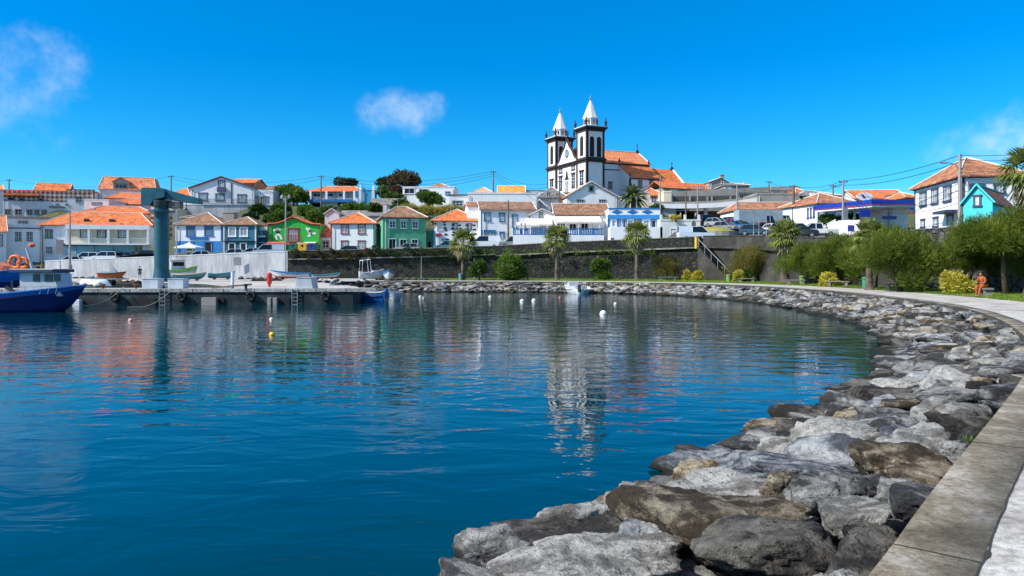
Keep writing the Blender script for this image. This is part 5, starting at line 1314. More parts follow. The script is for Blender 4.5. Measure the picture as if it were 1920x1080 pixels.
# ------------------------------------------------------------------ cars
RUB = flat('tyre_rubber', (.015, .015, .016), .85); RIMM = flat('wheel_rim', (.35, .36, .37), .35, .7)
LAMPW = flat('lamp_lens', (.7, .7, .68), .15); LAMPR = flat('tail_lamp', (.35, .01, .01), .2); PLATE = flat('number_plate', (.75, .75, .72), .5)
CGL = flat('car_glass', (.012, .015, .018), .05, var=.1)
CARS = {}
def make_car(kind, colname, col):
    """x forward, y left, z up; origin on the road under the middle"""
    L, W, H, prof, cab = {
      'car': (4.0, 1.66, 1.45, [(-2.0, .3), (-2.0, .82), (-1.85, .93), (1.0, .9), (1.75, .76), (1.98, .62), (2.0, .3)], [(-1.8, .92), (-1.35, 1.42), (.2, 1.44), (1.05, .9)]),
      'suv': (4.4, 1.8, 1.72, [(-2.2, .35), (-2.2, .95), (-2.1, 1.05), (1.1, 1.03), (1.95, .95), (2.18, .75), (2.2, .35)], [(-2.12, 1.04), (-1.9, 1.68), (.35, 1.7), (1.15, 1.02)]),
      'van': (4.9, 1.9, 1.95, [(-2.45, .35), (-2.45, 1.1), (-2.43, 1.2), (1.2, 1.15), (2.2, .95), (2.43, .7), (2.45, .35)], [(-2.43, 1.19), (-2.38, 1.92), (.7, 1.93), (1.5, 1.12)]),
      'pickup': (5.0, 1.8, 1.7, [(-2.5, .4), (-2.5, 1.0), (-.75, 1.0), (1.4, .98), (2.3, .9), (2.48, .7), (2.5, .4)], [(-.7, .99), (-.55, 1.66), (.75, 1.68), (1.45, .97)]),
      'box_truck': (5.8, 2.1, 2.9, [(-2.9, .45), (-2.9, .9), (-2.85, .95), (1.7, .95), (2.7, .95), (2.88, .8), (2.9, .45)], [(1.3, .94), (1.35, 2.05), (2.3, 2.05), (2.75, .94)])}[kind]
    r = bpy.data.objects.new(kind, None); COL.objects.link(r); paint = flat('car_paint_'+colname, col, .22, .1, .05, .6)
    b = MB(); b.prism(prof, 'y', -W/2, W/2)
    body = b.build('body', paint, r, bevel=.05)
    b = MB(); ins = .14; n = len(cab); vs = []
    for (x, z) in cab:
        k = ins if z > 1.2 else .03
        vs += [(x, -W/2+k, z), (x, W/2-k, z)]
    b.add(vs, [(0, 2, 4, 6), (7, 5, 3, 1), (0, 1, 3, 2), (4, 5, 7, 6), (2, 3, 5, 4), (6, 7, 1, 0)]); b.build('cabin', CGL, r)
    b = MB(); (x1, z1), (x2, z2) = cab[1], cab[2]; b.slab([(x1-.05, -W/2+ins-.02, z1+.05), (x2+.05, -W/2+ins-.02, z2+.05), (x2+.05, W/2-ins+.02, z2+.05), (x1-.05, W/2-ins+.02, z1+.05)], .07)
    def pil(p, q, w=.05):
        for s_ in (-1, 1): b.tube([(p[0], s_*(W/2-.03 if p[1] < 1.2 else W/2-ins), p[1]), (q[0], s_*(W/2-.03 if q[1] < 1.2 else W/2-ins), q[1])], w, 5)
    pil(cab[0], cab[1]); pil(cab[3], cab[2]); xm = (cab[1][0]*.45+cab[2][0]*.55); pil((xm, cab[0][1]), (xm, z1))
    b.build('roof', paint, r)
    if kind == 'van':
        for s_ in (-1, 1): b = MB(); b.add([(-2.4, s_*(W/2-.01), 1.15), (xm, s_*(W/2-.01), 1.15), (xm, s_*(W/2-ins+.03), 1.9), (-2.34, s_*(W/2-ins+.03), 1.9)], [(0, 1, 2, 3)]); b.build('side_panel', paint, r)
    if kind == 'box_truck':
        b = MB(); b.box(-2.9, 1.25, -W/2, W/2, .98, H); b.build('cargo_box', flat('cargo_box_grey', (.3, .38, .42), .5), r, bevel=.03)
    if kind == 'pickup':
        b = MB(); b.box(-2.4, -.85, -W/2+.1, W/2-.1, .99, 1.003); b.build('load_bed', DARK, r)
    wx = L*.31
    for x in (-wx, wx):
        for s_ in (-1, 1):
            q = MB(); q.prism([(.32*math.cos(a*.3927), .32*math.sin(a*.3927)) for a in range(16)], 'y', -.1, .1); w = q.build('wheel', RUB, r); w.location = (x, s_*(W/2-.07), .32)
            q = MB(); q.prism([(.19*math.cos(a*.628), .19*math.sin(a*.628)) for a in range(10)], 'y', -.115*1, .115); q.build('rim', RIMM, w)
    for s_ in (-1, 1):
        q = MB(); q.box(L/2-.06, L/2+.012, s_*W*.36-.17, s_*W*.36+.17, .62, .76); q.build('headlight', LAMPW, r)
        q = MB(); q.box(-L/2-.012, -L/2+.06, s_*W*.4-.1, s_*W*.4+.1, .66, .88); q.build('tail_light', LAMPR, r)
    q = MB(); q.box(L/2-.01, L/2+.02, -.25, .25, .42, .53); q.build('number_plate', PLATE, r)
    q = MB(); q.box(-L/2+.03, L/2-.03, -W/2+.06, W/2-.06, .22, .31); q.build('underbody', DARK, r)
    return r
CGRP = 'cars parked along the waterfront road'
def car(kind, px, Y, pyb, col, cn, deg, label):
    key = (kind, cn); x = PX(px, Y); z = PZ(pyb, Y); 
    if key not in CARS:
        CARS[key] = r = make_car(kind, cn, col)
    else:
        r = copy_tree(CARS[key])
    r.name = {'car': 'parked_car', 'suv': 'parked_suv', 'van': 'van', 'pickup': 'pickup_truck', 'box_truck': 'box_truck'}[kind]
    r.location = (x, Y, z); r.rotation_euler = (0, 0, R(deg)); tag(r, label, {'box_truck': 'truck', 'pickup': 'pickup truck', 'van': 'van'}.get(kind, 'car'), CGRP)
    GP.append((x, Y, z-.03)); return r
WC = (.75, .76, .78); SV = (.36, .38, .4); BK = (.02, .021, .024); BLU = (.03, .12, .3)
car('car', 133, 119, 497, WC, 'white', 185, 'low white car mostly hidden by the stained quay wall, leftmost of the parked row')
car('suv', 163, 120, 493, WC, 'white', 182, 'white estate car behind the quay wall below the pillared balcony')
car('suv', 198, 120, 491.5, WC, 'white', 180, 'second white estate car from the left, below the balcony')
car('car', 232, 121, 489, (.06, .12, .17), 'dark_teal', 180, 'dark teal car between white estate cars and the black one')
car('car', 273, 122, 486, BK, 'black', 180, 'black car just left of the crane column')
car('car', 372, 115.5, 488, WC, 'white', 196, 'white hatchback in front of the white gazebo')
car('car', 435, 115, 484.5, WC, 'white', 196, 'white saloon below the teal house')
car('car', 469, 115.5, 482.5, (.5, .62, .68), 'pale_blue', 200, 'pale blue car below the teal house corner')
car('van', 502, 115, 482, WC, 'white', 196, 'white people carrier beside the recycling bins')
car('car', 652, 114.5, 479, BK, 'black', 178, 'black car nose by the red-framed house')
car('car', 764, 113.5, 474, SV, 'silver', 180, 'silver white hatchback in front of the sea-green house')
car('car', 838, 114, 470, (.05, .16, .2), 'petrol', 180, 'petrol-coloured car in front of the house with black stones')
car('van', 908, 113, 466.5, WC, 'white', 180, 'white van behind the first palm crown')
car('pickup', 966, 112, 465, (.2, .2, .21), 'grey', 180, 'grey pickup truck beside the restaurant terrace')
car('van', 1305, 100, 452, (.7, .76, .84), 'blue_white', 0, 'white van with blue patches in front of the garage')
q = MB(); q.T = None
car('suv', 1328, 117, 424, BK, 'black', 30, 'black estate car at the mouth of the car shelter')
car('car', 1346, 114, 426, SV, 'silver', -50, 'silver car nearest the yellow grass mound')
car('car', 1362, 108, 434, (.22, .23, .24), 'gunmetal', -55, 'gunmetal hatchback facing the water right of the grass mound')
car('car', 1374, 118, 424, BLU, 'blue', -60, 'blue car at the back of the parking row')
car('car', 1382, 113, 428, (.55, .07, .03), 'red', -70, 'red car with orange load beside the low tiled house')
car('car', 1390, 109, 432, (.04, .14, .3), 'mid_blue', -70, 'small mid-blue car next to the red one')
car('car', 1416, 99, 442, (.025, .05, .1), 'navy', -25, 'navy car driving on the road in front of the trucks')
car('box_truck', 1416, 110, 431, (.3, .38, .42), 'grey_blue', 5, 'grey-blue box truck left of the wooden pole')
car('box_truck', 1447, 112, 430, (.2, .4, .45), 'teal', 5, 'teal box truck beside the wooden pole')
car('car', 1441, 103, 437, (.3, .02, .02), 'dark_red', 0, 'dark red car under the teal truck')
car('car', 1457, 100, 440, WC, 'white', 20, 'white car just left of the rough palm on the bend')
car('suv', 1498, 90, 446, BK, 'black', -15, 'black off-road car right of the rough palm on the bend')
car('pickup', 1530, 93, 444, WC, 'white', 170, 'white pickup truck below the navy-framed house')
# recycling bins
BG = 'row of recycling bins'
for px, col, cn, lb in ((551, (.02, .14, .08), 'green', 'dark green rounded recycling bin, left of the yellow one'), (568.5, (.75, .42, .01), 'yellow', 'yellow rounded recycling bin between the green and the blue'), (585, (.02, .05, .2), 'blue', 'dark blue rounded recycling bin right of the yellow one')):
    Y = 113; b = MB(); r = empty('recycling_bin', lb, 'bin', (PX(px, Y), Y, PZ(474, Y)), 0, BG)
    b.prism([(-.65, 0), (.65, 0), (.7, 1.0), (.6, 1.3), (.3, 1.48), (-.3, 1.48), (-.6, 1.3), (-.7, 1.0)], 'y', -.55, .55); b.build('bin_body', flat('bin_'+cn, col, .5), r, bevel=.05)
    b = MB(); b.prism([(.2*math.cos(k*.628), 1.05+.2*math.sin(k*.628)) for k in range(10)], 'y', -.57, -.54); b.build('opening', DARK, r); GP.append((PX(px, Y), Y, PZ(474.5, Y)))
# white gazebo
Y = 118; r = empty('gazebo', 'white pointed market gazebo in front of the blue and white house', 'gazebo', (PX(355, Y), Y, PZ(486, Y)))
b = MB(); w_ = 1.7; b.add([(-w_, -w_, 1.9), (w_, -w_, 1.9), (w_, w_, 1.9), (-w_, w_, 1.9), (-.5, -.5, 2.35), (.5, -.5, 2.35), (.5, .5, 2.35), (-.5, .5, 2.35), (0, 0, 2.75), (-w_, -w_, 1.7), (w_, -w_, 1.7), (w_, w_, 1.7), (-w_, w_, 1.7)],
    [(0, 1, 5, 4), (1, 2, 6, 5), (2, 3, 7, 6), (3, 0, 4, 7), (4, 5, 8), (5, 6, 8), (6, 7, 8), (7, 4, 8), (9, 10, 1, 0), (10, 11, 2, 1), (11, 12, 3, 2), (12, 9, 0, 3)]); b.build('canopy', TWHITE, r)
for x in (-1.6, 1.6):
    for y in (-1.6, 1.6): b = MB(); b.box(x-.04, x+.04, y-.04, y+.04, 0, 1.85); b.build('leg', STEEL, r)

# ------------------------------------------------------------------ crane on the quay
TEALP = flat('teal_crane_paint', (.004, .085, .12), .45, var=.2)
Y = 84; cx = PX(303, Y); r = empty('harbour_crane', 'tall teal column crane with a short boom on the quay', 'crane', (cx, Y, PZT))
zt = PZ(386, Y)-PZT
b = MB(); b.lathe(0, 0, [(1.1, 0), (1.1, .12), (.98, .14), (.84, 1.0), (.78, 1.4), (.76, zt-.3), (.76, zt)], 24); b.build('column', TEALP, r, smooth=False)
for k in range(20): pass
b = MB(); b.lathe(0, 0, [(1.4, zt-.75), (1.4, zt-.55), (.9, zt-.5)], 24); b.build('flange', TEALP, r)
b = MB(); b.lathe(0, 0, [(.95, zt-.1), (1.0, zt+.4), (1.0, zt+.6)], 20); b.build('slew_ring', flat('dark_grease', (.02, .03, .035), .5), r)
zh0 = PZ(386, Y)-PZT; zh1 = PZ(353, Y)-PZT
b = MB(); b.prism([(-1.95, zh0), (-1.95, zh1-.12), (-1.7, zh1), (.35, zh1-.05), (.75, zh1-.35), (.75, zh0+.9), (-.5, zh0+.6), (-.9, zh0)], 'y', -.85, .85); b.build('head_box', TEALP, r, bevel=.05)
zb0 = PZ(380, Y)-PZT; zb1 = PZ(356, Y)-PZT
b = MB(); x1 = PX(377, Y)-cx; b.prism([(.6, zb1-.05), (1.0, zb1-.1), (x1, PZ(373, Y)-PZT), (x1, PZ(383, Y)-PZT), (2.6, PZ(380, Y)-PZT), (.6, zh0+.75)], 'y', -.5, .5); b.build('boom', TEALP, r, bevel=.03)
b = MB(); b.box(.95, 2.3, -.45, .45, PZ(391, Y)-PZT, PZ(379, Y)-PZT); b.build('winch', flat('winch_grey', (.08, .08, .085), .5), r, bevel=.05)
b = MB(); b.tube([(2.8, 0, PZ(379, Y)-PZT), (2.8, 0, PZ(392, Y)-PZT)], .04, 6); b.lathe(2.8, 0, [(.12, PZ(394, Y)-PZT), (.18, PZ(392, Y)-PZT), (.1, PZ(391, Y)-PZT)], 8); b.build('hook', BLACKM, r)

# ------------------------------------------------------------------ poles, lamps and wires
def wires(name, pts, label, n=2, dz=.35, sag=.9, rad=.028):
    b = MB(); 
    for k in range(n):
        for p, q in zip(pts[:-1], pts[1:]):
            p = Vector(p)-Vector((0, 0, dz*k)); q = Vector(q)-Vector((0, 0, dz*k)); P = []
            for i in range(11): t = i/10; v = p.lerp(q, t); v.z -= sag*4*t*(1-t)*(1+.2*k); P.append(v)
            b.tube(P, rad, 4)
    tag(b.build(name, BLACKM), label, 'cable')
def pole(px, Y, pyt, pyb, label, r0=.13, mat=None, arm=True, name='utility_pole', lamp=None, n=8):
    x = PX(px, Y); z0 = PZ(pyb, Y); z1 = PZ(pyt, Y); r = empty(name, label, 'pole', (x, Y, z0)); H = z1-z0
    b = MB(); b.tube([(0, 0, -1.5), (0, 0, H)], [r0*1.25, r0*.8], n); b.build('pole', mat or WOOD, r)
    if arm:
        b = MB(); b.box(-.55, .55, -.05, .05, H-.35, H-.25); b.build('cross_arm', BLACKM, r)
        for dx in (-.5, 0, .5): b = MB(); b.lathe(dx, 0, [(.05, H-.25), (.07, H-.15), (.04, H-.03)], 6); b.build('insulator', TGREY, r)
    if lamp:
        s_ = lamp; b = MB(); b.tube([(0, -.0, H-1.6), (s_*.5, -.1, H-.95), (s_*1.5, -.2, H-.8)], .04, 5); b.build('lamp_arm', STEEL, r)
        b = MB(); b.box(min(s_*1.3, s_*2.0), max(s_*1.3, s_*2.0), -.3, -.08, H-.9, H-.76); b.build('lamp_head', STEEL, r, bevel=.03)
    return (x, Y, z1-.1)
CONP = plaster('concrete_pole', (.3, .28, .27), .2)
pA = pole(17, 168, 336, 360, 'utility pole above the chequered building, leftmost on the skyline')
pB = pole(321, 152, 329, 375, 'utility pole rising behind the crane boom')
pC = pole(602, 150, 329, 395, 'utility pole beside the veranda house')
pD = pole(925, 146, 320, 366, 'utility pole above the broad white building')
pE = pole(953, 116.5, 376, 452, 'rusty wooden pole in front of the long blue-trimmed house', .16, WOOD, False, lamp=None)
pF = pole(1049, 140, 338, 395, 'wooden pole with a lamp below the church facade', .14, WOOD, True)
pG = pole(1800, 68.5, 289, 430, 'thick concrete pole with a lamp arm at the corner of the big white house', .2, CONP, False, lamp=-1, n=6)
pH = pole(1581, 96, 337, 436, 'pale concrete pole with a grey box beside the fuel station', .17, CONP, True, n=6)
pI = pole(1488, 112, 347, 431, 'brown wooden pole in front of the concrete block', .22, WOOD, True)
pJ = pole(1382, 118, 346, 420, 'pole in front of the car shelter, rightmost of three', .13, CONP, True)
pK = pole(1308, 120, 345, 418, 'pole in front of the car shelter, middle of three', .12, CONP, False)
pL = pole(1286, 122, 357, 418, 'short pole in front of the car shelter, leftmost of three', .12, WOOD, False)
pM = pole(1238, 110, 328, 453, 'thin tall pole at the corner between the blue-banded house and the garage', .1, CONP, False)
pN = pole(1442, 150, 339, 360, 'distant pole above the concrete parking deck')
pO = pole(1562, 130, 346, 380, 'distant pole behind the navy-framed house roof')
b = MB(); b.box(-.3, .3, -.35, -.18, 0, 1.6); o = b.build('meter_box', STEEL, None, loc=(PX(1583, 95.7), 95.7, PZ(414, 95.7))); tag(o, 'grey metal box fixed to the concrete pole by the fuel station', 'box')
wires('power_line', [pG, pH], 'pair of black cables climbing from the fuel station pole to the corner pole', 2, .6, .5, .035)
wires('power_line', [(pG[0], pG[1], pG[2]-3.3), (pH[0], pH[1], pH[2]-1.3)], 'lower bundle of cables above the fuel station canopy', 3, .55, 1.0, .03)
wires('power_line', [pG, (PX(1990, 50), 50, PZ(280, 50))], 'cables running right from the corner pole behind the big palm', 2, .4, .2, .03)
wires('power_line', [(pG[0], pG[1], pG[2]-1.2), (PX(1990, 46), 46, PZ(310, 46))], 'lower cables right of the corner pole over the mottled roof', 3, .35, .4, .022)
wires('power_line', [pH, pI, pJ, pF], 'cables linking the poles along the upper road', 2, .4, .6, .03)
wires('power_line', [pN, pI], 'thin cable above the concrete deck', 1, .3, .5)
wires('power_line', [pO, pH], 'short cable behind the navy-framed house', 2, .3, .3)
wires('power_line', [pC, pD, pF], 'cables crossing the sky left of the church', 3, .45, 1.6, .035)
wires('power_line', [pB, pC], 'cable over the grey gabled house', 2, .6, 1.5, .03)
wires('power_line', [pA, pB], 'cable over the chequered building', 1, .4, 2.0, .03)
wires('power_line', [(PX(-60, 168), 168, PZ(330, 168)), pA], 'cable leaving the picture at the left', 1, .4, 1.0, .03)
def lamppost(px, Y, pyt, pyb, label, r0=.07, mat=STEEL, head=True):
    x = PX(px, Y); z0 = PZ(pyb, Y); H = PZ(pyt, Y)-z0; r = empty('street_lamp', label, 'street lamp', (x, Y, z0))
    b = MB(); b.lathe(0, 0, [(r0*2, -.3), (r0*2, .25), (r0*1.1, .3), (r0*.7, H)], 8); b.build('post', mat, r)
    if head:
        for s_ in (-1, 1):
            b = MB(); b.tube([(0, 0, H-.4), (s_*.45, 0, H-.15)], .03, 5); b.build('arm', mat, r)
            b = MB(); b.lathe(s_*.5, 0, [(.05, H-.3), (.2, H-.2), (.2, H+.1), (.05, H+.3)], 8); b.build('lamp_shade', CURT, r)
    return r
lamppost(535.5, 103, 369, 524, 'tall grey lamp post at the edge of the white quay wall', .11)
lamppost(331, 112, 390, 478, 'slim lamp post just right of the crane column', .08)
lamppost(131, 100, 398, 500, 'tall pale mast standing left in front of the pillared house', .14, CONP, False)
lamppost(79, 90, 425, 500, 'brown mast above the lifebuoy boat', .09, WOOD, False)
r = lamppost(113, 92, 409, 500, 'thin mast carrying a grey rectangular board', .04, STEEL, False)
b = MB(); b.box(-.46, .46, -.12, -.05, PZ(476, 92)-PZ(500, 92), PZ(450, 92)-PZ(500, 92)); b.build('board', flat('grey_board', (.13, .13, .14), .7), r)
lamppost(790, 101, 482, 522, 'slim bent lamp post before the black wall', .05, CONP, False)
lamppost(889, 101, 484, 524, 'short post between the beached boats and the lawn', .05, CONP, False)
for i, (px, Y, t, bt) in enumerate(((1413, 95, 405, 440), (1423, 95, 404, 440), (1437, 96, 398, 438))):
    lamppost(px, Y, t, bt, ['left', 'middle', 'right'][i]+' of three thin sign posts on the road before the trucks', .035, STEEL, False)
r = lamppost(1300.5, 104, 410, 450, 'post with a dark oval sign in front of the garage', .04, STEEL, False)
b = MB(); b.prism([(.32*math.cos(k*.524), PZ(421, 104)-PZ(450, 104)+.6*math.sin(k*.524)) for k in range(12)], 'y', -.1, -.05); b.build('sign_plate', TGREY, r)

# ------------------------------------------------------------------ stair, bins, benches
Y = 93.0; r = empty('staircase', 'stone stair descending along the grey wall, with a steel handrail', 'stairs', (PX(1321, Y)-.1, Y, PZT), math.atan2(86-94.6, 27.3-24.4)*.97)
n = 19; zt = PZ(463, Y)-PZT; L = 6.2; b = MB()
for k in range(n): b.box(L*k/n, L*(k+1)/n-.002, -.9, .9, -.3, zt*(1-k/n)-.002*k)
b.build('steps', MIDSTONE, r); b = MB(); b.tube([(0, -.85, zt+1.0), (L+.3, -.85, 1.0)], .05, 6)
for k in range(0, n, 4): b.tube([(L*k/n+.1, -.85, zt*(1-k/n)), (L*k/n+.1, -.85, zt*(1-k/n)+1.0)], .03, 5)
b.build('handrail', STEEL, r)
b = MB(); b.box(-.5, -.1, -1.0, -.6, zt-.2, zt+1.3); b.build('yellow_post', flat('yellow_paint', (.65, .42, .05), .6), r)
def bin_(px, Y, col, nm, label, pyb):
    r = empty('litter_bin', label, 'litter bin', (PX(px, Y), Y, PZT), 0, 'litter bins along the path'); r.scale = (.72, .72, .78) if Y > 60 else (.85, .85, .85)
    b = MB(); b.lathe(0, 0, [(.26, .0), (.3, .1), (.34, .85), (.36, .88)], 12); b.build('bin_body', flat(nm, col, .5), r)
    b = MB(); b.lathe(0, 0, [(.38, .93), (.36, 1.05), (.1, 1.12)], 12); b.build('lid', flat(nm, col, .5), r); b = MB(); b.box(-.03, .03, .33, .4, 0, 1.0); b.build('post', STEEL, r)
def dof(py): return (CZ-PZT)*F/(py-YH)
bin_(1366, dof(529.5), (.2, .3, .1), 'pale_green_plastic', 'pale green litter bin at the foot of the stone stair', 0)
bin_(1504, dof(534), (.16, .3, .06), 'lime_plastic', 'lime green litter bin under the first feathery trees', 0)
bin_(1624, dof(542), (.03, .25, .13), 'dark_green_plastic', 'dark green litter bin beside the path under the big feathery tree', 0)
bin_(863.5, dof(525.5), (.15, .3, .4), 'blue_grey_plastic', 'blue-grey litter bin near the first palm', 0)
BENM = plaster('bench_concrete', (.2, .19, .17), .3)
def bench(px, Y, rz, label, w=1.7):
    r = empty('park_bench', label, 'bench', (PX(px, Y), Y, PZT), rz, 'benches along the promenade')
    b = MB(); b.box(-w/2, w/2, -.25, .25, .4, .5); b.build('seat', BENM, r, bevel=.02)
    for s_ in (-1, 1): b = MB(); b.prism([(s_*w*.36-.14, -.05), (s_*w*.36+.14, -.05), (s_*w*.36+.1, .4), (s_*w*.36-.1, .4)], 'y', -.2, .2); b.build('leg', BENM, r)
bench(1252, dof(527), 0, 'stone bench in the shade of the lone feathery shrub', 2.2)
bench(1399.5, dof(530.5), -.15, 'pale stone bench left of the bushy tree and the yellow shrub', 1.7)
bench(1492, dof(534.5), -.3, 'stone bench next to the lime green bin', 1.7)
bench(1571, dof(538), -.5, 'dark bench beside the small yellow bush', 1.8)
bench(1686, dof(545), -.6, 'long dark stone bench under the big feathery tree', 1.9)
BX, BY = PX(1842, dof(556)), dof(556)
bench(1846, dof(556), 1.25, 'concrete bench on which the person in orange sits', 1.8)
bench(980, dof(525), 0, 'low white bench in front of the lush green shrub', 1.8)

# ------------------------------------------------------------------ people
def skin_mesh(nodes, edges, name, mat, parent, sub=2):
    me = bpy.data.meshes.new(name); keys = list(nodes); me.from_pydata([nodes[k][0] for k in keys], [(keys.index(a), keys.index(b_)) for a, b_ in edges], [])
    o = bpy.data.objects.new(name, me); COL.objects.link(o); md = o.modifiers.new('s', 'SKIN')
    for i, k in enumerate(keys):
        r = nodes[k][1]; sv = me.skin_vertices[0].data[i]; sv.radius = (r, r) if not hasattr(r, '__len__') else r; sv.use_root = (i == 0)
    o.modifiers.new('d', 'SUBSURF').levels = sub
    dg = bpy.context.evaluated_depsgraph_get(); nm = bpy.data.meshes.new_from_object(o.evaluated_get(dg)); o.modifiers.clear(); o.data = nm
    nm.materials.clear(); nm.materials.append(mat)
    for p in nm.polygons: p.use_smooth = True
    o.parent = parent; return o
SKIN = flat('skin', (.32, .17, .11), .6, var=.05); HAIR = flat('dark_hair', (.02, .015, .012), .8)
def person(label, loc, rz, J, shirt, trousers, skirtlen=None, shoes=None, hair=True, name_grp=None):
    """J: joint positions for the pose (metres, x forward)"""
    r = empty('person', label, 'person', loc, rz)
    N = {'pelvis': (J['pelvis'], .13), 'waist': (J['waist'], .115), 'chest': (J['chest'], (.15, .12)), 'neckb': (J['neckb'], .075), 'neck': (J['neck'], .05), 'head0': (J['head0'], .07), 'head1': (J['head1'], .095), 'head2': (J['head2'], .085), 'nose': (J['nose'], .012)}
    E = [('pelvis', 'waist'), ('waist', 'chest'), ('chest', 'neckb'), ('neckb', 'neck'), ('neck', 'head0'), ('head0', 'head1'), ('head1', 'head2'), ('head1', 'nose')]
    for s_ in 'LR':
        for k, rr in (('sh', .055), ('el', .04), ('wr', .026), ('hand', .03), ('hip', .085), ('kn', .055), ('an', .035), ('toe', .032)): N[k+s_] = (J[k+s_], rr)
        E += [('neckb', 'sh'+s_), ('sh'+s_, 'el'+s_), ('el'+s_, 'wr'+s_), ('wr'+s_, 'hand'+s_), ('pelvis', 'hip'+s_), ('hip'+s_, 'kn'+s_), ('kn'+s_, 'an'+s_), ('an'+s_, 'toe'+s_)]
        hw = Vector(J['hand'+s_]); wd = (hw-Vector(J['wr'+s_])).normalized(); sd = Vector((0, 1, 0)) if abs(wd.y) < .8 else Vector((1, 0, 0)); dn = wd.cross(sd)*.3
        for i in range(4):
            a = hw+sd*(.014*(i-1.5))*2; f1 = a+wd*(.045+.004*(i % 3)); f2 = f1+(wd+dn*1.5).normalized()*.035
            N['f%d%s' % (i, s_)] = (tuple(f1), .009); N['g%d%s' % (i, s_)] = (tuple(f2), .008); E += [('hand'+s_, 'f%d%s' % (i, s_)), ('f%d%s' % (i, s_), 'g%d%s' % (i, s_))]
        t1 = hw-sd*.05+wd*.01; N['t'+s_] = (tuple(t1), .01); t2 = t1+wd*.035; N['u'+s_] = (tuple(t2), .009); E += [('hand'+s_, 't'+s_), ('t'+s_, 'u'+s_)]
    skin_mesh(N, E, 'body', SKIN, r, 1)
    def sub(keys, edges, nm, mat, extra):
        n2 = {k: (N[k][0], tuple(x+extra for x in N[k][1]) if hasattr(N[k][1], '__len__') else N[k][1]+extra) for k in keys}
        return skin_mesh(n2, edges, nm, mat, r, 1)
    sub(['waist', 'chest', 'neckb', 'pelvis', 'shL', 'shR', 'elL', 'elR'], [('pelvis', 'waist'), ('waist', 'chest'), ('chest', 'neckb'), ('neckb', 'shL'), ('neckb', 'shR'), ('shL', 'elL'), ('shR', 'elR')], 'shirt', shirt, .022)
    ks = ['pelvis', 'hipL', 'hipR', 'knL', 'knR']; es = [('pelvis', 'hipL'), ('pelvis', 'hipR'), ('hipL', 'knL'), ('hipR', 'knR')]
    if skirtlen is None: ks += ['anL', 'anR']; es += [('knL', 'anL'), ('knR', 'anR')]
    sub(ks, es, 'trousers', trousers, .026)
    h0 = Vector(J['head1']); h2 = Vector(J['head2']); nb = (h0-Vector(J['nose'])).normalized()
    b = MB(); b.lathe(0, 0, [(.02, .125), (.07, .11), (.1, .06), (.105, .0), (.095, -.05), (.05, -.07)], 12); hr = b.build('hair', HAIR, r, smooth=True); hr.location = h2+nb*.022+Vector((0, 0, .0))
    for s_ in 'LR':
        a = Vector(J['an'+s_]); t = Vector(J['toe'+s_]); b = MB(); b.tube([a-(t-a)*.35+Vector((0, 0, -.03)), a+(t-a)*.4+Vector((0, 0, -.02)), t+(t-a)*.35+Vector((0, 0, -.005))], [.045, .052, .03], 8); b.build('shoe', shoes or BLACKM, r, smooth=True)
    return r
def standing(stride=0.0, lean=0.0):
    J = dict(pelvis=(0, 0, .93), waist=(lean*.3, 0, 1.08), chest=(lean*.7, 0, 1.28), neckb=(lean, 0, 1.42), neck=(lean*1.1, 0, 1.49), head0=(lean*1.1+.01, 0, 1.56), head1=(lean*1.1+.02, 0, 1.64), head2=(lean*1.1+.01, 0, 1.69), nose=(lean*1.1+.13, 0, 1.62))
    for s_, y, k in (('L', 1, 1), ('R', -1, -1)):
        J['sh'+s_] = (lean, .17*y, 1.4); J['el'+s_] = (lean-.08*k*stride*3, .24*y, 1.13); J['wr'+s_] = (lean+.1-.12*k*stride*2, .25*y, .9); J['hand'+s_] = (lean+.12-.13*k*stride*2, .25*y, .82)
        J['hip'+s_] = (0, .09*y, .88); J['kn'+s_] = (.05+stride*k*.5, .1*y, .48); J['an'+s_] = (stride*k, .11*y, .09+(.03 if k < 0 and stride else 0)); J['toe'+s_] = (stride*k+.15, .12*y, .035)
    return J
person('man in dark clothes walking on the quay left of the crane', (PX(262, dof(523.5)+0), dof(523.5), PZT), R(-60), standing(.22, .02), BLACKM, flat('grey_shorts', (.12, .12, .14), .8), skirtlen=1)
# seated person
J = dict(pelvis=(0, 0, .60), waist=(.03, 0, .74), chest=(.10, 0, .95), neckb=(.15, 0, 1.1), neck=(.18, 0, 1.16), head0=(.21, 0, 1.22), head1=(.24, 0, 1.29), head2=(.22, 0, 1.35), nose=(.34, 0, 1.25))
for s_, y in (('L', 1), ('R', -1)):
    J['sh'+s_] = (.15, .18*y, 1.07); J['el'+s_] = (.2, .24*y, .82); J['wr'+s_] = (.42, .12*y, .78); J['hand'+s_] = (.49, .06*y, .79)
    J['hip'+s_] = (.03, .1*y, .57); J['kn'+s_] = (.46, .13*y, .55); J['an'+s_] = (.5+.1*y, .12*y, .1); J['toe'+s_] = (.66+.1*y, .13*y, .04)
ORC = flat('orange_cloth', (.42, .09, .012), .85, var=.3)
person('person in orange shirt and trousers sitting on the bench, leaning forward over their hands', (PX(1843, dof(556)), dof(556)-.05, PZT), R(205), J, ORC, ORC, shoes=flat('pale_shoe', (.4, .25, .18), .7))
Y = 94; zz = PZ(447, Y); person('person in dark jacket walking on the road by the low white garden wall', (PX(1549, Y), Y, zz), R(20), standing(.25, .04), flat('grey_jacket', (.1, .1, .13), .8), flat('dark_trousers', (.05, .05, .06), .8))
GP.append((PX(1549, Y), Y, zz))
ter = (112-4.0, PZ(441, 107.8))
for px, sh, lb in ((978, (.35, .33, .33), 'standing person in a grey top at the left end of the restaurant terrace'), (985, (.12, .1, .12), 'standing person in a dark top on the restaurant terrace, beside the one in grey')):
    person(lb, (PX(px, 109), 109.2, ter[1]), R(200), standing(.0, .03), flat('top_%d' % px, sh, .8), BLACKM)
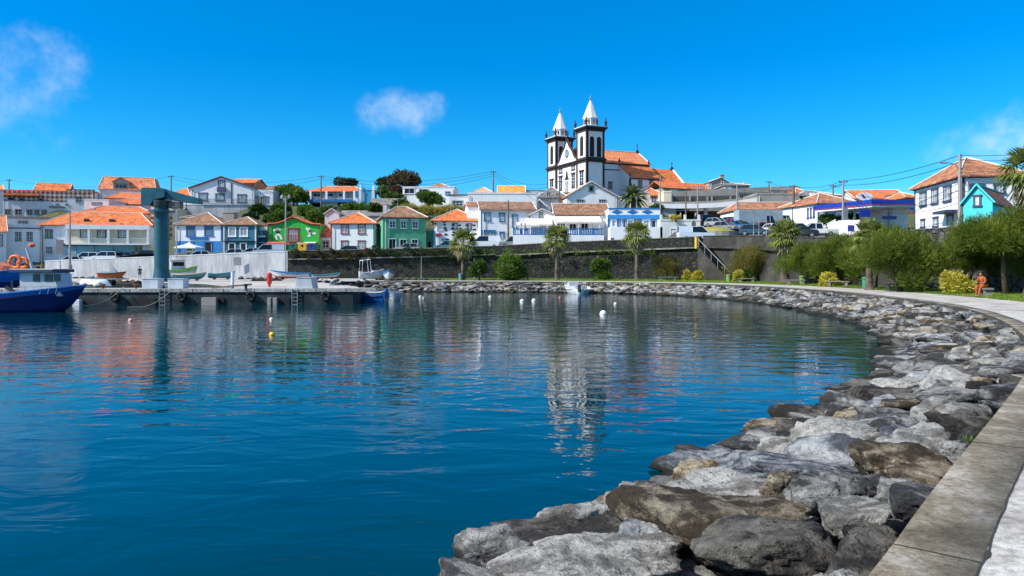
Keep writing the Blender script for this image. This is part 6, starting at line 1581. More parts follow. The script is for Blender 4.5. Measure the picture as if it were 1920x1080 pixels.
for i, (px, Y, lb) in enumerate(((1276, 120, 'person standing at the mouth of the car shelter between the left and middle poles'), (1304, 119, 'person in pale clothes standing just left of the middle pole'))):
    z = PZ(417, Y); person(lb, (PX(px, Y), Y, z), 0, standing(.1), flat('pale_top', (.4, .36, .36), .8), BLACKM); GP.append((PX(px, Y), Y, z))

# ------------------------------------------------------------------ boats
def hull(L, B, D, sheer, name, parent, mats, stem=.35, transom=.7, bands=None, th=.06, flare=.18, keel=.12, bow=2.3):
    """bow towards +x; z=0 at the keel; bands: list of (fraction of depth where colour index starts)"""
    ns = 22; nr = 9; V = []; Fc = []; MI = []
    def sec(t):      # t 0 stern .. 1 bow
        w = B/2*(transom+(1-transom)*math.sin(min(1, t/.5)*math.pi/2)) if t < .5 else B/2*max(0.0, 1-((t-.5)/.5)**bow)
        zt = D+sheer*(max(0, t-.25)/.75)**2+sheer*.25*(max(0, .25-t)/.25)**2; return w, zt
    for i in range(ns+1):
        t = i/ns; w, zt = sec(t); zk = keel*0+ (D*.75*max(0, (t-.82)/.18)**2)
        for j in range(nr+1):
            q = j/nr; y = w*(q**.42)*(1-flare*(1-q)*.8); z = zk+(zt-zk)*q**1.5 if j else zk
            x = -L/2+L*t+stem*q*(max(0, t-.6)/.4)**1.5
            V.append((x, y, z)); V.append((x, -y, z))
    def id_(i, j, s_): return (i*(nr+1)+j)*2+s_
    for i in range(ns):
        for j in range(nr):
            mi = 0
            for bi, fr in enumerate(bands or []):
                if (j+.5)/nr >= fr: mi = bi+1
            for s_ in (0, 1): Fc.append((id_(i, j, s_), id_(i+1, j, s_), id_(i+1, j+1, s_), id_(i, j+1, s_))); MI.append(mi)
    tr = [id_(0, j, 0) for j in range(nr+1)]+[id_(0, j, 1) for j in range(nr, -1, -1)]; Fc.append(tuple(tr)); MI.append(len(bands or []))
    b = MB(mats); b.v = V; b.f = Fc; b.mi = MI; o = b.build(name, None, parent, smooth=False)
    for p in o.data.polygons: p.use_smooth = True
    return o, sec
def hull_trim(L, B, D, sheer, sec, parent, mat, stem=.35, r=.05, deck=None, deckdrop=.3, name='gunwale'):
    for s_ in (1, -1):
        P = []
        for i in range(23):
            t = i/22; w, zt = sec(t); P.append((-L/2+L*t+stem*(max(0, t-.6)/.4)**1.5, s_*w, zt))
        b = MB(); b.tube(P, r, 6); b.build(name, mat, parent)
    if deck:
        vs = []; fs = []
        for i in range(23):
            t = i/22; w, zt = sec(t); x = -L/2+L*t+stem*.8*(max(0, t-.6)/.4)**1.5; vs += [(x, w*.97, zt-deckdrop), (x, -w*.97, zt-deckdrop)]
        for i in range(22): fs.append((2*i, 2*i+1, 2*i+3, 2*i+2))
        b = MB(); b.add(vs, fs); b.build('deck', deck, parent)
NAVY = flat('navy_hull_paint', (.005, .02, .14), .25, var=.15, coat=.4); BRB = flat('bright_blue_paint', (.01, .13, .48), .3, coat=.3); BWH = flat('boat_white', (.5, .53, .57), .35, var=.1); BRED = flat('antifouling_red', (.35, .04, .02), .6)
WB2 = flat('clean_boat_white', (.78, .79, .8), .3, var=.05); BTEAL = flat('boat_teal', (.05, .25, .3), .4); BORG = flat('boat_orange', (.8, .16, .03), .5)
# the blue fishing boat
Y = 47; L = 9.6; D = 1.15; x_bow = PX(156, Y)
r = empty('fishing_boat', 'deep blue wooden fishing boat with a white wheelhouse, moored at the left edge', 'boat', (x_bow-L/2-.45, Y, -.35), R(-2))
_, sec = hull(L, 2.9, 1.4, .62, 'hull', r, [NAVY, NAVY, BRB], stem=.75, bands=[.3, .88], bow=4.0)
hull_trim(L, 2.9, 1.4, .62, sec, r, BRB, .75, .06, flat('deck_grey', (.3, .33, .35), .7), .35)
wx0, wx1 = PX(54, Y)-r.location.x, PX(119, Y)-r.location.x; zr = PZ(509, Y)+.35; zd = 1.35
b = MB(); b.prism([(wx0, zd), (wx1+.5, zd), (wx1+.25, zd+.55), (wx1+.02, zr-.05), (wx0, zr-.05)], 'y', -.8, .8); wh = b.build('wheelhouse', BWH, r, bevel=.04)
b = MB(); b.prism([(wx1+.3, zd), (wx1+.75, zd+.15), (wx1+.55, zd+.3), (wx1+.3, zd+.35)], 'y', -.25, .25); b.build('foredeck_cabin', BWH, r, bevel=.04)
b = MB(); b.box(wx0-.5, wx1+.12, -1.1, 1.1, zr-.05, zr+.12); b.build('wheelhouse_roof', NAVY, r, bevel=.03); b = MB(); b.box(wx0-.45, wx1+.1, -1.05, 1.05, zr+.123, zr+.17); b.build('roof_top', CREAM, r)
for (x0, x1) in ((61, 74), (83, 99), (101, 114)):
    xa, xb = PX(x0, Y-1)-r.location.x, PX(x1, Y-1)-r.location.x; b = MB(); b.box(xa, xb, -.84, -.79, zr-.62, zr-.16); b.build('window', flat('wheelhouse_glass', (.03, .045, .06), .35), wh, bevel=.02)
b = MB()
for k in range(6): x = wx0+.1+k*.5; b.tube([(x, -1.25, 1.5), (x+.1, -1.2, 1.95)], .02, 5)
b.tube([(wx0+.2, -1.2, 1.95), (wx0+2.7, -1.15, 1.98), (wx1+.9, -.6, 2.2)], .02, 5); b.build('bow_rail', STEEL, r)
b = MB(); 
for k in range(26):
    a = 2*math.pi*k/26; 
b.tube([(.36*math.cos(2*math.pi*k/20), 0, .36*math.sin(2*math.pi*k/20)) for k in range(21)], .1, 8, cap=False); o = b.build('lifebuoy', BORG, None, smooth=True, loc=(PX(43, Y), Y-.75, zr+.2+.06)); tag(o, 'orange lifebuoy lying upright on the wheelhouse roof of the blue fishing boat', 'lifebuoy')
b = MB(); b.tube([(.3*math.cos(2*math.pi*k/20), 0, .3*math.sin(2*math.pi*k/20)) for k in range(21)], .1, 8, cap=False); o = b.build('lifebuoy', BORG, None, smooth=True, loc=(PX(47, Y), Y-.2, zr+.2)); tag(o, 'second orange ring just behind the upright lifebuoy on the wheelhouse', 'lifebuoy')
b = MB(); b.tube([(wx0-1.2, .2, 1.3), (wx0-1.2, .2, 2.3)], .06, 6); b.tube([(wx0-1.6, .2, 1.9), (wx0-.9, .2, 1.5)], .12, 6); b.build('net_hauler', BLACKM, r)
b = MB(); b.lathe(PX(22, Y)-r.location.x, -.4, [(.35, 1.25), (.42, 1.4), (.25, 1.5)], 10); b.build('net_heap', flat('aqua_net', (.05, .5, .4), .8), r)
b = MB(); b.box(-4.4, wx0-.1, -.9, .9, 1.22, 1.42); b.build('hatch', flat('boat_grey', (.22, .25, .26), .6), r)
# second blue boat behind with an orange cover
Y2 = 68; r = empty('fishing_boat', 'light blue boat with an orange cover behind the wheelhouse boat at the left edge', 'boat', (PX(-30, Y2), Y2, .75), R(4))
_, sec = hull(7.5, 2.6, 1.5, .4, 'hull', r, [NAVY, NAVY, BRB], stem=.5, bands=[.3, .6]); hull_trim(7.5, 2.6, 1.5, .4, sec, r, BRB, .5, .06, BWH, .2)
b = MB(); b.prism([(-2.4, 1.5), (2.6, 1.5), (2.2, 2.1), (1.2, 2.55), (-2.4, 2.5)], 'y', -.9, .9); b.build('cover', flat('orange_tarpaulin', (.75, .2, .12), .7), r, bevel=.15)
# white boat with a mast and an orange radome further back
Y3 = 72; r = empty('fishing_boat', 'white boat with a slanted white mast and an orange lamp behind the wheelhouse boat', 'boat', (PX(60, Y3), Y3, .45), R(8))
_, sec = hull(6.5, 2.2, 1.3, .35, 'hull', r, [BTEAL, BWH], stem=.4, bands=[.5]); hull_trim(6.5, 2.2, 1.3, .35, sec, r, BWH, .4, .05, BWH, .2)
b = MB(); b.tube([(.3, 0, 1.2), (-.5, 0, PZ(465, Y3)-.45)], [.16, .1], 8); b.build('mast', BWH, r); b = MB(); b.tube([(1.2, 0, 1.5), (-1.6, 0, PZ(472, Y3)-.45)], .07, 6); b.build('boom', STEEL, r)
b = MB(); b.lathe(.0, 0, [(.1, PZ(464, Y3)-.45), (.3, PZ(461, Y3)-.45), (.3, PZ(458, Y3)-.45), (.1, PZ(456, Y3)-.45)], 10); b.build('lamp', BORG, r)
b = MB(); b.box(-1.2, .9, -.7, .7, 1.2, 2.2); b.build('cabin', BTEAL, r, bevel=.05)
# rowing boats on the hard
def rowboat(px0, px1, Y, pyb, deg, mats, bands, label, H=None, cover=None, inner=BTEAL, B=None, name='rowing_boat', flip=False):
    Lx = abs(PX(px1, Y)-PX(px0, Y)); L_ = Lx/max(.35, abs(math.cos(R(deg)))); L_ = min(L_, 6.5)
    r = empty(name, label, 'boat', ((PX(px0, Y)+PX(px1, Y))/2, Y, PZT+.18), R(deg), 'boats laid up on the quay')
    D = H or L_*.14; B = B or L_*.34
    _, sec = hull(L_, B, D, D*.5, 'hull', r, mats, stem=L_*.05, bands=bands, transom=.55)
    hull_trim(L_, B, D, D*.5, sec, r, mats[-1], L_*.05, .04, inner, D*.35)
    for t in (.3, .55): w, zt = sec(t); b = MB(); b.box(-L_/2+L_*t-.12, -L_/2+L_*t+.12, -w*.95, w*.95, zt-.16, zt-.1); b.build('thwart', WOOD, r)
    for x in (-L_*.28, L_*.25): b = MB(); b.box(x-.1, x+.1, -B*.35, B*.35, -.2, .06); b.build('chock', WOOD, r)
    return r, D, L_, B
rowboat(511, 582, 97, 526, 178, [BRED, BWH, TBL], [.45, .85], 'red, white and blue open wooden boat at the foot of the grey lamp post', inner=BTEAL)
rowboat(588, 633, 95, 524, 28, [BRED, BWH, BTEAL], [.4, .8], 'white and turquoise boat with red bottom, tilted up at its bow on a trailer')
rr, D_, L_, B_ = rowboat(675, 716, 92, 524, 25, [BWH, BWH, BWH], [.5, .9], 'white motor boat with a square steel frame on the quay before the black wall', inner=flat('boat_inside', (.4, .42, .42), .6), name='motor_boat', H=.8)
b = MB(); 
for y in (-.75, .75): b.tube([(-1.3, y, .6), (-1.2, y, 2.3), (-.3, y, 2.4), (-.1, y, .7)], .04, 6)
b.tube([(-1.2, -.75, 2.3), (-1.2, .75, 2.3)], .04, 6); b.tube([(-.3, -.75, 2.4), (-.3, .75, 2.4)], .04, 6); b.build('frame', TWHITE, rr)
b = MB(); b.box(.2, .9, -.45, .45, .6, 1.1); b.build('console', BWH, rr, bevel=.05)
rowboat(717, 740, 90, 524, -80, [BWH, BWH, TBL], [.5, .75], 'small white boat seen bow-on with a blue stripe, right of the motor boat', H=.75, B=1.5, inner=BWH)
rr, D_, L_, B_ = rowboat(316, 362, 96, 520, 30, [BRED, BWH, flat('boat_green', (.2, .45, .1), .5)], [.35, .8], 'white boat with green stripe and a small wheelhouse just right of the crane foot', H=1.1, B=1.9, inner=BWH, name='fishing_boat')
b = MB(); b.prism([(-1.2, 1.0), (.5, 1.0), (.4, 2.3), (-1.2, 2.3)], 'y', -.7, .7); b.build('wheelhouse', BWH, rr, bevel=.05); b = MB(); b.box(-1.35, .6, -.85, .85, 2.3, 2.4); b.build('wheelhouse_roof', CREAM, rr)
b = MB(); b.box(-1.0, .3, -.73, -.69, 1.6, 2.1); b.build('window', CGL, rr)
rowboat(326, 382, 90, 523, 12, [flat('boat_dark_teal', (.03, .13, .16), .5), BTEAL, CREAM], [.6, .9], 'low dark teal boat hull beside the crane foot', H=.6)
rowboat(392, 438, 98, 523, 5, [flat('boat_dark_teal2', (.03, .13, .18), .5), BTEAL, BTEAL], [.6, .9], 'blue-green flat boat piled with gear before the stained wall', H=.6)
# docked small boats in the water
def floater(px0, px1, Y, deg, mats, bands, label, H, B, L_, name='motor_boat', z=-.18):
    r = empty(name, label, 'boat', ((PX(px0, Y)+PX(px1, Y))/2, Y, z), R(deg), 'small boats moored in the harbour')
    _, sec = hull(L_, B, H, H*.35, 'hull', r, mats, stem=L_*.06, bands=bands, transom=.75); hull_trim(L_, B, H, H*.35, sec, r, mats[-1], L_*.06, .05, BWH, H*.3); return r, sec
r, sec = floater(668, 727, 60, 158, [NAVY, BRB, BWH], [.2, .9], 'bright blue moored boat at the end of the pier', .95, 1.5, 2.7)
b = MB(); b.box(-.4, .5, -.5, .5, .6, 1.15); b.build('console', BWH, r, bevel=.08); b = MB(); b.lathe(.1, -.72, [(.05, .35), (.14, .45), (.14, .7), (.05, .8)], 8); b.build('fender', TWHITE, r)
b = MB(); b.box(-1.45, -1.15, -.2, .2, .5, 1.25); b.build('outboard_motor', TBL, r, bevel=.05)
r, sec = floater(722, 746, 64, 120, [BWH, BWH, BWH], [.3, .8], 'small white boat tucked behind the bright blue boat', .75, 1.3, 2.6)
b = MB(); b.prism([(-.2, .6), (.5, .6), (.2, 1.1), (-.2, 1.1)], 'y', -.4, .4); b.build('windscreen', CURT, r)
r, sec = floater(1065, 1085, 79, 100, [WB2, WB2, WB2], [.3, .8], 'left of two white motor boats moored against the far rocks', .95, 1.7, 3.6)
b = MB(); b.prism([(-.4, .8), (.9, .8), (.3, 1.4), (-.4, 1.4)], 'y', -.55, .55); b.build('cabin', BWH, r, bevel=.05)
r, sec = floater(1086, 1101, 78, 70, [WB2, WB2, WB2], [.3, .8], 'right of two white motor boats moored against the far rocks', .65, 1.5, 3.0)
b = MB(); b.box(-.3, .3, -.4, .4, .5, .95); b.build('console', BWH, r, bevel=.05); b = MB(); b.box(-1.7, -1.45, -.15, .15, .4, 1.2); b.build('outboard_motor', BLACKM, r, bevel=.04)
# jet ski
r = empty('jet_ski', 'orange and white jet ski on its trailer on the quay left of the crane', 'jet ski', (PX(208, 66), 66.0, PZT), R(10))
_, sec = hull(3.0, 1.1, .5, .2, 'hull', r, [BORG, BORG], stem=.3, bands=[.6]); hull_trim(3.0, 1.1, .5, .2, sec, r, BLACKM, .3, .03, BWH, .05)
b = MB(); b.prism([(-1.2, .45), (.9, .5), (.5, .95), (.1, .85), (-.2, .7), (-1.1, .75)], 'y', -.25, .25); b.build('seat', BWH, r, bevel=.06); b = MB(); b.tube([(.35, -.35, 1.05), (.45, 0, 1.0), (.35, .35, 1.05)], .03, 6); b.build('handlebar', BLACKM, r)
for ch in list(r.children): ch.location.z = .7; ch.scale = (.72, .72, .8)
b = MB(); b.box(-1.6, 1.4, -.4, .4, .55, .65); b.tube([(1.2, 0, .6), (-2.2, 0, .2)], .05, 6); b.tube([(-2.0, 0, .0), (-1.2, 0, .75)], .06, 6); b.build('trailer', STEEL, r)
for y in (-.5, .5): b = MB(); b.prism([(.28*math.cos(k*.524), .28+.28*math.sin(k*.524)) for k in range(12)], 'y', y-.08, y+.08); b.build('wheel', RUB, r)
r = empty('dinghy', 'pale blue upturned dinghy beside the jet ski', 'boat', (PX(180, 64), 64.0, PZT)); b = MB()
_, sec = hull(2.6, 1.1, .5, .1, 'hull', r, [flat('dinghy_blue', (.5, .62, .66), .5)], stem=.2, bands=[])
for ch in r.children: ch.rotation_euler = (math.pi, 0, R(-8)); ch.location.z = .62
# boxes and gear on the pier
def crate(px0, px1, py0, py1, mat, label, name='storage_box', slope=False, d=1.0):
    Y = 57.0; x0, x1 = PX(px0, Y), PX(px1, Y); H = PZ(py0, Y)-PZT
    r = empty(name, label, 'box', ((x0+x1)/2, Y, PZT)); w = (x1-x0)/2
    b = MB(); b.prism([(-w, 0), (w, 0), (w*(.8 if slope else 1), H), (-w*(.85 if slope else 1), H)], 'y', -d/2, d/2); b.build('box_body', mat, r, bevel=.02)
    b = MB(); b.box(-w*(.82 if slope else 1.03), w*(.78 if slope else 1.03), -d/2-.03, d/2+.03, H+.003, H+.05); b.build('lid', mat, r); return r
PB = flat('pale_blue_box', (.5, .56, .62), .5, var=.15)
crate(272, 302, 523, 545, PB, 'pale grey-blue storage box at the foot of the crane, left one')
crate(320, 349, 523, 545, PB, 'pale grey-blue storage box right of the crane column')
crate(559, 592, 521, 537, BWH, 'white sloping fibreglass box on the pier below the beached boats', 'fibreglass_box', True, 1.6)
Y = 62; r = empty('hydrant', 'red hydrant post with a round top on the pier', 'hydrant', (PX(505, Y), Y, PZT)); b = MB(); b.lathe(0, 0, [(.1, 0), (.12, .25), (.2, .3), (.2, .85), (.24, .9), (.2, 1.1), (.08, 1.2)], 12); b.build('post', flat('signal_red', (.6, .03, .01), .45), r)
b = MB(); b.tube([(-.3, 0, .75), (.3, 0, .75)], .07, 8); b.build('outlet', MATS['signal_red'], r)
for px, lb in ((461, 'black iron mooring bollard on the pier edge left of the hydrant'), (193, 'rusty mooring bollard on the pier edge by the jet ski'), (255, 'small rust-coloured bollard before the basin')):
    Y = 55.6; r = empty('bollard', lb, 'bollard', (PX(px, Y), Y, PZT), 0, 'bollards on the pier'); b = MB(); b.lathe(0, 0, [(.16, 0), (.1, .08), (.1, .25), (.2, .3), (.2, .38), (.08, .42)], 12); b.build('post', BLACKM if px == 461 else flat('rust', (.2, .07, .03), .9), r)
b = MB(); b.tube([(0, 0, 0), (0, 0, 1.3)], .12, 8); o = b.build('post', WHITE2, None, loc=(PX(436, 57.5), 57.5, PZT)); tag(o, 'short white post on the pier between the box and the bollard', 'post')
# tyres, floats and coiled gear
b = MB(); rr_ = random.Random(3)
def gear(px, Y, z, label, cols, n, spread, nm='fishing_gear'):
    r = empty(nm, label, 'fishing gear', (PX(px, Y), Y, z)); rg = random.Random(int(px))
    for ci, c in enumerate(cols):
        b = MB(); b.box(-spread*.9-ci*.1, spread*.9+ci*.1, -.6-ci*.05, .6+ci*.05, -.02, .05+ci*.02)
        for k in range(n):
            x, y = rg.uniform(-spread, spread), rg.uniform(-.6, .6); s_ = rg.uniform(.12, .3)
            if rg.random() < .5: b.tube([(x+s_*math.cos(a*.785), y+s_*math.sin(a*.785), .12) for a in range(9)], .09, 6, cap=False)
            else: b.lathe(x, y, [(s_*.4, 0), (s_, s_*.5), (s_*.9, s_*1.1), (s_*.2, s_*1.5)], 8)
        b.build('heap', flat('gear_%d_%d' % (px, ci), c, .85), r)
gear(135, 108, PZT, 'row of black tyres and bundles at the foot of the stained wall, left part', [BLACKM.diffuse_color[:3] if 0 else (.02, .02, .02), (.15, .14, .13)], 9, 4.5)
gear(185, 107, PZT, 'scattered dark fishing gear along the stained wall, left of the walking man', [(.03, .03, .035), (.2, .2, .2)], 9, 4.0)
gear(415, 101, PZT+.3, 'heap of nets and pots piled on the blue-green flat boat', [(.06, .12, .08), (.2, .17, .13)], 12, 1.6)
gear(470, 100, PZT, 'pots and buoys heaped before the stained wall by the plaque', [(.2, .22, .18), (.05, .05, .05)], 10, 1.6)
gear(745, 93, PZT, 'low brown heap of nets on the quay right of the bow-on boat', [(.06, .05, .035), (.09, .08, .05)], 16, 2.2)
gear(800, 92, PZT, 'dark trailer gear beside the bent lamp post', [(.03, .03, .03), (.06, .07, .06)], 10, 1.6)
gear(645, 68, PZT-.2, 'black outboard gear and ropes at the rocky corner of the quay', [(.02, .02, .025), (.12, .12, .12)], 9, 1.2)
gear(145, 62, PZT, 'white and grey bundles on the pier behind the bow of the blue boat', [(.5, .5, .48), (.12, .12, .12)], 8, 2.0)
gear(690, 76, PZT-.1, 'dark ropes lying on the quay corner before the motor boat', [(.03, .03, .03)], 9, 1.0)
gear(318, 58, PZT, 'white rope coils between the two storage boxes', [(.55, .55, .52), (.05, .05, .05)], 8, .35)
b = MB(); b.prism([(0, 0), (3.0, .25), (3.0, .4), (0, .12)], 'y', -.15, .15); o = b.build('plank', WOOD, None, loc=(PX(398, 57.2), 57.2, PZT)); tag(o, 'weathered plank resting aslant on the pier', 'plank')
gear(95, 80, PZT, 'crates and dark floats on the quay behind the wheelhouse of the blue boat', [(.04, .05, .06), (.3, .28, .25)], 9, 2.6)
gear(240, 76, PZT, 'dark pots beside the small rusty bollard at the basin', [(.03, .03, .03), (.18, .1, .05)], 10, 1.6)
gear(500, 88, PZT, 'nets and floats on the quay left of the red, white and blue boat', [(.07, .09, .06), (.25, .12, .05)], 12, 1.8)
gear(615, 80, PZT, 'black tyres and white buckets near the tilted turquoise boat', [(.02, .02, .02), (.45, .45, .43)], 12, 1.5)
for px, lb in ((215, 'black tyre hanging on the pier side left of the wide culvert'), (340, 'black tyre hanging on the pier side right of the crane'), (470, 'black tyre hanging on the pier side left of the narrow buttress'), (610, 'black tyre hanging near the right end of the pier')):
    Y = pier_y(px)-.16; b = MB(); b.tube([(.3*math.cos(a*.524), 0, .3*math.sin(a*.524)) for a in range(13)], .11, 6, cap=False); o = b.build('tyre_fender', RUB, None, smooth=True, loc=(PX(px, Y), Y, .62)); tag(o, lb, 'tyre', 'tyre fenders on the pier')
# plaque on the wall
b = MB(); Y = 109.3; b.box(-.55, .55, -.06, 0, -.6, .6); o = b.build('plaque', flat('plaque_grey', (.22, .22, .24), .6), None, loc=(PX(447, Y), Y-.35, PZ(490, Y))); tag(o, 'square grey plaque on the stained white wall', 'plaque')
# mooring ropes
def rope(P, Q, sag, label, rad=.03):
    b = MB(); P = Vector(P); Q = Vector(Q); L_ = []
    for i in range(15): t = i/14; v = P.lerp(Q, t); v.z -= sag*4*t*(1-t); v.z = max(v.z, .03); L_.append(v)
    b.tube(L_, rad, 5); tag(b.build('mooring_rope', flat('rope_beige', (.35, .3, .22), .9)), label, 'rope')
yp = 52.2
rope((PX(193, yp), 55, PZT+.2), (PX(149, 50), 50, .25), .45, 'slack mooring rope from the pier down to the bow of the blue boat')
rope((PX(318, 53), 53.5, PZT+.1), (PX(232, 51), 51.5, .05), .5, 'slack rope hanging down the pier side below the crane')
rope((PX(662, 57), 57, PZT), (PX(676, 59), 59.5, .85), .1, 'short rope from the pier corner to the bright blue boat')
# ladder and fender tyres on the pier wall
for px, lb in ((553, 'steel ladder on the pier side right of the culverts'), (305, 'steel ladder on the pier side below the crane')):
    Y = pier_y(px)-.05; b = MB(); x = PX(px, Y)
    for s_ in (-.2, .2): b.tube([(s_, 0, -.2), (s_, 0, 1.2)], .03, 5)
    for k in range(5): b.tube([(-.2, 0, .0+k*.27), (.2, 0, .0+k*.27)], .025, 5)
    o = b.build('ladder', STEEL, None, loc=(x, Y-.06, 0)); tag(o, lb, 'ladder')
# buoys and floats
def buoy(px, py, dia, mat, label, group='mooring buoys'):
    Y = CZ*F/(py+1.5-YH); r_ = dia*.4; r = empty('buoy', label, 'buoy', (PX(px, Y), Y, 0), 0, group)
    b = MB(); b.lathe(0, 0, [(r_*.3, -r_*.55), (r_*.85, -r_*.3), (r_, .1*r_), (r_*.88, r_*.6), (r_*.5, r_*1.0), (r_*.15, r_*1.12)], 14); b.build('float', mat, r, smooth=True)
    b = MB(); b.tube([(-.05, 0, r_*1.05), (-.05, 0, r_*1.25), (.05, 0, r_*1.25), (.05, 0, r_*1.05)], .015, 5); b.build('eye', BLACKM, r)
WB = flat('buoy_white', (.75, .75, .74), .4); 
buoy(510, 627, .32, flat('buoy_yellow', (.8, .5, .01), .35), 'yellow buoy, the nearest float, left of centre')
buoy(245, 600, .3, flat('buoy_pink', (.8, .4, .35), .4), 'pale pink buoy floating off the pier at the left')
buoy(509, 598, .28, WB, 'small white buoy behind the yellow one')
buoy(788, 556, .4, WB, 'white buoy, left of the close pair right of the bright blue boat'); buoy(794, 557.5, .3, flat('buoy_grey', (.5, .48, .45), .5), 'greyish float touching the white buoy of the close pair')
buoy(919, 556, .4, WB, 'white buoy alone off the leftmost green shrub'); buoy(979, 564, .48, WB, 'white buoy, left of two in the middle of the bay'); buoy(1001, 563, .48, WB, 'white buoy, right of two in the middle of the bay')
buoy(1050, 557.5, .36, flat('buoy_dull_red', (.4, .1, .1), .5), 'dull red buoy left of the white motor boats'); buoy(1154, 569, .36, flat('buoy_cream', (.6, .57, .5), .5), 'cream buoy right of the white motor boats')
buoy(1131, 588, .55, WB, 'large white buoy, the nearest float right of centre')

# ------------------------------------------------------------------ vegetation
def rand_dirs(rs, n):
    v = rs.normal(size=(n, 3)); return v/np.linalg.norm(v, axis=1)[:, None]
def leaf_cloud(rs, centers, radii, n, size, aspect, outward, up, name, mat, parent, origin):
    """n leaf blades in clumps; centers (k,3), radii (k,)"""
    k = len(centers); w = np.array(radii)**2; w = w/w.sum(); ci = rs.choice(k, n, p=w)
    d = rand_dirs(rs, n); rr = np.array(radii)[ci]*(rs.uniform(0, 1, n)**.45)
    P = np.array(centers)[ci]+d*rr[:, None]
    ax = d*outward+rs.normal(size=(n, 3))*(.55)+np.array([0, 0, up]); ax /= np.linalg.norm(ax, axis=1)[:, None]
    sd = np.cross(ax, rand_dirs(rs, n)); sd /= np.linalg.norm(sd, axis=1)[:, None]+1e-9
    s = size*rs.uniform(.6, 1.4, n)[:, None]; V = np.zeros((n, 4, 3))
    V[:, 0] = P; V[:, 1] = P+ax*s*.5+sd*s*aspect*.5; V[:, 2] = P+ax*s; V[:, 3] = P+ax*s*.5-sd*s*aspect*.5
    V = V.reshape(-1, 3)-np.array(origin)
    return npmesh(name, V, np.arange(n*4).reshape(n, 4), mat, parent)
BARK = flat('bark', (.09, .065, .045), .95, var=.3)
FEA = leafmat('feathery_green', (.05, .09, .01), (.11, .16, .016), (.21, .235, .035), .45, .4)
FEAR = leafmat('feathery_rusty_green', (.11, .11, .02), (.17, .17, .03), (.24, .17, .05), .7, .35)
BUSHG = leafmat('bush_green', (.03, .07, .012), (.06, .13, .016), (.12, .2, .03), .7, .3)
LIMEG = leafmat('lime_bush_green', (.035, .08, .01), (.08, .15, .018), (.16, .25, .035), .7, .35)
YELB = leafmat('variegated_yellow', (.25, .25, .02), (.48, .42, .05), (.65, .55, .12), 1.6, .3)
DKG = leafmat('dark_evergreen', (.012, .03, .012), (.03, .06, .018), (.06, .1, .03), .6, .2)
REDB = leafmat('reddish_foliage', (.09, .045, .03), (.15, .075, .045), (.2, .12, .06), .6, .25)
BRNT = leafmat('brownish_foliage', (.05, .035, .02), (.1, .065, .035), (.13, .11, .045), .5, .25)
DRYG = leafmat('dry_grass_yellow', (.2, .19, .03), (.34, .3, .04), (.42, .36, .1), .3, .2)
def tree(name, label, cat, x, y, z, W, H, mat, nleaf=5000, size=.3, aspect=.12, seed=0, trunks=1, crown0=.25, lobes=9, outward=1.2, up=.7, lean=0, group=None, D=None, kclump=60, limb=True, cr=1.0, zlo=.3):
    rs = np.random.RandomState(seed+11); r = empty(name, label, cat, (x, y, z), 0, group); D = D or W*.85
    c0 = crown0*H; ch = H-c0; C = []; Rr = []
    big = []
    for i in range(lobes):
        a = 2*math.pi*i/lobes+rs.uniform(-.4, .4); q = rs.uniform(.25, .62) if i else 0
        big.append((math.cos(a)*W/2*q, math.sin(a)*D/2*q, c0+ch*rs.uniform(zlo, .68) if i else c0+ch*.6))
    for i in range(kclump):
        b_ = big[i % lobes]; d = rand_dirs(rs, 1)[0]; d[2] = abs(d[2])*.9-.25
        q = rs.uniform(.55, 1.0)
        p = np.array(b_)+d*np.array([W*.27, D*.27, ch*.36])*q; p[2] = min(max(p[2], c0+.05*ch), H*.97)
        C.append(p); Rr.append(W*rs.uniform(.055, .12)*cr)
    leaf_cloud(rs, C, Rr, nleaf, size, aspect, outward, up, 'crown', mat, r, (0, 0, 0))
    b = MB()
    for t in range(trunks):
        a = rs.uniform(0, 6.28); bx, by = (0, 0) if trunks == 1 else (math.cos(a)*W*.06, math.sin(a)*W*.05)
        top = (bx*2.5+lean*H*.3, by*2.5, c0+ch*.35); r0 = max(.06, H*.022)/math.sqrt(trunks)*1.3
        mid = ((bx+top[0])/2+rs.uniform(-.08, .08)*H*.4, (by+top[1])/2, top[2]*.5)
        b.tube([(bx, by, -.3), mid, top], [r0*1.3, r0, r0*.6], 7)
        for j in range(5 if limb else 2):
            q = big[rs.randint(lobes)]; s_ = rs.uniform(.4, 1); st = (mid[0]+(top[0]-mid[0])*s_, mid[1]+(top[1]-mid[1])*s_, mid[2]+(top[2]-mid[2])*s_)
            b.tube([st, ((st[0]+q[0])/2, (st[1]+q[1])/2, (st[2]+q[2])/2+.1), (q[0]*1.3, q[1]*1.3, q[2]+ch*.15)], [r0*.5, r0*.35, r0*.12], 5)
    b.build('trunk', BARK, r, smooth=True); return r
def treepx(name, label, cat, px0, px1, pyt, pyb, Y, mat, **k):
    W = (px1-px0)/F*Y; zt = PZ(pyt, Y); zb_ = PZ(pyb, Y); return tree(name, label, cat, PX((px0+px1)/2, Y), Y, zb_, W, zt-zb_, mat, **k)
TG = 'feathery trees along the promenade'
def ty(pyb): return dof(pyb)
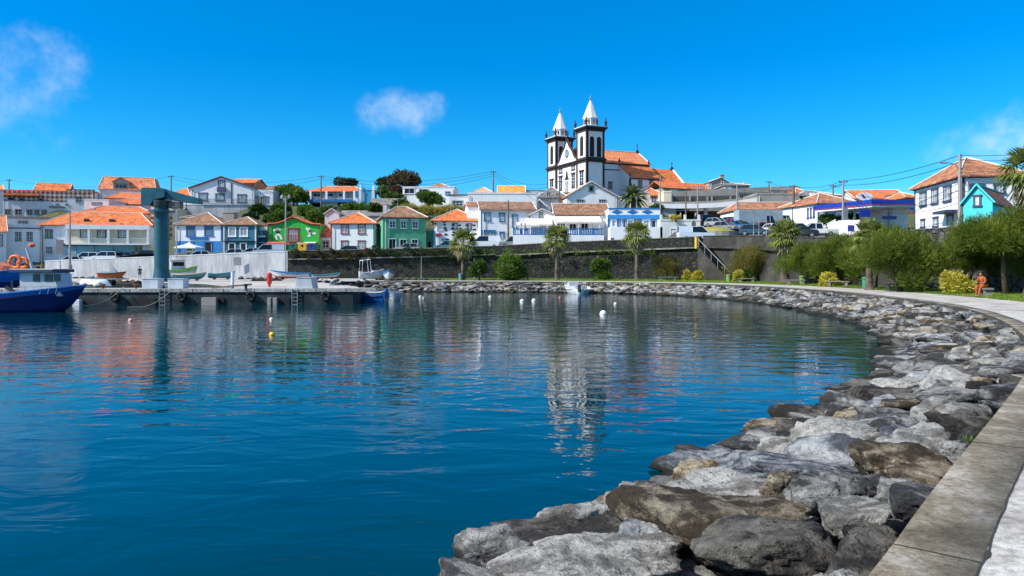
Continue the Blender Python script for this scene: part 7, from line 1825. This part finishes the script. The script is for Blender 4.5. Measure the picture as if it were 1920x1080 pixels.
# promenade trees
def prom(px0, px1, pyt, Y, label, mat=FEA, **k):
    W = (px1-px0)/F*Y*1.3; zt = PZ(pyt, Y); kw = dict(nleaf=11000, size=.36, aspect=.1, trunks=3, crown0=.1, up=1.0, kclump=110, group=TG, zlo=.12, cr=1.1); kw.update(k)
    return tree('tamarisk_tree', label, 'tree', PX((px0+px1)/2, Y), Y, PZT, W, zt-PZT, mat, seed=int(px0), **kw)
prom(1380, 1462, 448, 84, 'rusty green feathery tree standing alone left of the rough palm', FEAR, nleaf=22000, crown0=.12)
prom(1474, 1560, 447, 71, 'feathery tree just right of the rough palm on the bend', nleaf=22000)
prom(1528, 1622, 436, 66, 'feathery tree between the rough palm and the half-hidden palm', nleaf=24000)
prom(1590, 1682, 424, 57, 'tall feathery tree behind the half-hidden palm below the fuel station', nleaf=24000)
prom(1618, 1770, 421, 50, 'broad feathery tree over the long dark bench', nleaf=34000, size=.32, crown0=.1)
prom(1776, 1862, 424, 49, 'feathery tree behind the yellow bush beside the seated person', nleaf=20000, crown0=.3)
prom(1806, 1968, 388, 45, 'largest feathery tree, filling the right edge behind the seated person', nleaf=44000, size=.3, crown0=.34, trunks=1, lean=-.1, zlo=.2)
prom(1905, 2010, 428, 46, 'dense low feathery tree cut by the right edge', nleaf=9000, crown0=.1, trunks=3)
prom(1227, 1274, 474, 93, 'small grey-green feathery shrub on a short trunk left of the yellow shrubs', FEAR, nleaf=9000, size=.3, crown0=.16, trunks=1, cr=1.3)
# bushes on the lawn
def bush(px0, px1, pyt, Y, mat, label, seed=None, n=6000, size=.26, aspect=.45, cat='shrub', name='shrub', group='shrubs on the lawn', crown0=.02, **k):
    W = (px1-px0)/F*Y; zt = PZ(pyt, Y)
    return tree(name, label, cat, PX((px0+px1)/2, Y), Y, PZT, W*1.08, (zt-PZT)*1.05, mat, nleaf=int(n*1.5), size=size, aspect=aspect, seed=seed or int(px0), crown0=crown0, lobes=7, up=.3, group=group, kclump=70, limb=False, cr=1.4, zlo=.05, **k)
bush(880, 918, 485, 92, BUSHG, 'dark green shrub right of the first palm')
bush(921, 992, 475, 92, LIMEG, 'lush bright green shrub, widest on the far lawn', n=8000)
bush(1109, 1149, 482, 93, LIMEG, 'bright green upright shrub alone before the dark wall', n=4500)
bush(1277, 1299, 504, 91, YELB, 'yellow variegated shrub, left of the touching pair', n=3500, size=.16)
bush(1297, 1320, 505, 90, YELB, 'yellow variegated shrub, right of the touching pair', n=3500, size=.16)
bush(1373, 1395, 506, 82, YELB, 'yellow variegated shrub beside the foot of the stair', n=2500, size=.15)
bush(1390, 1416, 503, 83, BUSHG, 'dark green round shrub next to the yellow one at the stair', n=2500)
bush(1537, 1574, 512, 63, YELB, 'yellow shrub before the masonry wall left of the dark green bin', n=3500, size=.15)
bush(1762, 1826, 511, 46, YELB, 'big bright yellow shrub left of the seated person', n=7000, size=.14, seed=5)
bush(1690, 1720, 530, 50, BUSHG, 'low green tuft beside the long dark bench', n=1500)
# hillside vegetation
def hill(name, px0, px1, pyt, pyb, Y, mat, label, n=3500, size=.45, aspect=.5, cat='tree', group=None, crown0=.1, **k):
    z = PZ(pyb, Y); GP.append((PX((px0+px1)/2, Y), Y, z)); return treepx(name, label, cat, px0, px1, pyt, pyb, Y, mat, nleaf=int(n*1.5), size=size, aspect=aspect, seed=int(px0*3+pyt), crown0=crown0, up=.2, group=group, limb=False, cr=1.25, **k)
hill('tree', 627, 671, 333, 362, 178, DKG, 'dark round tree above the roof of the veranda house', 3500)
hill('tree', 520, 583, 342, 388, 158, BUSHG, 'spreading dark green tree left of the veranda house', 5000)
hill('tree', 535, 580, 352, 385, 152, LIMEG, 'brighter green tree in front of the spreading dark one', 3500)
hill('tree', 512, 552, 378, 425, 143, LIMEG, 'bright green leafy tree above the teal annex', 4500)
hill('shrub', 488, 540, 398, 430, 138, BUSHG, 'green shrub mass behind the bright green house, left part', 4500, cat='shrub')
hill('shrub', 458, 487, 398, 420, 136, DKG, 'olive dark shrub over the teal house roof', 2200, cat='shrub')
hill('shrub', 470, 500, 384, 404, 141, BUSHG, 'green shrub under the porch beside the retaining wall end', 3000, cat='shrub')
hill('shrub', 555, 595, 386, 412, 142, LIMEG, 'green shrub below the veranda house, left', 3000, cat='shrub')
hill('shrub', 575, 612, 390, 425, 138, LIMEG, 'yellowish green shrub right of the green gable', 4000, cat='shrub')
hill('shrub', 598, 640, 388, 410, 150, LIMEG, 'low green thicket below the veranda house, right', 2500, cat='shrub')
hill('shrub', 640, 690, 386, 400, 150, LIMEG, 'low green thicket under the turquoise chapel', 2500, cat='shrub')
hill('tree', 728, 797, 319, 360, 168, BRNT, 'large brownish tree, tallest on the skyline left of the church', 6000)
hill('tree', 707, 745, 331, 360, 172, DKG, 'grey-green tree touching the left side of the brownish tree', 3000)
hill('tree', 733, 757, 345, 376, 158, REDB, 'reddish small tree under the brownish one', 2500)
hill('tree', 708, 738, 347, 375, 158, LIMEG, 'light green tree left of the reddish one', 2500)
hill('shrub', 690, 720, 384, 400, 141, BUSHG, 'green shrub behind the red-trimmed house, right of its barn', 2500, cat='shrub')
hill('shrub', 716, 755, 362, 380, 154, BUSHG, 'green shrub between the grey outhouse and the reddish tree', 2200, cat='shrub')
hill('tree', 779, 833, 355, 392, 147, BUSHG, 'round green tree leaning right before the white house with dark windows', 6000, size=.38)
hill('shrub', 738, 770, 376, 394, 141, BUSHG, 'small green shrub left end of the yellow slope', 2000, cat='shrub')
hill('shrub', 735, 750, 385, 400, 136, BUSHG, 'small shrub above the sea-green roof', 1500, cat='shrub')
for i, (a, c, t, b_) in enumerate(((745, 790, 385, 403), (778, 825, 387, 404), (815, 862, 388, 405), (845, 880, 386, 408))):
    hill('tall_grass', a, c, t, b_, 137+i*.6, DRYG, 'clump of yellow-green dry grass on the slope, '+['first from the left', 'second from the left', 'third from the left', 'rightmost'][i], 3500, .5, .1, 'grass clump', 'dry grass clumps on the slope', crown0=.0)
hill('hedge', 1536, 1578, 403, 424, 101, LIMEG, 'hedge climbing in front of the navy-framed house', 3500, .25, cat='hedge')
hill('shrub', 1590, 1610, 400, 414, 101, LIMEG, 'green shrub behind the white garden wall', 1800, .25, cat='shrub')
hill('shrub', 1632, 1667, 390, 412, 103, LIMEG, 'bright green shrub seen under the fuel station canopy', 3500, .25, cat='shrub')
hill('shrub', 1220, 1246, 383, 402, 128, BUSHG, 'dark bush by the left end of the car shelter', 2200, .3, cat='shrub')
hill('shrub', 1257, 1278, 403, 413, 106, YELB, 'yellow shrub on the garage roof terrace', 1200, .2, cat='shrub')
hill('shrub', 1314, 1330, 410, 430, 116, DRYG, 'dry bush at the top of the grass mound', 1500, .3, cat='shrub')
# creepers hanging over the sea wall
rs = np.random.RandomState(5)
def creeper(px0, px1, Y0, Y1, py, label, mat, n, drop=.9, seed=1):
    rs = np.random.RandomState(seed); C = []; k = int((px1-px0)/6)
    for i in range(k):
        t = (i+rs.uniform(0, 1))/k; Y = Y0+(Y1-Y0)*t-.45; px = px0+(px1-px0)*t; C.append((PX(px, Y), Y, PZ(py, Y)-rs.uniform(-.1, drop)))
    o = leaf_cloud(rs, C, [rs.uniform(.15, .45) for _ in C], n, .22, .5, .8, .2, 'creeper', mat, None, (0, 0, 0)); tag(o, label, 'creeper')
creeper(542, 700, 108, 107.3, 471, 'brown-green creeper over the top of the blackish wall, left stretch', leafmat('creeper_brown', (.03, .028, .01), (.07, .06, .02), (.13, .11, .04), .6, .2), 5000)
creeper(700, 905, 107.3, 106.2, 467, 'sparse dark creeper along the blackish wall top, right stretch', DKG, 3500, 1.0, 2)
creeper(905, 1230, 106, 98.5, 470, 'tufts of weed growing on the ledge of the dark wall', LIMEG, 1500, .3, 3)
# small weeds by the coping
def tuft(x, y, z, n, h, label, mat=LIMEG, seed=1):
    rs = np.random.RandomState(seed); o = leaf_cloud(rs, [(0, 0, .02)]*3, [.05, .08, .06], n, h, .3, .5, 1.2, 'weed', mat, None, (0, 0, 0)); o.location = (x, y, z); tag(o, label, 'weed')
p, n_ = edge_at(S[int(np.argmin(np.abs(EDGE[:, 1]-7.9)))], .16); tuft(p[0], p[1], .86, 60, .1, 'small green weed sprouting between coping and boulders at the right')
# grass mound by the parking lot
Y = 104; b = MB(); cxm = PX(1336, Y); prof = []
V = []; Fc = []; nn_ = 28
for j in range(6):
    q = j/5
    for i in range(nn_):
        a = 2*math.pi*i/nn_; V.append((math.cos(a)*3.9*(1-q*.98), math.sin(a)*5.5*(1-q*.98), PZ(437, Y)-PZT+.9*math.sin(q*math.pi/2)))
for j in range(5):
    for i in range(nn_): Fc.append((j*nn_+i, j*nn_+(i+1) % nn_, (j+1)*nn_+(i+1) % nn_, (j+1)*nn_+i))
r = empty('planted_mound', 'oval mound of dry yellow grass with a concrete kerb in the road bend', 'traffic island', (cxm, Y+1, PZT)); b.add(V, Fc); b.build('dry_grass', DRYG, r, smooth=True)
b = MB(); z1 = PZ(437, Y)-PZT
for i in range(nn_):
    a, a2 = 2*math.pi*i/nn_, 2*math.pi*(i+1)/nn_
    P = [(math.cos(a)*4.2, math.sin(a)*5.8), (math.cos(a2)*4.2, math.sin(a2)*5.8), (math.cos(a2)*3.9, math.sin(a2)*5.5), (math.cos(a)*3.9, math.sin(a)*5.5)]
    b.slab([(p[0], p[1], z1+.1) for p in P], 2.2)
b.build('kerb', CONC, r)
GP.append((cxm, Y-5, PZ(446, 99))); GP.append((cxm, Y+6, PZ(430, 110)))

# palms
PALMG = leafmat('palm_green', (.08, .12, .02), (.18, .23, .05), (.36, .37, .12), .8, .3); PALMD = leafmat('dead_palm_leaf', (.2, .17, .09), (.33, .28, .16), (.42, .37, .24), .8, .2)
def fan(vs, fs, base, d, length, rad, rs, droop):
    d = np.array(d)/np.linalg.norm(d); up = np.array([0, 0, 1.0]); side = np.cross(d, up); side /= np.linalg.norm(side)+1e-6; nrm = np.cross(side, d)
    tip = base+d*length; nb = 13
    def quad(a, b_, c, e): k = len(vs); vs.extend([a, b_, c, e]); fs.append((k, k+1, k+2, k+3))
    quad(base-side*.02, base+side*.02, tip+side*.015, tip-side*.015)
    for i in range(nb):
        an = (i/(nb-1)-.5)*3.6; v = d*math.cos(an)+side*math.sin(an); v = v+nrm*(.12*(i % 2))-up*.1
        L_ = rad*(1-.25*abs(an)/1.8)*rs.uniform(.85, 1.1); w = np.cross(v, nrm); w /= np.linalg.norm(w)+1e-6; w = w*.055*rad
        m_ = tip+v*L_*.6-up*droop*L_*.12; e = tip+v*L_-up*droop*L_*.45
        quad(tip, m_+w, e, m_-w)
def fanpalm(px, Y, pyc, pyb_z, label, W, seed, nl=70, skirt=30, tr=.2, name='fan_palm'):
    W *= 1.12; rs = np.random.RandomState(seed); x = PX(px, Y); z0 = pyb_z; H = PZ(pyc, Y)-z0; r = empty(name, label, 'palm tree', (x, Y, z0), 0, 'fan palms along the promenade')
    b = MB(); pr = []
    for k in range(24): q = k/23; pr.append((tr*(1.35-.55*q)*(1.0+.06*(k % 2))*(1+.5*max(0, .12-q)/.12), H*q-.2*(1-q)))
    b.lathe(0, 0, pr, 10); b.build('trunk', flat('palm_trunk', (.13, .1, .08), .95, var=.3), r)
    top = np.array([0, 0, H]); R_ = W/2
    vs = []; fs = []
    for i in range(nl):
        el = R(rs.uniform(-28, 82)); az = i*2.39996+rs.uniform(-.2, .2); d = np.array([math.cos(az)*math.cos(el), math.sin(az)*math.cos(el), math.sin(el)])
        fan(vs, fs, top+d*.1, d, R_*.45*rs.uniform(.8, 1.1), R_*.55*rs.uniform(.85, 1.1), rs, 1.0 if el < .6 else .4)
    npmesh('crown', np.array(vs), np.array(fs), PALMG, r)
    vs = []; fs = []
    for i in range(skirt):
        el = R(rs.uniform(-80, -38)); az = i*2.39996; d = np.array([math.cos(az)*math.cos(el), math.sin(az)*math.cos(el), math.sin(el)]); fan(vs, fs, top-np.array([0, 0, .15]), d, R_*.35, R_*.5*rs.uniform(.8, 1.1), rs, .8)
    npmesh('dead_fronds', np.array(vs), np.array(fs), PALMD, r); return r
fanpalm(868, 93, 455, PZT, 'fan palm, leftmost of the three on the far lawn', 3.9, 1)
fanpalm(1044, 93, 447, PZT, 'fan palm before the restaurant, middle of the three on the far lawn', 4.0, 2)
fanpalm(1194, 92, 440, PZT, 'fan palm before the blue-banded house, rightmost of the three on the far lawn', 3.9, 3)
fanpalm(1471, 77, 443, PZT, 'rough palm on the bend with a thick trunk between two feathery trees', 3.9, 4, tr=.34, skirt=30)
fanpalm(1630, 54, 444, PZT, 'palm half hidden among the feathery trees below the fuel station', 2.9, 5, skirt=26)
fanpalm(1934, 43, 322, PZT, 'tall palm with a shaggy skirt cut by the right edge', 3.7, 6, nl=60, skirt=55, tr=.25)
# date palm on the hill
def datepalm(px, Y, pyc, pyb, W, label, seed):
    rs = np.random.RandomState(seed); z0 = PZ(pyb, Y); GP.append((PX(px, Y), Y, z0)); H = PZ(pyc, Y)-z0; r = empty('date_palm', label, 'palm tree', (PX(px, Y), Y, z0))
    b = MB(); b.lathe(0, 0, [(.55, -.3), (.45, H*.3), (.42, H*.7), (.6, H)], 10); b.build('trunk', MATS['palm_trunk'], r); vs = []; fs = []
    for i in range(80):
        el = R(rs.uniform(-5, 85)); az = i*2.4+rs.uniform(-.2, .2); L_ = W/2*rs.uniform(.9, 1.15); P = []; p = np.array([0, 0, H]); d = np.array([math.cos(az)*math.cos(el), math.sin(az)*math.cos(el), math.sin(el)])
        for k in range(9): P.append(p.copy()); p = p+d*L_/8; d = d-np.array([0, 0, .16+.05*k*.5]); d /= np.linalg.norm(d)
        for k in range(8):
            t = P[k+1]-P[k]; t /= np.linalg.norm(t); sd = np.cross(t, [0, 0, 1]); sd /= np.linalg.norm(sd)+1e-6
            for q in (0, .33, .66):
                o = P[k]+(P[k+1]-P[k])*q
                for s_ in (-1, 1):
                    e = o+(sd*s_*.75+t*.5-np.array([0, 0, .2]))*L_*.16*(1-abs(k-3)/9); w = t*.09; j = len(vs); vs.extend([o-w, o+w, e+w*.3, e-w*.3]); fs.append((j, j+1, j+2, j+3))
    npmesh('crown', np.array(vs), np.array(fs), leafmat('date_palm_green', (.03, .06, .015), (.06, .1, .022), (.12, .16, .04), .6, .25), r); return r
datepalm(1187, 133, 374, 393, 6.2, 'dark date palm with arching fronds right of the gabled house', 8)

# ------------------------------------------------------------------ terrain behind the walls
for a in ((-200, 120, 2.8), (0, 120, 3.0), (0, 300, 24), (300, 300, 25), (500, 300, 27), (900, 300, 28), (1300, 300, 27), (1900, 300, 22), (2400, 200, 12), (-500, 200, 12), (1900, 140, 9), (800, 240, 24), (300, 230, 20), (1500, 230, 19),
          (1400, 92, 6.1), (1450, 86, 5.9), (1500, 84, 5.7), (1550, 78, 5.5), (1650, 66, 5.4), (1440, 104, PZ(437, 104)), (1340, 98, 6.0), (1390, 100, PZ(442, 100)), (1420, 118, PZ(424, 118)), (1380, 126, PZ(417, 126)), (1300, 128, PZ(416, 128)),
          (1060, 190, 22), (1100, 180, 21.5), (2100, 60, 5.4), (2300, 50, 5.4), (1750, 85, 6.2), (1720, 95, 6.4)): gp(*a)
GPA = np.array(GP)
wp = np.array([(p[0], p[1]) for p in WALLP]); wpx = wp[:, 0]/wp[:, 1]*F+960
ok = wpx < 2500; wy = wp[:-2]; wyx = wy[:, 0]/wy[:, 1]*F+960
cols = [-1200, -900, -700, -500, -350, -200, -100]+list(range(-50, 2150, 14))
rowsf = [.62, 1.2, 2.5, 4, 6, 8, 10, 12, 14, 17, 20, 23, 26, 30, 34, 38, 43, 48, 54, 60, 68, 76, 86, 98, 112, 130, 160, 200, 260, 340]
V = np.zeros((len(cols), len(rowsf), 3))
for i, px in enumerate(cols):
    Yw = float(np.interp(px, wyx, wy[:, 1])) if px < 2250 else 40
    if px < 84: Yw = 117+(84-px)*.02
    for j, f_ in enumerate(rowsf): Y = Yw+f_+.15; V[i, j] = (PX(px, Y), Y, 0)
fl = V.reshape(-1, 3)
for i in range(0, len(fl), 400):
    c = fl[i:i+400]; d2 = (c[:, None, 0]-GPA[None, :, 0])**2+(c[:, None, 1]-GPA[None, :, 1])**2+3.0; w = d2**-1.7; fl[i:i+400, 2] = (w*GPA[None, :, 2]).sum(1)/w.sum(1)-.06
V = fl.reshape(V.shape); idx = np.arange(len(cols)*len(rowsf)).reshape(len(cols), len(rowsf))
Fc = np.stack([idx[:-1, :-1], idx[1:, :-1], idx[1:, 1:], idx[:-1, 1:]], -1).reshape(-1, 4)
def hillmat():
    m, nt, b = newmat('hillside_ground'); v = coords(nt, 'World'); n = nz(nt, v, .12, 6, .65)
    base = ramp(nt, n, [(.35, (.07, .07, .045)), (.5, (.06, .085, .025)), (.65, (.12, .13, .05))]); f = nz(nt, v, 2.5, 5)
    nt.links.new(mixc(nt, 1.0, base, ramp(nt, f, [(.3, (.6, .6, .6)), (.7, (1.2, 1.2, 1.2))]), 'MULTIPLY'), b.inputs['Base Color']); b.inputs['Roughness'].default_value = 1; return m
HM = hillmat(); ASPH = concrete('asphalt', (.06, .06, .063), (.085, .085, .088), (.12, .12, .122), .8, .2)
cen = V[:-1, :-1].reshape(-1, 3); cpx = cen[:, 0]/cen[:, 1]*F+960; rowi = np.tile(np.arange(len(rowsf)-1), len(cols)-1)
asph = (rowi <= 4) | ((cpx > 1310) & (cpx < 1500) & (cen[:, 1] < 128)) | ((cpx >= 1500) & (cpx < 1720) & (cen[:, 1] < 98))
setting(npmesh('hillside', fl, Fc, None, mi=np.where(asph, 1, 0), mats=[HM, ASPH], smooth=True))

# ------------------------------------------------------------------ sky, sun, camera
SUN = Vector((-.72, -.29, .66)).normalized()
el = math.asin(SUN.z); az = math.atan2(SUN.x, SUN.y)
w = bpy.data.worlds.new('World'); sc.world = w; w.use_nodes = True; nt = w.node_tree; bg = nt.nodes['Background']
sky = nt.nodes.new('ShaderNodeTexSky'); sky.sky_type = 'NISHITA'; sky.sun_disc = False; sky.sun_elevation = el; sky.sun_rotation = az % (2*math.pi); sky.air_density = 1.0; sky.dust_density = .1; sky.ozone_density = 4.0; sky.altitude = 0
g = nt.nodes.new('ShaderNodeNewGeometry') if 0 else nt.nodes.new('ShaderNodeTexCoord')
dirv = g.outputs['Generated']
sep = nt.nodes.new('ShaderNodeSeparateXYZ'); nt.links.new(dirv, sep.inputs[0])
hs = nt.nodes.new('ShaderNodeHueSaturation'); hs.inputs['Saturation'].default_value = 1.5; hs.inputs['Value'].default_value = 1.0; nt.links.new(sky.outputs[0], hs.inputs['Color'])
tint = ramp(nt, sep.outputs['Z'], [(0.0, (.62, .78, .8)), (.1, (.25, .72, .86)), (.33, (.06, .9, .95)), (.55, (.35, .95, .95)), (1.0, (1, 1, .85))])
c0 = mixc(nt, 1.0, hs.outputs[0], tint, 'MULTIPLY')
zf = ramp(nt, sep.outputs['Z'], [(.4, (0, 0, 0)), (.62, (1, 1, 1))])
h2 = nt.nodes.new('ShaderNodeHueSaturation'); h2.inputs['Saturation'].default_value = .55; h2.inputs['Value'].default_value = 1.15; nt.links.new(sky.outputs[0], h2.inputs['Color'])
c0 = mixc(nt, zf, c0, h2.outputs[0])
# three thin clouds, each fixed to its own direction in the sky
def cloud(col, d, rx, rz, seed, dens, ccol, tilt=0.0):
    d = Vector(d).normalized(); s_ = Vector((0, 0, 1)).cross(d).normalized()*-1; u = d.cross(s_)*-1
    if u.z < 0: u = -u
    s2 = s_*math.cos(tilt)+u*math.sin(tilt); u2 = u*math.cos(tilt)-s_*math.sin(tilt)
    def dot(vv):
        n = nt.nodes.new('ShaderNodeVectorMath'); n.operation = 'DOT_PRODUCT'; nt.links.new(dirv, n.inputs[0]); n.inputs[1].default_value = tuple(vv); return n.outputs['Value']
    def m(op, a, b_, c=None):
        n = nt.nodes.new('ShaderNodeMath'); n.operation = op
        for i, x in enumerate((a, b_, c)):
            if x is None: continue
            if hasattr(x, 'links'): nt.links.new(x, n.inputs[i])
            else: n.inputs[i].default_value = x
        return n.outputs[0]
    nzv = nd(nt, 'ShaderNodeTexNoise', Scale=11.0, Detail=7, Roughness=.6); mp = nt.nodes.new('ShaderNodeMapping'); mp.inputs['Location'].default_value = (seed, seed*.7, 0); nt.links.new(dirv, mp.inputs[0]); nt.links.new(mp.outputs[0], nzv.inputs['Vector'])
    a = m('DIVIDE', dot(s2), rx); b_ = m('DIVIDE', dot(u2), rz); b_ = m('SUBTRACT', b_, 0)
    # centre it
    a = m('SUBTRACT', a, d.dot(s2)/rx); b_ = m('SUBTRACT', b_, d.dot(u2)/rz)
    r2 = m('ADD', m('MULTIPLY', a, a), m('MULTIPLY', b_, b_)); fwd = m('GREATER_THAN', dot(d), 0)
    k = m('SUBTRACT', 1.0, r2); k = m('ADD', k, m('MULTIPLY', m('SUBTRACT', nzv.outputs['Fac'], .5), 4.2)); k = m('MAXIMUM', k, 0); k = m('MULTIPLY', m('MULTIPLY', k, k), dens); k = m('MULTIPLY', m('MINIMUM', k, .62), fwd)
    return mixc(nt, k, col, ccol)
def dpx(px, py): return ((px-960)/F, 1, (YH-py)/F)
SKYK = 0.145
CC = (4.3, 5.0, 5.5)
c0 = cloud(c0, dpx(25, 150), .1, .07, 3.1, .34, CC, -.35)
c0 = cloud(c0, dpx(752, 208), .06, .034, 2.3, .36, CC, 0.1)
c0 = cloud(c0, dpx(1880, 255), .13, .035, 9.1, .4, CC, .2)
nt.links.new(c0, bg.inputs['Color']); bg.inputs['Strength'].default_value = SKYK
sl = bpy.data.lights.new('sun', 'SUN'); sl.energy = 4.7; sl.angle = R(.5); sl.color = (1, .95, .87)
so = bpy.data.objects.new('sun', sl); COL.objects.link(so); so.rotation_euler = SUN.to_track_quat('Z', 'Y').to_euler()
cam = bpy.data.cameras.new('camera'); cam.sensor_width = 36; cam.lens = F/1920*36; cam.shift_y = -40/1920; cam.clip_end = 8000; cam.clip_start = .1
co = bpy.data.objects.new('camera', cam); COL.objects.link(co); co.location = (0, 0, CZ); co.rotation_euler = (math.pi/2, 0, 0); sc.camera = co
sc.view_settings.view_transform = 'Standard'; sc.view_settings.look = 'None'; sc.view_settings.exposure = 0.45; sc.view_settings.gamma = 1
# names and labels: every copy gets a label that is its own
seen = {}
for o in list(COL.objects):
    if o.parent is None and 'label' in o.keys(): seen.setdefault(o['label'], []).append(o)
for l, os_ in seen.items():
    if len(os_) > 1 and 'boulder' not in l: print('DUP', len(os_), l)
print('objects', len(COL.objects))
